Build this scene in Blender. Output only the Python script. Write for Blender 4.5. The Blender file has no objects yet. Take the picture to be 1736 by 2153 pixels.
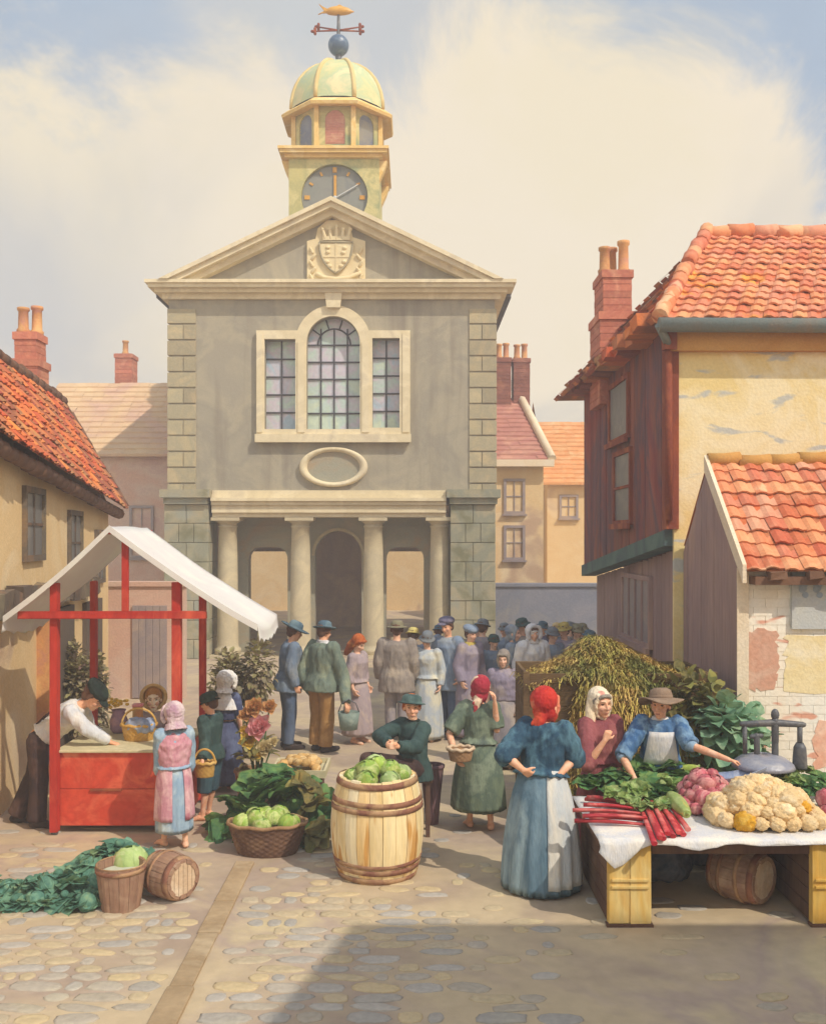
import bpy, bmesh, math, random
from mathutils import Vector, Matrix, noise, Euler
from mathutils.geometry import tessellate_polygon
random.seed(11)
PI = math.pi
scene = bpy.context.scene
COL = bpy.data.collections.new('market')   # linked into the scene at the end, so that meshing the figures stays quick
R = math.radians
V = Vector
EYE, HZ, CX, F = 2.8, 1130.0, 868.0, 2000.0   # eye height; survey constants of the view


def P(u, v, d):
    """a surveyed point: bearing (u, v) at distance d along the street"""
    return V(((u - CX) / F * d, d, EYE - (v - HZ) / F * d))


def XU(u, d): return (u - CX) / F * d
def ZV(v, d): return EYE - (v - HZ) / F * d


def GP(u, v):
    d = EYE * F / (v - HZ)
    return V((XU(u, d), d, 0))


# ------------------------------------------------------------------ materials
def lin(h):
    h = h.lstrip('#')
    out = []
    for i in (0, 2, 4):
        c = int(h[i:i + 2], 16) / 255
        out.append(c / 12.92 if c <= .04045 else ((c + .055) / 1.055) ** 2.4)
    return out


MATS = {}


def wash(name, cols, scale=2.5, rough=.85, bump=.25, bscale=40, stretch=(1, 1, 1), island=0., hue=0., objr=0., grain=.12,
         spots=None, spot_scale=5, spot_lo=.56, spot_hi=.62, spot_stretch=None, spec=.25, dist=.7, dim=1.0, sheen=0., bstretch=None,
         island_cols=None, sss=0.):
    """mottled surface: a few real pigments mixed by noise, grain, wear, and a little relief"""
    m = bpy.data.materials.new(name)
    m.use_nodes = True
    nt = m.node_tree
    N, L = nt.nodes, nt.links
    b = N['Principled BSDF']
    b.inputs['Roughness'].default_value = rough
    b.inputs['Specular IOR Level'].default_value = spec
    tc = N.new('ShaderNodeTexCoord')
    mp = N.new('ShaderNodeMapping')
    mp.inputs['Scale'].default_value = stretch
    L.new(tc.outputs['Object'], mp.inputs['Vector'])
    oi = N.new('ShaderNodeObjectInfo')
    off = N.new('ShaderNodeVectorMath'); off.operation = 'MULTIPLY_ADD'
    cb = N.new('ShaderNodeCombineXYZ')
    for k in range(3): L.new(oi.outputs['Random'], cb.inputs[k])
    L.new(cb.outputs[0], off.inputs[0]); off.inputs[1].default_value = (17, 9, 5)
    L.new(mp.outputs[0], off.inputs[2])
    vec = off.outputs[0]
    n1 = N.new('ShaderNodeTexNoise')
    n1.inputs['Scale'].default_value = scale; n1.inputs['Detail'].default_value = 5
    n1.inputs['Roughness'].default_value = .6; n1.inputs['Distortion'].default_value = dist
    L.new(vec, n1.inputs['Vector'])
    rp = N.new('ShaderNodeValToRGB')
    el = rp.color_ramp.elements
    cs = [[min(.9, c * dim) for c in lin(h)] for h in cols]
    k = len(cs)
    el[0].position = .34; el[0].color = (*cs[0], 1)
    el[1].position = .66; el[1].color = (*cs[-1], 1)
    for i in range(1, k - 1):
        e = el.new(.34 + .32 * i / (k - 1)); e.color = (*cs[i], 1)
    L.new(n1.outputs['Fac'], rp.inputs[0])
    colr = rp.outputs[0]
    geo = N.new('ShaderNodeNewGeometry')
    if island_cols:
        r2 = N.new('ShaderNodeValToRGB'); r2.color_ramp.interpolation = 'CONSTANT'
        e2 = r2.color_ramp.elements
        n = len(island_cols)
        for i, h in enumerate(island_cols):
            e = e2[i] if i < 2 else e2.new(i / n)
            e.position = i / n
            e.color = (*[min(.9, c * dim) for c in lin(h)], 1)
        L.new(geo.outputs['Random Per Island'], r2.inputs[0])
        mx = N.new('ShaderNodeMixRGB'); mx.inputs[0].default_value = .6
        L.new(colr, mx.inputs[1]); L.new(r2.outputs[0], mx.inputs[2]); colr = mx.outputs[0]
    if spots:
        s = N.new('ShaderNodeTexNoise'); s.inputs['Scale'].default_value = spot_scale
        s.inputs['Detail'].default_value = 3; s.inputs['Distortion'].default_value = .4
        if spot_stretch:
            m3 = N.new('ShaderNodeMapping'); m3.inputs['Scale'].default_value = spot_stretch
            m3.inputs['Location'].default_value = (3.1, 7.7, 1.3)
            L.new(tc.outputs['Object'], m3.inputs['Vector']); L.new(m3.outputs[0], s.inputs['Vector'])
        else:
            L.new(vec, s.inputs['Vector'])
        mr = N.new('ShaderNodeMapRange'); mr.interpolation_type = 'SMOOTHSTEP'
        mr.inputs[1].default_value = spot_lo; mr.inputs[2].default_value = spot_hi
        L.new(s.outputs['Fac'], mr.inputs[0])
        mx = N.new('ShaderNodeMixRGB')
        L.new(mr.outputs[0], mx.inputs[0]); L.new(colr, mx.inputs[1])
        mx.inputs[2].default_value = (*[min(.9, c * dim) for c in lin(spots)], 1)
        colr = mx.outputs[0]
    hs = N.new('ShaderNodeHueSaturation')
    L.new(colr, hs.inputs['Color'])
    n2 = N.new('ShaderNodeTexNoise'); n2.inputs['Scale'].default_value = bscale; n2.inputs['Detail'].default_value = 3
    if bstretch:
        m4 = N.new('ShaderNodeMapping'); m4.inputs['Scale'].default_value = bstretch
        L.new(tc.outputs['Object'], m4.inputs['Vector']); L.new(m4.outputs[0], n2.inputs['Vector'])
    else:
        L.new(vec, n2.inputs['Vector'])
    # value = 1 + grain*(noise-.5)*2 + island*(rand-.5)*2 + objr*(rand-.5)*2
    def madd(src, amp, base):
        a = N.new('ShaderNodeMath'); a.operation = 'MULTIPLY_ADD'
        L.new(src, a.inputs[0]); a.inputs[1].default_value = 2 * amp
        if isinstance(base, float): a.inputs[2].default_value = base - amp
        else:
            s2 = N.new('ShaderNodeMath'); s2.operation = 'SUBTRACT'
            L.new(base, s2.inputs[0]); s2.inputs[1].default_value = amp
            L.new(s2.outputs[0], a.inputs[2])
        return a.outputs[0]
    val = madd(n2.outputs['Fac'], grain * 1.6, 1.0)
    if island: val = madd(geo.outputs['Random Per Island'], island, val)
    if objr: val = madd(oi.outputs['Random'], objr, val)
    L.new(val, hs.inputs['Value'])
    if hue:
        L.new(madd(geo.outputs['Random Per Island'], hue, .5), hs.inputs['Hue'])
    L.new(hs.outputs[0], b.inputs['Base Color'])
    if bump:
        bp = N.new('ShaderNodeBump'); bp.inputs['Strength'].default_value = bump; bp.inputs['Distance'].default_value = .02
        L.new(n2.outputs['Fac'], bp.inputs['Height']); L.new(bp.outputs[0], b.inputs['Normal'])
    if sss:
        b.inputs['Subsurface Weight'].default_value = sss
        b.inputs['Subsurface Radius'].default_value = (.012, .005, .003)
    MATS[name] = m
    return m


# ------------------------------------------------------------------ mesh building
class MB:
    def __init__(s): s.bm = bmesh.new()

    def quad(s, a, b, c, d, mi=0):
        f = s.bm.faces.new([s.bm.verts.new(p) for p in (a, b, c, d)]); f.material_index = mi; return f

    def poly(s, pts, mi=0):
        f = s.bm.faces.new([s.bm.verts.new(p) for p in pts]); f.material_index = mi; return f

    def box(s, x0, x1, y0, y1, z0, z1, mi=0, bev=0.0, M=None, jit=0):
        if bev:
            t = bmesh.new()
            bmesh.ops.create_cube(t, size=1)
            for v in t.verts:
                v.co = V(((x0 + x1) / 2 + v.co.x * (x1 - x0), (y0 + y1) / 2 + v.co.y * (y1 - y0), (z0 + z1) / 2 + v.co.z * (z1 - z0)))
            bmesh.ops.bevel(t, geom=t.edges[:], offset=bev, segments=2, profile=.6, affect='EDGES')
            s.merge(t, M, mi, jit); return
        c = [V(p) for p in ((x0, y0, z0), (x1, y0, z0), (x1, y1, z0), (x0, y1, z0), (x0, y0, z1), (x1, y0, z1), (x1, y1, z1), (x0, y1, z1))]
        if jit: c = [p + V([random.uniform(-jit, jit) for _ in range(3)]) for p in c]
        if M: c = [M @ p for p in c]
        vs = [s.bm.verts.new(p) for p in c]
        for q in ((0, 3, 2, 1), (4, 5, 6, 7), (0, 1, 5, 4), (1, 2, 6, 5), (2, 3, 7, 6), (3, 0, 4, 7)):
            f = s.bm.faces.new([vs[i] for i in q]); f.material_index = mi

    def merge(s, t, M=None, mi=None, jit=0):
        mp = {}
        for v in t.verts:
            p = M @ v.co if M else v.co.copy()
            if jit: p += V([random.uniform(-jit, jit) for _ in range(3)])
            mp[v] = s.bm.verts.new(p)
        for f in t.faces:
            try:
                g = s.bm.faces.new([mp[v] for v in f.verts]); g.material_index = f.material_index if mi is None else mi; g.smooth = f.smooth
            except ValueError: pass
        t.free()

    def loft(s, rings, cap0=True, cap1=True, closed=True, mi=0, smooth=True):
        vr = [[s.bm.verts.new(p) for p in r] for r in rings]
        n = len(vr[0])
        for a, b in zip(vr, vr[1:]):
            for i in range(n if closed else n - 1):
                j = (i + 1) % n
                f = s.bm.faces.new((a[i], a[j], b[j], b[i])); f.material_index = mi; f.smooth = smooth
        if closed and cap0: f = s.bm.faces.new(vr[0][::-1]); f.material_index = mi
        if closed and cap1: f = s.bm.faces.new(vr[-1]); f.material_index = mi

    def tube(s, pts, rad, seg=10, dome=False, mi=0, smooth=True, sq=None):
        pts = [V(p) for p in pts]
        rad = [rad] * len(pts) if isinstance(rad, (int, float)) else list(rad)
        if dome:
            d0 = (pts[0] - pts[1]).normalized(); d1 = (pts[-1] - pts[-2]).normalized()
            a0, a1 = [], []
            for k in (1, 2):
                t = R(30 * k + 15)
                a0.insert(0, (pts[0] + d0 * rad[0] * math.sin(t), rad[0] * math.cos(t)))
                a1.append((pts[-1] + d1 * rad[-1] * math.sin(t), rad[-1] * math.cos(t)))
            pts = [p for p, _ in a0] + pts + [p for p, _ in a1]
            rad = [r for _, r in a0] + rad + [r for _, r in a1]
        rings = []
        up = None
        for i, p in enumerate(pts):
            t = (pts[min(i + 1, len(pts) - 1)] - pts[max(i - 1, 0)]).normalized()
            if up is None:
                up = V((0, 0, 1)) if abs(t.z) < .9 else V((0, 1, 0))
            x = t.cross(up).normalized(); up = x.cross(t).normalized()
            r = rad[i]
            rings.append([p + (x * math.cos(a) * (sq or 1) + up * math.sin(a)) * r for a in [2 * PI * k / seg for k in range(seg)]])
        s.loft(rings, mi=mi, smooth=smooth)

    def ball(s, c, r, seg=14, rings=9, M=None, mi=0):
        r = (r, r, r) if isinstance(r, (int, float)) else r
        rs = []
        for i in range(rings + 1):
            t = -PI / 2 + PI * (i + .02) / (rings + .04)
            rs.append([V((c[0] + r[0] * math.cos(t) * math.cos(a), c[1] + r[1] * math.cos(t) * math.sin(a), c[2] + r[2] * math.sin(t)))
                       for a in [2 * PI * k / seg for k in range(seg)]])
        if M: rs = [[M @ p for p in q] for q in rs]
        s.loft(rs, mi=mi)

    def lathe(s, prof, seg=24, M=None, mi=0, smooth=True, rip=None, cap=True, sx=1, sy=1):
        rs = []
        for r, z in prof:
            ring = []
            for k in range(seg):
                a = 2 * PI * k / seg
                rr = r * (1 + (rip(a, z) if rip else 0))
                ring.append(V((rr * math.cos(a) * sx, rr * math.sin(a) * sy, z)))
            rs.append([M @ p for p in ring] if M else ring)
        s.loft(rs, cap0=cap, cap1=cap, mi=mi, smooth=smooth)

    def plate(s, outer, holes, y0, y1, mi=0, axis='y', mi_side=None):
        """flat wall with openings: outlines in (x, z), extruded from y0 (front) to y1; axis 'x' swaps to (y, z) outlines extruded along x"""
        polys = [outer] + list(holes)
        def mk(p, t): return V((p[0], t, p[1])) if axis == 'y' else V((t, p[0], p[1]))
        flat = [p for q in polys for p in q]
        tris = tessellate_polygon([[V((p[0], p[1], 0)) for p in q] for q in polys])
        va = [s.bm.verts.new(mk(p, y0)) for p in flat]; vb = [s.bm.verts.new(mk(p, y1)) for p in flat]
        for t in tris:
            for vs in (va, vb):
                try: f = s.bm.faces.new([vs[i] for i in t]); f.material_index = mi
                except ValueError: pass
        k = 0
        for q in polys:
            n = len(q)
            for i in range(n):
                j = (i + 1) % n
                f = s.bm.faces.new((va[k + i], va[k + j], vb[k + j], vb[k + i])); f.material_index = mi if mi_side is None else mi_side
            k += n

    def plate_bar(s, a, b, w, y0, y1, mi=0, axis='y'):
        a = V((a[0], a[1])); b = V((b[0], b[1])); t = (b - a).normalized(); n = V((-t.y, t.x)) * w / 2
        s.plate([a + n, b + n, b - n, a - n], [], y0, y1, mi, axis)


def link(o, parent=None):
    COL.objects.link(o)
    if parent: o.parent = parent
    return o


ORIG = {}


def props(o, label=None, cat=None, group=None, kind=None):
    if label: o['label'] = label
    if cat: o['category'] = cat
    if group: o['group'] = group
    if kind: o['kind'] = kind
    return o


def build(name, mb, mats, parent=None, origin=None, smooth=None, recalc=True, label=None, cat=None, group=None, kind=None):
    """one mesh object; with a parent, vertices given in world places are moved into the parent's frame"""
    bm = mb.bm
    if recalc: bmesh.ops.recalc_face_normals(bm, faces=bm.faces[:])
    if parent is not None:
        top = parent
        while top.parent: top = top.parent
        off = ORIG.get(top.name, None)
    else: off = V(origin) if origin is not None else None
    if off is not None:
        for v in bm.verts: v.co -= off
    if smooth is not None:
        for f in bm.faces: f.smooth = smooth
    me = bpy.data.meshes.new(name); bm.to_mesh(me); bm.free()
    for m in (mats if isinstance(mats, (list, tuple)) else [mats]): me.materials.append(m)
    o = bpy.data.objects.new(name, me); link(o, parent)
    if parent is None and origin is not None: o.location = origin; ORIG[o.name] = V(origin)
    return props(o, label, cat, group, kind)


def thing(name, label, cat, loc, group=None, rotz=0, world=True):
    o = bpy.data.objects.new(name, None); link(o)
    o.location = loc; o.rotation_euler = (0, 0, rotz); o.empty_display_size = .2
    if world: ORIG[o.name] = V(loc)
    return props(o, label, cat, group)


def dup(o, loc=None, rot=None, scale=None, label=None, parent=None):
    c = o.copy(); COL.objects.link(c)
    if parent: c.parent = parent
    for ch in list(o.children): dup(ch, parent=c)
    if loc is not None: c.location = loc
    if rot is not None: c.rotation_euler = rot
    if scale is not None: c.scale = (scale,) * 3 if isinstance(scale, (int, float)) else scale
    if label: c['label'] = label
    return c


def remesh(mb, vox, smooth=3, wrinkle=0., freq=12, seed=0, wz=1.0):
    me = bpy.data.meshes.new('work'); bmesh.ops.recalc_face_normals(mb.bm, faces=mb.bm.faces[:]); mb.bm.to_mesh(me); mb.bm.free()
    ob = bpy.data.objects.new('work', me); scene.collection.objects.link(ob)
    m = ob.modifiers.new('r', 'REMESH'); m.mode = 'VOXEL'; m.voxel_size = vox
    if smooth:
        s = ob.modifiers.new('s', 'SMOOTH'); s.iterations = smooth; s.factor = .5
    dg = bpy.context.evaluated_depsgraph_get()
    me2 = bpy.data.meshes.new_from_object(ob.evaluated_get(dg))
    bpy.data.objects.remove(ob); bpy.data.meshes.remove(me)
    if wrinkle:
        out = []
        for v in me2.vertices:
            c = v.co.copy(); q = V((c.x * freq + seed, c.y * freq, c.z * freq * wz))
            n = 1 - 2 * abs(noise.noise(q)); n2 = noise.noise(q * 2.3)
            out.extend(c + v.normal * wrinkle * (n * .8 + n2 * .5 - .3))
        me2.vertices.foreach_set('co', out)
    me2.shade_smooth()
    return me2


def arc(cx, cz, r, a0, a1, n, rz=None):
    rz = rz or r
    return [(cx + r * math.cos(R(a0 + (a1 - a0) * i / n)), cz + rz * math.sin(R(a0 + (a1 - a0) * i / n))) for i in range(n + 1)]


def text_mesh(*a): pass
# ------------------------------------------------------------------ people
def add_hand(mb, w, dirf, pn, curl, thumb):
    dirf = dirf.normalized(); pn = (pn - dirf * pn.dot(dirf)).normalized(); side = dirf.cross(pn) * thumb
    for i, (off, L) in enumerate(((.028, .070), (.0095, .080), (-.0095, .076), (-.027, .060))):
        k = w + dirf * (.082 - .004 * abs(i - 1)) + side * off
        mb.tube([w + side * off * .45 - dirf * .005, w + dirf * .04 + side * off * .85, k], [.017, .0155, .0125], 8, dome=True)
        a1 = R(18 + 45 * curl + i * 4); a2 = R(30 + 95 * curl + i * 5)
        d1 = dirf * math.cos(a1) + pn * math.sin(a1) + side * off * 1.5; d2 = dirf * math.cos(a2) + pn * math.sin(a2)
        p1 = k + d1 * L * .52; p2 = p1 + d2 * L * .5
        mb.tube([k, p1, p2], [.0112, .0102, .0085], 8, dome=True)
    b = w + dirf * .022 + side * .02
    t1 = b + (dirf * .55 + side * .75 + pn * .35).normalized() * .048
    t2 = t1 + (dirf * .85 + side * .2 + pn * (.2 + curl * .6)).normalized() * .036
    mb.tube([b, t1, t2], [.017, .0125, .0095], 8, dome=True)


class Figure:
    def __init__(s, label, loc, face=0, H=1.7, lean=0, turn=0, nod=8, tilt=0, hs=1.0, arms=None, legs=None, fem=False, vox=.009,
                 skin='skin', hips=.93, hand=(None, None), curl=(.35, .35), bare=False, group=None, toes=False, fat=1.0, seed=0, hcx=0, hcy=0, hcz=0):
        s.k = k = H / 1.75; s.loc = V(loc); s.face = face; s.lean = R(lean); s.vox = vox; s.hips = hips; s.fat = fat
        s.rng = random.Random(seed + len(label)); s.seed = s.rng.random() * 50; s.fem = fem
        s.arms = {}
        dflt = {'A': (V((.235, .03, 1.13)), V((.235, -.06, .90))), 'B': (V((-.235, .03, 1.13)), V((-.235, -.06, .90)))}
        s.sh = {'A': s.up((.175 * (.92 if fem else 1), 0, 1.40)), 'B': s.up((-.175 * (.92 if fem else 1), 0, 1.40))}
        for a in 'AB':
            v = (arms or {}).get(a)
            if v is None: s.arms[a] = tuple(s.up(p) for p in dflt[a])
            else: s.arms[a] = tuple(s.loc2(p) if isinstance(p, Vector) else s.up(p) for p in v)
        L0 = {'A': ((.095, -.015, .50), (.095, .02, .085), (0.12, -1, 0)), 'B': ((-.095, -.015, .50), (-.095, .02, .085), (-.12, -1, 0))}
        s.legs = {}
        for a in 'AB':
            v = (legs or {}).get(a) or L0[a]
            s.legs[a] = [s.loc2(p) if isinstance(p, Vector) and i < 2 else V(p) for i, p in enumerate(v)]
        hz = 1.615 + .10 * (hs - 1)
        s.hc = s.up((hcx, -.02 + hcy, hz + hcz))
        s.MH = Matrix.Translation(s.hc) @ Matrix.Rotation(R(turn), 4, 'Z') @ Matrix.Rotation(R(nod), 4, 'X') @ Matrix.Rotation(R(tilt), 4, 'Y') @ Matrix.Scale(hs, 4)
        mb = MB()
        T = [(.84, .135, .10, .01), (.93, .160, .115, .015), (1.06, .128 if fem else .14, .098, 0), (1.20, .14, .102, 0), (1.32, .16, .108 if not fem else .12, -.005), (1.40, .15, .085, .005), (1.455, .075, .06, .01)]
        mb.loft([s.ring(*t) for t in T])
        mb.tube([s.up((0, .012, 1.42)), s.hc + s.MH.to_3x3() @ V((0, .01, -.05))], [.055, .05], 12, dome=True)
        for a in 'AB':
            e, w = s.arms[a]; sh = s.sh[a]
            mb.tube([sh, sh.lerp(e, .5), e], [.052, .047, .040], 10, dome=True)
            mb.tube([e, e.lerp(w, .35), w], [.040, .042, .026], 10, dome=True)
            ix = 0 if a == 'A' else 1
            hd, pn = (hand[ix] or (None, None))
            dirf = s.dir2(hd) if hd is not None else (w - e).normalized() + V((0, -.15, 0))
            pnv = s.dir2(pn) if pn is not None else V((-1 if a == 'A' else 1, -.2, 0.05))
            th = 1 if (dirf.cross(pnv)).dot(V((0, -1, .35))) > 0 else -1
            add_hand(mb, w, dirf, pnv, curl[ix], th)
            x = .085 if a == 'A' else -.085
            kn, an, td = s.legs[a]
            hp = V((x, .01, s.hips - .03))
            mb.tube([hp, hp.lerp(kn, .5), kn], [.088, .075, .055], 12, dome=True)
            cal = kn.lerp(an, .35) + V((0, .012, 0))
            mb.tube([kn, cal, kn.lerp(an, .75), an], [.054, .056, .038, .034], 12, dome=True)
            t = V(td).normalized(); heel = an - t * .03 + V((0, 0, -.045)); ball = an + t * .13 + V((0, 0, -.06))
            mb.tube([heel, heel.lerp(ball, .5) + V((0, 0, .018)), ball], [.036, .038, .03], 10, dome=True, sq=1.15)
            mb.tube([an, heel.lerp(ball, .35)], [.036, .036], 10, dome=True)
            if bare:
                sd = V((0, 0, 1)).cross(t)
                for q in range(5):
                    o = (q - 2) * .0165
                    b0 = ball + sd * o + V((0, 0, -.004)); mb.tube([b0, b0 + t * (.042 - .006 * abs(q - 1.3)) + V((0, 0, -.008))], [.014, .0105], 8, dome=True)
            else:
                mb.tube([ball, ball + t * .05 + V((0, 0, -.006))], [.03, .022], 10, dome=True, sq=1.3)
        M = s.MH
        def hb(c, r): mb.ball(c, r, M=M)
        def ht(p, r): mb.tube([M @ V(q) for q in p], [x * hs for x in (r if isinstance(r, (list, tuple)) else [r] * len(p))], 8, dome=True)
        hb((0, .012, .025), (.074, .093, .092)); hb((0, -.03, -.035), (.058, .058, .078)); hb((0, -.058, -.098), (.027, .024, .021))
        ht([(0, -.083, .012), (0, -.100, -.012), (0, -.107, -.028)], [.009, .011, .013]); ht([(-.012, -.094, -.032), (.012, -.094, -.032)], .009)
        ht([(-.045, -.066, .03), (-.015, -.082, .027)], [.010, .011]); ht([(.045, -.066, .03), (.015, -.082, .027)], [.010, .011])
        for x in (-1, 1):
            hb((x * .036, -.058, -.03), (.026, .026, .026)); hb((x * .077, .012, -.012), (.011, .021, .033))
        ht([(-.02, -.083, -.062), (0, -.09, -.059), (.02, -.083, -.062)], [.006, .009, .006]); ht([(-.016, -.083, -.071), (0, -.088, -.072), (.016, -.083, -.071)], [.006, .009, .006])
        me = remesh(mb, vox, 2)
        Mi = M.inverted()
        for p in me.polygons:
            c = Mi @ p.center
            if c.y < -.05:
                ax = abs(c.x)
                if ((ax - .031) / .0115) ** 2 + ((c.z - .008) / .0065) ** 2 < 1: p.material_index = 1
                elif ((ax - .032) / .02) ** 2 + ((c.z - .031) / .006) ** 2 < 1: p.material_index = 3
                elif (c.x / .019) ** 2 + ((c.z + .066) / .0075) ** 2 < 1: p.material_index = 2
                elif ((ax - .04) / .02) ** 2 + ((c.z + .035) / .02) ** 2 < 1 and c.y < -.055: p.material_index = 4
        me.transform(Matrix.Scale(k, 4)); me.name = 'person'
        for m in (skin, 'eye_dark', 'lip_red', 'brow', 'cheek'): me.materials.append(MATS[m])
        s.o = bpy.data.objects.new('person', me); link(s.o)
        s.o.location = loc; s.o.rotation_euler = (0, 0, R(face))
        props(s.o, label, 'person', group)

    def up(s, p):
        p = V(p); y, z = p.y, p.z - .93
        c, sn = math.cos(s.lean), math.sin(s.lean)
        return V((p.x * (s.fat if abs(p.x) < .3 else 1), y * c - z * sn, y * sn + z * c + s.hips))

    def loc2(s, p): return Matrix.Rotation(-R(s.face), 3, 'Z') @ (V(p) - s.loc) / s.k

    def dir2(s, d): return Matrix.Rotation(-R(s.face), 3, 'Z') @ V(d)

    def ring(s, z, rx, ry, yo=0, n=20, flat=False):
        pts = [V((rx * math.cos(2 * PI * i / n), yo + ry * math.sin(2 * PI * i / n), z)) for i in range(n)]
        return [s.up(p) for p in pts] if not flat else [p + V((0, 0, s.hips - .93)) for p in pts]

    def add(s, name, me, mat, parent=None, label=None):
        me.transform(Matrix.Scale(s.k, 4)); me.name = name
        for m in (mat if isinstance(mat, (list, tuple)) else [mat]): me.materials.append(MATS[m])
        o = bpy.data.objects.new(name, me); link(o, parent or s.o)
        if label: o['label'] = label
        return o

    def addmb(s, name, mb, mat, parent=None):
        bmesh.ops.recalc_face_normals(mb.bm, faces=mb.bm.faces[:])
        me = bpy.data.meshes.new(name); mb.bm.to_mesh(me); mb.bm.free()
        me.shade_smooth()
        return s.add(name, me, mat, parent)

    def top(s, mat, name='shirt', hem=.84, infl=.022, sleeve=1.0, sr=(.078, .07, .05), flare=.03, wr=.010, neck=1.46, vox=.012, split=False):
        mb = MB(); i = infl
        wst = .125 if s.fem else .145
        T = [(hem, .165 + i + flare, .125 + i + flare, .01)]
        if hem < .90: T.append((.93, .165 + i + flare * .6, .122 + i + flare * .6, .012))
        T += [(1.06, wst + i + (.01 if hem < 1 else 0), .10 + i, 0), (1.20, .148 + i, .108 + i, 0), (1.32, .168 + i, .115 + i + (.012 if s.fem else 0), -.004), (1.405, .155 + i, .09 + i, .005), (neck, .072 + i * .5, .062 + i * .5, .01)]
        T = [t for t in T if t[0] >= hem]
        mb.loft([s.ring(*t) for t in T])
        for a in 'AB':
            e, w = s.arms[a]; sh = s.sh[a]
            if sleeve <= .5:
                q = sh.lerp(e, sleeve * 2); mb.tube([sh.lerp(s.up((0, 0, 1.36)), .25), sh, sh.lerp(q, .5), q], [.07, sr[0], sr[1] * 1.06, sr[1]], 12, dome=False)
                mb.ball(sh, sr[0], 10, 7)
            else:
                q = e.lerp(w, (sleeve - .5) * 2)
                mb.ball(sh, sr[0], 10, 7)
                mb.tube([sh.lerp(s.up((0, 0, 1.36)), .3), sh, sh.lerp(e, .5)], [.07, sr[0], (sr[0] + sr[1]) / 2], 12); mb.tube([sh.lerp(e, .4), e], [(sr[0] + sr[1]) / 2, sr[1]], 12, dome=True)
                mb.tube([e, e.lerp(q, .6), q], [sr[1], (sr[1] + sr[2]) / 2, sr[2]], 12)
        return s.add(name, remesh(mb, vox, 3, wr, 11, s.seed, .38), mat)

    def cuffs(s, mat, frac=1.0, r=.052):
        for a in 'AB':
            e, w = s.arms[a]; q0 = e.lerp(w, frac - .14); q1 = e.lerp(w, frac + .02)
            mb = MB(); mb.tube([q0, q0.lerp(q1, .1), q0.lerp(q1, .9), q1], [r * .9, r, r, r * .9], 14); s.addmb('cuff', mb, mat)

    def trousers(s, mat, wr=.008, r=(.112, .085, .074), to=1.0, name='trousers'):
        mb = MB(); h = s.hips - .93
        mb.loft([s.ring(.83, .14, .115, .012, flat=True), s.ring(.93, .178, .135, .014, flat=True)] + [s.ring(1.05, .155, .118, 0)])
        for a in 'AB':
            kn, an, _ = s.legs[a]; x = .088 if a == 'A' else -.088
            hp = V((x, .012, s.hips - .02)); q = kn.lerp(an, to)
            mb.tube([hp, hp.lerp(kn, .5), kn], [r[0], (r[0] + r[1]) / 2, r[1]], 12, dome=True)
            mb.tube([kn, kn.lerp(q, .5), q], [r[1], (r[1] + r[2]) / 2, r[2]], 12)
        return s.add(name, remesh(mb, .013, 3, wr, 8, s.seed, .6), mat)

    def skirt(s, mat, hem=.05, r=(.34, .32), folds=13, amp=.05, name='skirt', off=(0, 0), waist=1.05, wr=.14, seg=72, ph=0.):
        mb = MB(); rings = []
        n = 16
        for i in range(n + 1):
            t = i / n; z = waist + (hem - waist) * t
            f = 1 - (1 - t) ** 2.1
            g = min(1, t * 4.5); bell = .11 * math.sin(g * PI / 2)
            rx = wr + (r[0] - wr) * (f * .75 + t * .25) * .9 + bell * .25 * (1 - t); ry = wr * .82 + (r[1] - wr * .82) * (f * .75 + t * .25) * .92 + bell * .25 * (1 - t)
            if t > .9: pass
            ring = []
            for q in range(seg):
                a = 2 * PI * q / seg
                w = math.sin(folds * a + 1.2 * math.sin(3 * a + s.seed) + t * 1.2 + ph) * .6 + .4 * math.sin((folds * 2 + 3) * a + s.seed) * t
                k = 1 + amp * (.25 + .9 * t) * w
                p = V((rx * k * math.cos(a) + off[0] * t, ry * k * math.sin(a) + off[1] * t, z + s.hips - .93 + (.012 * w * t if t > .95 else 0)))
                if t < .12: p = s.up((p.x, p.y, p.z - (s.hips - .93))) * (1 - t / .12) + p * (t / .12)
                ring.append(p)
            rings.append(ring)
        inner = [V((p.x * .9, p.y * .9, p.z + .06)) for p in rings[-1]]
        mb.loft(rings + [inner])
        s.sk = rings
        return s.addmb(name, mb, mat)

    def apron(s, mat, a0, a1, hem=.9, name='apron', top=.0, out=.012):
        """a panel of the skirt's own surface, a little proud of it; a0..a1 in degrees round the local frame"""
        mb = MB(); n = len(s.sk[0]); rows = s.sk[:max(2, int(len(s.sk) * hem))]
        i0, i1 = int(a0 / 360 * n), int(a1 / 360 * n)
        o, q = [], []
        for r in rows:
            c = sum(r, V((0, 0, 0))) / n
            o.append([r[i % n] + (r[i % n] - c).normalized() * out for i in range(i0, i1 + 1)])
            q.append([r[i % n] + (r[i % n] - c).normalized() * out * .3 for i in range(i0, i1 + 1)])
        mb.loft([a + b[::-1] for a, b in zip(o, q)])
        return s.addmb(name, mb, mat)

    def shoes(s, mat, r=1.0):
        for a in 'AB':
            kn, an, td = s.legs[a]; t = V(td).normalized(); mb = MB()
            heel = an - t * .035 + V((0, 0, -.042)); ball = an + t * .13 + V((0, 0, -.052))
            mb.tube([kn.lerp(an, .72), an + V((0, 0, .02))], [.05, .05], 12, dome=True)
            mb.tube([heel, heel.lerp(ball, .5) + V((0, 0, .012)), ball, ball + t * .075], [.045, .046, .042, .034], 12, dome=True, sq=1.1)
            mb.tube([an, heel.lerp(ball, .4)], [.05, .05], 10, dome=True)
            s.add('shoe', remesh(mb, .012, 2), mat)

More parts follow.
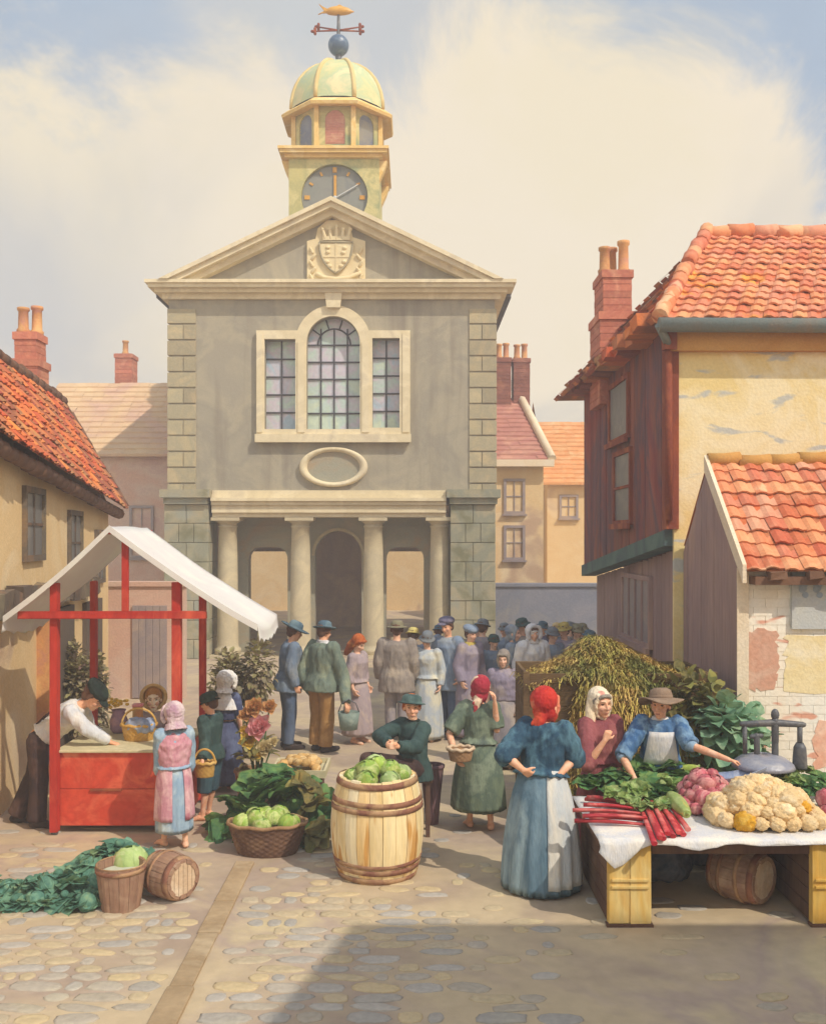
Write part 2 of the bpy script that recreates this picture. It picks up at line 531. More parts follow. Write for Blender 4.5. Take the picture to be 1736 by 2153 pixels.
    def hair(s, mat, long=0, vol=1.0, fringe=True):
        mb = MB(); M = s.MH
        mb.ball((0, .03, .04), (.084 * vol, .096 * vol, .09 * vol), M=M)
        if fringe: mb.tube([M @ V(p) for p in ((-.068, -.03, .055), (-.03, -.07, .082), (.03, -.07, .082), (.068, -.03, .055))], .022, 8, dome=True)
        mb.ball((0, .055, -.02), (.07 * vol, .055, .07), M=M)
        for x in (-1, 1): mb.tube([M @ V((x * .074, -.005, .04)), M @ V((x * .078, .02, -.02 - long * .4))], [.024, .02], 8, dome=True)
        if long: mb.tube([M @ V((0, .07, 0)), M @ V((0, .095, -.1)), M @ V((0, .10, -.12 - long))], [.075, .075, .05], 12, dome=True)
        return s.add('hair', remesh(mb, .009, 2, .005, 40, s.seed, .3), mat)

    def hat(s, mat, brim=.15, crown=.09, tilt=(8, 0), droop=.01, name='hat', up=.045, cr=.092, band=None, floppy=0., roll=0.):
        M = s.MH @ Matrix.Translation((0, .012, up)) @ Matrix.Rotation(R(tilt[0]), 4, 'X') @ Matrix.Rotation(R(tilt[1]), 4, 'Y')
        mb = MB()
        prof = [(.002, crown), (cr * .55, crown * .99), (cr * .9, crown * .78), (cr * 1.0, crown * .4), (cr * 1.02, .012), (brim * .85, .0 - droop * .4 + roll * .3), (brim, -droop + roll), (brim * .99, -droop - .01 + roll), (brim * .8, -.012 - droop * .4 + roll * .3), (cr * .98, -.004), (cr * .96, crown * .35), (.002, crown * .9)]
        def rip(a, z): return 0
        rs = []
        for r, z in prof:
            ring = []
            for q in range(36):
                a = 2 * PI * q / 36; k = max(0, r - cr) / max(.01, brim - cr)
                ring.append(M @ V((r * math.cos(a), r * 1.12 * math.sin(a), z + floppy * k * math.sin(2 * a + s.seed) + floppy * .6 * k * math.sin(3 * a + 2))))
            rs.append(ring)
        mb.loft(rs)
        h = s.addmb(name, mb, mat)
        if band:
            b = MB(); b.lathe([(cr * 1.0, .005), (cr * 1.05, .008), (cr * 1.045, .03), (cr * .99, .033)], 32, M=M, sy=1.12); s.addmb('hat_band', b, band, parent=h)
        return h

    def cap(s, mat, name='cap', peak=True, tilt=(6, 0), size=1.0, upz=.05):
        M = s.MH @ Matrix.Translation((0, .01, upz)) @ Matrix.Rotation(R(tilt[0]), 4, 'X') @ Matrix.Rotation(R(tilt[1]), 4, 'Y') @ Matrix.Scale(size, 4)
        mb = MB(); mb.ball((0, .008, .03), (.105, .118, .052), M=M); mb.ball((0, .01, .005), (.088, .104, .04), M=M)
        if peak: mb.ball((0, -.115, .0), (.066, .05, .011), M=M)
        return s.add(name, remesh(mb, .008, 2, .004, 20, s.seed), mat)

    def scarf(s, mat, name='headscarf', drape=True, knot=True, infl=1.0, neckdrop=.06):
        mb = MB(); M = s.MH
        k_ = infl - 1; mb.ball((0, .034 + .13 * k_, .036 + .06 * k_), (.089 * infl, .104 * infl, .097 * infl), M=M)
        mb.ball((0, .035, -.04), (.080 * infl, .07, .085), M=M)
        for x in (-1, 1): mb.tube([M @ V((x * .06, -.04, .075)), M @ V((x * .080, -.03, .0)), M @ V((x * .055, -.025, -.10)), M @ V((0, -.03, -.135))], [.022, .02, .02, .018], 8, dome=True)
        if drape: mb.tube([M @ V((0, .06, -.04)), M @ V((0, .10, -.12)), M @ V((.02, .115, -.12 - neckdrop * 1.6))], [.07, .05, .012], 10, dome=True)
        if knot:
            mb.ball((0, .105, -.06), (.035, .025, .022), M=M)
            mb.tube([M @ V((0, .11, -.06)), M @ V((.04, .125, -.13))], [.015, .02], 8, dome=True)
        return s.add(name, remesh(mb, .008, 2, .007, 26, s.seed, .7), mat)

    def bonnet(s, mat, name='bonnet', frill=.03, infl=1.0):
        mb = MB(); M = s.MH
        mb.ball((0, .035, .035), (.098 * infl, .105 * infl, .105 * infl), M=M)
        mb.ball((0, .06, -.04), (.085 * infl, .06, .075), M=M)
        pts, rr = [], []
        for i in range(13):
            t = R(-35 + 250 * i / 12)
            pts.append(M @ V((.098 * math.cos(t) * infl, -.052, .012 + .105 * math.sin(t) * infl))); rr.append(.018 + frill * .25 + .005 * math.sin(i * 2.2))
        mb.tube(pts, rr, 8, dome=True)
        mb.lathe([(.09, -.10), (.105, -.14), (.12, -.165), (.11, -.168), (.085, -.12)], 20, M=M @ Matrix.Translation((0, .03, .02)))
        return s.add(name, remesh(mb, .008, 2, .007, 24, s.seed), mat)

    def collar(s, mat, name='collar', r=(.085, .16), z=(1.475, 1.37), wr=.006):
        mb = MB(); T = [(z[0], r[0], r[0] * .85, .008), (z[0] * .6 + z[1] * .4, r[1] * .85, r[1] * .7, 0), (z[1], r[1] * 1.12, r[1] * .86, -.004), (z[1] - .01, r[1] * 1.08, r[1] * .8, -.004), (z[0] - .03, r[0] * .9, r[0] * .7, .008)]
        mb.loft([s.ring(*t) for t in T])
        return s.add(name, remesh(mb, .01, 2, wr, 16, s.seed), mat)

    def shawl(s, mat, name='shawl', low=1.08):
        mb = MB()
        T = [(low, .20, .15, .01), (1.2, .215, .16, .005), (1.32, .225, .15, .0), (1.41, .18, .115, .005), (1.475, .085, .075, .01)]
        mb.loft([s.ring(*t) for t in T])
        for a in 'AB': mb.ball(s.sh[a], .085, 10, 7); mb.tube([s.sh[a], s.sh[a].lerp(s.arms[a][0], .75)], [.088, .085], 12, dome=True)
        return s.add(name, remesh(mb, .012, 4, .012, 9, s.seed, .8), mat)

    def bib(s, mat, name='apron_bib', z0=.95, z1=1.33, w=.12, out=0.):
        mb = MB(); rows = []
        for i in range(7):
            z = z0 + (z1 - z0) * i / 6; t = i / 6
            ww = w * (1.15 - .35 * t)
            f = [s.up((ww * x, -(.145 + out + .012 * math.sin(t * PI)) + .5 * (ww * x) ** 2 / .3 + .006 * noise.noise(V((x * 3, z * 9, s.seed))), z)) for x in [-1 + 2 * j / 8 for j in range(9)]]
            b = [p + (s.up((0, 1, 1)) - s.up((0, 0, 1))) * .02 for p in f]
            rows.append(f + b[::-1])
        mb.loft(rows)
        return s.addmb(name, mb, mat)
# ------------------------------------------------------------------ camera, sky, sun
cam = bpy.data.cameras.new('camera'); co = bpy.data.objects.new('camera', cam); link(co)
co.location = (0, 0, EYE); co.rotation_euler = (R(90), 0, 0)
cam.sensor_fit = 'HORIZONTAL'; cam.sensor_width = 36; cam.lens = 36 * F / 1736; cam.shift_y = (HZ - 1076.5) / 1736
cam.clip_end = 2000; cam.clip_start = .1
scene.camera = co
SUN_EL, SUN_AZ = 47, 132      # azimuth clockwise from +Y
sv = V((math.sin(R(SUN_AZ)) * math.cos(R(SUN_EL)), math.cos(R(SUN_AZ)) * math.cos(R(SUN_EL)), math.sin(R(SUN_EL))))
sl = bpy.data.lights.new('sun', 'SUN'); sl.energy = 2.9; sl.angle = R(.6); sl.color = (1, .92, .79)
so = bpy.data.objects.new('sun', sl); link(so); so.rotation_euler = sv.to_track_quat('Z', 'Y').to_euler()
w = bpy.data.worlds.new('World'); scene.world = w; w.use_nodes = True
nt = w.node_tree; N, L = nt.nodes, nt.links
bg = N['Background']; bg.inputs['Strength'].default_value = .1
sky = N.new('ShaderNodeTexSky'); sky.sky_type = 'NISHITA'; sky.sun_disc = False
sky.sun_elevation = R(SUN_EL); sky.sun_rotation = R(SUN_AZ); sky.dust_density = 2.5; sky.air_density = 1.0
tc = N.new('ShaderNodeTexCoord')
def wn(scale, detail, dist=0., off=(0, 0, 0), sc=(1, 1, 1), rough=.55):
    mp = N.new('ShaderNodeMapping'); mp.inputs['Location'].default_value = off; mp.inputs['Scale'].default_value = sc
    L.new(tc.outputs['Generated'], mp.inputs['Vector'])
    n = N.new('ShaderNodeTexNoise'); n.inputs['Scale'].default_value = scale; n.inputs['Detail'].default_value = detail
    n.inputs['Roughness'].default_value = rough; n.inputs['Distortion'].default_value = dist
    L.new(mp.outputs[0], n.inputs['Vector']); return n.outputs['Fac']
def wm(op, a, b=None, c=None):
    m = N.new('ShaderNodeMath'); m.operation = op
    for i, x in enumerate((a, b, c)):
        if x is None: continue
        if isinstance(x, (int, float)): m.inputs[i].default_value = x
        else: L.new(x, m.inputs[i])
    return m.outputs[0]
def wr(x, a, b, lo=0., hi=1., smooth=True):
    m = N.new('ShaderNodeMapRange'); m.interpolation_type = 'SMOOTHSTEP' if smooth else 'LINEAR'
    L.new(x, m.inputs[0]); m.inputs[1].default_value = a; m.inputs[2].default_value = b; m.inputs[3].default_value = lo; m.inputs[4].default_value = hi
    return m.outputs[0]
def wmix(f, a, b):
    m = N.new('ShaderNodeMixRGB'); L.new(f, m.inputs[0])
    for i, x in ((1, a), (2, b)):
        if isinstance(x, tuple): m.inputs[i].default_value = (*x, 1)
        else: L.new(x, m.inputs[i])
    return m.outputs[0]
sx = N.new('ShaderNodeSeparateXYZ'); L.new(tc.outputs['Generated'], sx.inputs[0])
X_, Z_ = sx.outputs[0], sx.outputs[2]
# blue gaps: up high, and further down towards the right; ragged cumulus edges
edge = wm('ADD', wm('MULTIPLY', wm('SUBTRACT', wn(3.0, 7, .5, (2.3, .4, 7.1), (1, 1, 1.4), .62), .5), .48), wm('MULTIPLY', wm('ABSOLUTE', wm('ADD', X_, .02)), .22))
h = wm('ADD', Z_, edge)
hole = wr(h, .432, .512)
soft = wr(wn(1.7, 3, .3, (4.2, 1.1, 2.2)), .46, .66)
hole = wm('MULTIPLY', hole, wm('SUBTRACT', 1, wm('MULTIPLY', soft, .35)))
# clouds: warm cream where lit, grey-lavender in their own shade lower down on the left
cream = tuple(c * 9.6 for c in lin('#eaddc2')); pale = tuple(c * 9.6 for c in lin('#ecdfc8')); grey = tuple(c * 9.4 for c in lin('#cfcac0')); lav = tuple(c * 9.2 for c in lin('#bfc1c4'))
c1 = wmix(wr(wn(3.2, 5, .6, (1, 5, 3), (1, 1, 1.3)), .42, .6), cream, pale)
shade = wm('MULTIPLY', wr(wn(2.6, 5, .8, (7, 2, 1), (1, 1, 1.5)), .44, .64), wr(Z_, .47, .25))
c2 = wmix(wm('MULTIPLY', shade, .75), c1, grey)
leftlow = wm('MULTIPLY', wm('MULTIPLY', wr(X_, -.12, -.38), wr(Z_, .40, .22)), wr(wn(3.4, 5, .7, (3, 3, 9)), .36, .56))
c3 = wmix(wm('MULTIPLY', leftlow, .75), c2, lav)
gain = N.new('ShaderNodeMixRGB'); gain.blend_type = 'MULTIPLY'; gain.inputs[0].default_value = 1
L.new(sky.outputs[0], gain.inputs[1]); gain.inputs[2].default_value = (1.25, 1.05, .9, 1)
blue = wmix(wm('MULTIPLY_ADD', wn(6, 4, .4), .4, .55), gain.outputs[0], tuple(c * 9.6 for c in lin('#adc0d4')))
fin = wmix(hole, c3, blue)
# extra sky brightness added behind the viewer and overhead to fill the front faces
bright = wm('ADD', 1.0, wm('ADD', wm('MULTIPLY', wr(sx.outputs[1], .25, -.35), .5), wm('MULTIPLY', wr(Z_, .60, .85), .1)))
gm = N.new('ShaderNodeMixRGB'); gm.blend_type = 'MULTIPLY'; gm.inputs[0].default_value = 1
L.new(fin, gm.inputs[1]); L.new(bright, gm.inputs[2]); L.new(gm.outputs[0], bg.inputs['Color'])
scene.view_settings.view_transform = 'Standard'; scene.view_settings.look = 'None'; scene.view_settings.exposure = .2; scene.view_settings.gamma = 1
scene.cycles.max_bounces = 6; scene.cycles.use_denoising = True

# ------------------------------------------------------------------ pigments
D = .80
wash('ground', ['#d2bc9a', '#d6c09c', '#c3ad9a', '#dcc89e'], scale=.55, bscale=9, bump=.35, grain=.10, spots='#b39d8a', spot_scale=.9, spot_lo=.45, spot_hi=.75, dim=.78)
wash('cobble', ['#d3bd94', '#cfba98', '#c8b28e', '#dac696'], scale=1.1, bscale=26, bump=.35, grain=.14, island=.07, island_cols=['#cfbd98', '#b8b2a8', '#a8aaac', '#d3c09a', '#c4b69e', '#a0a5aa', '#cdbb98', '#b2aea8', '#d2bc90', '#aeb0b2'], dim=.82, rough=.8)
wash('gutter', ['#cbb08a', '#b59a76', '#d4bc98'], scale=1.5, bscale=18, grain=.12, island=.1, dim=.74)
wash('render_grey', ['#b0a792', '#a69e8c', '#b7ad95', '#aba28f'], scale=.8, bscale=60, grain=.10, dim=.84, spots='#968c7c', spot_scale=1.0, spot_lo=.47, spot_hi=.82, spot_stretch=(3.2, 3.2, .28))
wash('quoin', ['#b9aa86', '#aaa084', '#c2b08a'], scale=1.5, bscale=40, grain=.12, island=.16, hue=.004, dim=.92)
wash('dressed', ['#e4d4ae', '#dbcba6', '#e9dab6', '#d4c5a6'], scale=1.2, bscale=50, grain=.07, dim=.95)
wash('moss_stone', ['#aaa58a', '#9a9a86', '#b5aa8c', '#a3a494'], scale=1.0, bscale=45, grain=.12, island=.08, spots='#868466', spot_scale=1.6, spot_lo=.5, spot_hi=.7, dim=.86)
wash('column_stone', ['#d2c4a0', '#c6b898', '#dccca6'], scale=1.3, bscale=40, grain=.08, dim=.9)
wash('inner_wall', ['#b9ac90', '#a8a692', '#b4a082'], scale=.9, bscale=45, dim=.86)
wash('interior', ['#d3bba6', '#c6ada0', '#dcc4a8'], scale=.7, bscale=30, dim=.95)
wash('arms_stone', ['#e9d8ae', '#e0cca0'], scale=2, bscale=60, dim=.95)
wash('tower_paint', ['#c9bd7f', '#b8b078', '#d6c88c', '#a9a878'], scale=1.2, bscale=50, dim=.9, spots='#8d9a75', spot_scale=1.1, spot_lo=.55, spot_hi=.68)
wash('cornice_paint', ['#ecc983', '#e3bd72', '#f0d49a'], scale=2, bscale=50, dim=.95)
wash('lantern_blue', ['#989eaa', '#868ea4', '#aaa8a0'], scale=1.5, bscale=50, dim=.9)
wash('louvre', ['#d8a48c', '#cf9080', '#e0b59a'], scale=3, bscale=40, dim=.92)
wash('copper', ['#e4d6a0', '#cfcf98', '#bfcba0', '#ecdcaa'], scale=1.6, bscale=40, grain=.08, island=.05, dim=.92, rough=.6)
wash('copper_rib', ['#e2ca8e', '#d7bd80'], scale=2, dim=.92)
wash('clock_face', ['#92948c', '#9a9990', '#878a8a'], scale=2, bscale=50, dim=.8)
wash('gold', ['#d9a23a', '#c98e2c'], scale=4, rough=.4, spec=.5, dim=.95)
wash('lead_ball', ['#5f7a97', '#4f6a8a', '#7d93a8'], scale=5, rough=.35, spec=.6, dim=.7)
wash('iron', ['#7d7f84', '#65676d', '#8d8a86'], scale=6, rough=.5, spec=.5, dim=.6)
wash('glass', ['#c3d0b8', '#b3c6be', '#c2b8c2', '#a6bccb'], scale=1.3, bscale=14, bump=.12, grain=.12, rough=.3, spec=.5, dim=1.05)
wash('lead', ['#5d5b60', '#4d4d55'], scale=8, dim=.7)
wash('slate', ['#7b7a80', '#6a6c74'], scale=3, bscale=30, island=.15, dim=.6)
wash('pantile', ['#e29a70', '#da845a', '#e8ac84', '#d4774f'], scale=1.6, bscale=40, grain=.10, island=.09, hue=.008, spots='#e89a48', spot_scale=1.4, spot_lo=.6, spot_hi=.66, dim=.9,
     island_cols=['#e3916a', '#d8744a', '#e8a076', '#cf6a44', '#e69860', '#df865c', '#c8704f'])
wash('pantile_red', ['#e08a60', '#d2704a', '#e8a880', '#c96440'], scale=1.6, bscale=40, grain=.12, island=.1, hue=.008, spots='#efb48a', spot_scale=2.2, spot_lo=.58, spot_hi=.63, dim=.88,
     island_cols=['#e28c64', '#d2704c', '#e8ae8c', '#c66644', '#df8258', '#e69a70'])
wash('pantile_brown', ['#c87a54', '#ab6a50', '#d58d5e', '#93604a'], scale=1.2, bscale=40, grain=.14, island=.2, hue=.014, spots='#e07a45', spot_scale=1.2, spot_lo=.5, spot_hi=.6, dim=.85,
     island_cols=['#c46a44', '#a65a40', '#d98a55', '#8f4f3a', '#cf7346', '#9a6a4c'])
wash('cream_wall', ['#eeda9e', '#e8d08e', '#f1e2b8', '#ebd498'], scale=.7, bscale=30, grain=.07, spots='#c3c3b8', spot_scale=1.8, spot_lo=.57, spot_hi=.66, spot_stretch=(1.0, 1.0, 3.0), dim=.95)
wash('timber', ['#7f584c', '#965744', '#6c4f56', '#a85a42'], scale=.9, bscale=6, bump=.35, stretch=(1, 1, .5), bstretch=(6, 6, .6), grain=.2, island=.14, spots='#8f3f3a', spot_scale=.9, spot_lo=.55, spot_hi=.7, dim=.88)
wash('timber_purple', ['#a58a80', '#99807c', '#b09282'], scale=.8, bscale=6, bump=.3, stretch=(1, 1, .4), bstretch=(5, 5, .5), grain=.14, island=.08, dim=1.0)
wash('post_red', ['#a5532f', '#8c4430', '#b9683c'], scale=2, stretch=(1, 1, .5), dim=.8)
wash('jetty_green', ['#6f8a7c', '#5d7a72', '#54606a'], scale=1.5, dim=.75)
wash('gutter_metal', ['#8f8c80', '#85908a', '#988c7c'], scale=2, dim=.75, rough=.6)
wash('fascia', ['#d6a25a', '#c98f48'], scale=2, dim=.85)
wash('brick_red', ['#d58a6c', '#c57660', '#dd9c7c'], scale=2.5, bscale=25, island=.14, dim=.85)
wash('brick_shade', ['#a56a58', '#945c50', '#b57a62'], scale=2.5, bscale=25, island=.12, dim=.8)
wash('pot', ['#e3b074', '#d79a64', '#c98d78'], scale=3, objr=.1, dim=.85)
wash('lime_brick', ['#f6ecdc', '#f3e8d4', '#f8f0e4'], scale=.9, bscale=30, grain=.06, spots='#e2a88f', spot_scale=1.7, spot_lo=.60, spot_hi=.66, spot_stretch=(1.1, 1, 3.2), island=.03, dim=1.0)
wash('lime_yellow', ['#f0e2ba', '#ead6a2', '#f3e8cc'], scale=1.2, bscale=30, dim=1.0)
wash('patch_red', ['#eabba2', '#e5ad92', '#eecab2'], scale=2.4, bscale=25, island=.12, dim=.9)
wash('notice', ['#cfcfc6', '#c4c8c8', '#d8d2c2'], scale=2, dim=.9)
wash('notice_blue', ['#a9b4bf', '#9aa8b6'], scale=3, dim=.9)
wash('barge', ['#f0e0c6', '#ecd6b4'], scale=2, dim=.92)
wash('eave_brown', ['#8f6a52', '#7b5a48'], scale=2, dim=.75)
wash('house_cream', ['#ecd0a0', '#e6c590', '#efd8b0'], scale=.8, bscale=35, dim=.88, spots='#c9a98a', spot_scale=.8, spot_lo=.58, spot_hi=.7)
wash('house_pink', ['#e2bfa0', '#d9b09a', '#dcc0ac', '#cda89e'], scale=.5, bscale=30, dim=.86)
wash('roof_pink', ['#c98b78', '#bd8074', '#d39c86'], scale=.9, bscale=25, bstretch=(1, 1, 3), island=.07, dim=.85)
wash('roof_buff', ['#e4c499', '#dcb890', '#d3ab94'], scale=.6, bscale=25, bstretch=(1, 1, 3), island=.05, dim=.86)
wash('roof_orange', ['#e8b078', '#e39c62', '#ecc08c'], scale=1.2, bscale=25, island=.08, dim=.88)
wash('shade_blue', ['#9a9aa6', '#8a8f9f', '#a8a39f'], scale=.8, bscale=25, dim=.75)
wash('pane_dark', ['#8d8883', '#77777a', '#9c958c'], scale=2, rough=.35, spec=.5, dim=.7)
wash('pane_lilac', ['#b5a39c', '#a3979a', '#c2ac9c'], scale=1.5, rough=.4, spec=.4, dim=.75)
wash('rubble', ['#8d7b66', '#75695c', '#a5845f'], scale=2, island=.25, hue=.02, dim=.75)
wash('door_dark', ['#6f635a', '#7d6b5c'], scale=1.5, stretch=(1, 1, .5), dim=.65)
wash('wood_dark', ['#6b4f3d', '#574034', '#7d5c44'], scale=2, bstretch=(3, 3, 25), bscale=3, island=.15, dim=.7)

# ------------------------------------------------------------------ ground
mb = MB(); mb.quad((-260, -40, 0), (260, -40, 0), (260, 500, 0), (-260, 500, 0))
build('ground', mb, MATS['ground'], kind='structure')

rg = random.Random(4)
mb = MB()
y = 3.6
row = 0
while y < 9.6:
    dy = rg.uniform(.10, .15) * (1 + (y - 3.6) * .02)
    x = -4.6 + rg.uniform(0, .2)
    while x < 3.4:
        dx = rg.uniform(.10, .36)
        cx, cy = x + dx / 2, y + dy / 2 + .012 * math.sin(x * 1.7 + row)
        keep = 1.0 if y < 7.0 else max(0, 1 - (y - 7.0) / 2.6)
        if x > -.2: keep *= max(.12, 1 - (x + .2) * .8)
        if not (-1.54 < cx < -1.34) and not (-1.54 < x < -1.34) and not (-1.54 < x + dx < -1.34) and rg.random() < keep * .93:
            n = 10; rings = []
            a, b, hh = dx / 2 - .008, dy / 2 - .007, rg.uniform(.006, .012)
            sq = rg.uniform(1.9, 2.9)
            rot = rg.uniform(-.16, .16)
            wob = [rg.uniform(.84, 1.08) for _ in range(n)]
            for f, z in ((1.0, -.02), (1.0, hh * .35), (.86, hh * .8), (.5, hh)):
                ring = []
                for k in range(n):
                    t = 2 * PI * k / n; c, s_ = math.cos(t), math.sin(t)
                    px = a * f * wob[k] * abs(c) ** (2 / sq) * (1 if c >= 0 else -1); py = b * f * wob[k] * abs(s_) ** (2 / sq) * (1 if s_ >= 0 else -1)
                    ring.append(V((cx + px * math.cos(rot) - py * math.sin(rot), cy + px * math.sin(rot) + py * math.cos(rot), z)))
                rings.append(ring)
            mb.loft(rings, cap0=False)
        x += dx
    y += dy; row += 1
build('cobbles', mb, MATS['cobble'], kind='structure', recalc=False)
mb = MB(); y = 2.5
while y < 7.5:
    l = rg.uniform(.5, .9)
    mb.box(-1.52 + rg.uniform(-.01, .01), -1.36 + rg.uniform(-.01, .01), y + .006, y + l - .006, -.03, .02 + rg.uniform(-.003, .003), bev=.008)
    y += l
build('kerb', mb, MATS['gutter'], kind='structure')


# ------------------------------------------------------------------ shared building pieces
def tiles(mb, a, b, c, d, rows, tw=.24, lift=.035, jit=.012, mi=0, wave=.022, over=1.18, rnd=rg):
    """lay pantiles on the roof plane a-b (eave) to d-c (ridge): every tile a curved, lapped piece"""
    a, b, c, d = V(a), V(b), V(c), V(d)
    nrm = (b - a).cross(d - a).normalized()
    if nrm.z < 0: nrm = -nrm
    for r in range(rows):
        t0, t1 = r / rows, min(1.0, (r + over) / rows)
        e0, e1 = a.lerp(d, t0), b.lerp(c, t0); f0, f1 = a.lerp(d, t1), b.lerp(c, t1)
        n = max(1, int((e1 - e0).length / tw)); sh = .5 * (r % 2) / n * 0
        for k in range(n):
            u0, u1 = k / n + sh, (k + 1) / n + sh
            jz = rnd.uniform(-jit, jit); js = rnd.uniform(-jit, jit)
            top, bot = [], []
            S = 4
            for q in range(S + 1):
                u = u0 + (u1 * 1.0 - u0) * q / S
                wv = wave * math.sin(2 * PI * q / S - .6)
                p0 = e0.lerp(e1, min(1, u)) + nrm * (lift + wv + jz + .012); p1 = f0.lerp(f1, min(1, u)) + nrm * (wv + jz * .5 + .006)
                sl = (d - a).normalized() * js
                bot.append(p0 + sl); top.append(p1 + sl)
            vb = [mb.bm.verts.new(p) for p in bot]; vt = [mb.bm.verts.new(p) for p in top]; vl = [mb.bm.verts.new(p - nrm * .022) for p in bot]
            for q in range(S):
                for qd in ((vb[q], vb[q + 1], vt[q + 1], vt[q]), (vl[q], vl[q + 1], vb[q + 1], vb[q])):
                    f = mb.bm.faces.new(qd); f.material_index = mi; f.smooth = False


def ridge_tiles(mb, a, b, n, r=.11, mi=0, rnd=rg, jit=.02):
    a, b = V(a), V(b)
    for i in range(n):
        p, q = a.lerp(b, i / n), a.lerp(b, (i + 1.06) / n)
        o = V((0, 0, rnd.uniform(-jit, jit)))
        mb.tube([p + o, p.lerp(q, .5) + o, q + o + V((0, 0, .012))], [r * rnd.uniform(.95, 1.1), r, r * 1.06], 10, mi=mi)


def chimney(parent, x0, x1, y0, y1, z0, z1, mats, pots=2, name='chimney', potm='pot', steps=(.0,), split=None):
    mb = MB()
    z = z0; rnd = random.Random(int(x0 * 100))
    seq = steps if len(steps) > 1 else (z0, z1)
    if len(steps) <= 1: lev = [(z0, z1, 0)]
    else: lev = [(z0, steps[0], 0), (steps[0], z1, steps[1])]
    for (za, zb, ins) in lev:
        h = .11; zz = za
        while zz < zb - .02:
            z2 = min(zb, zz + h); j = rnd.uniform(-.004, .004)
            mb.box(x0 + ins + j, x1 - ins + j, y0 + ins + j, y1 - ins + j, zz + .004, z2 - .004); zz = z2
        mb.box(x0 + ins + .008, x1 - ins - .008, y0 + ins + .008, y1 - ins - .008, za, zb)
        mb.box(x0 + ins - .025, x1 - ins + .025, y0 + ins - .025, y1 - ins + .025, zb - .13, zb - .01)
    ins = lev[-1][2]
    o = build(name, mb, mats, parent)
    xs = [x0 + ins + (x1 - x0 - 2 * ins) * (i + .5) / pots for i in range(pots)]
    for i, x in enumerate(xs):
        p = MB(); hh = .42 + .1 * ((i * 37) % 3) / 2; yy = (y0 + y1) / 2 + (.12 if i % 2 else -.12) * (y1 - y0)
        p.lathe([(.10, z1 - .03), (.11, z1 + .05), (.085, z1 + .08), (.078, z1 + hh * .85), (.10, z1 + hh * .9), (.10, z1 + hh), (.06, z1 + hh), (.06, z1 + hh * .8)], 14, M=Matrix.Translation((x, yy, 0)))
        build('chimney_pot', p, MATS[potm], o)
    return o


def window_y(parent, x0, x1, z0, z1, y, frame='dressed', pane='pane_dark', fw=.07, proud=.03, cols=2, rows=3, sill=True):
    """a sash window on a wall that faces the camera side (-y)"""
    mb = MB(); mb.plate([(x0 - fw, z0 - fw), (x1 + fw, z0 - fw), (x1 + fw, z1 + fw), (x0 - fw, z1 + fw)], [[(x0, z0), (x1, z0), (x1, z1), (x0, z1)]], y - proud, y + .09)
    if sill: mb.box(x0 - fw * 1.6, x1 + fw * 1.6, y - proud - .06, y, z0 - fw - .05, z0 - fw - .002)
    for i in range(1, cols): mb.box(x0 + (x1 - x0) * i / cols - .012, x0 + (x1 - x0) * i / cols + .012, y - .005, y + .03, z0, z1)
    for i in range(1, rows): mb.box(x0, x1, y - .003, y + .028, z0 + (z1 - z0) * i / rows - .012, z0 + (z1 - z0) * i / rows + .012)
    f = build('window', mb, MATS[frame], parent)
    g = MB(); g.box(x0 - .01, x1 + .01, y + .04, y + .07, z0 - .01, z1 + .01); build('pane', g, MATS[pane], f)
    return f


# ------------------------------------------------------------------ the town hall
def hx(u): return XU(u, 22)
def hz(v): return ZV(v, 22)
def HP(*uv): return [(hx(u), hz(v)) for u, v in uv]
hall = thing('town_hall', 'grey town hall with pediment, columns, arched triple window and domed clock tower', 'town hall', (hx(700), 22, 0))
def part(name, mb, mat, parent, **k): return build(name, mb, MATS[mat] if isinstance(mat, str) else mat, parent, **k)
Y0 = 22.0
arch = lambda cx, cv, ru, a0=0, a1=180, n=20, rv=None: [(cx + ru * math.cos(R(a0 + (a1 - a0) * i / n)), cv - (rv or ru) * math.sin(R(a0 + (a1 - a0) * i / n))) for i in range(n + 1)]
h_l = [(557, 903), (622, 903), (622, 714), (557, 714)]
h_c = [(645, 903), (757, 903)] + arch(701, 722, 56)
h_r = [(783, 900), (840, 900), (840, 712), (783, 712)]
mb = MB(); mb.plate(HP((355, 1032), (1040, 1032), (1040, 600), (355, 600)), [HP(*q) for q in (h_l, h_c, h_r)], Y0, Y0 + .35)
mb.box(hx(355), hx(1040), Y0 + .35, Y0 + 8.2, hz(1032), hz(605))
part('upper_wall', mb, 'render_grey', hall)
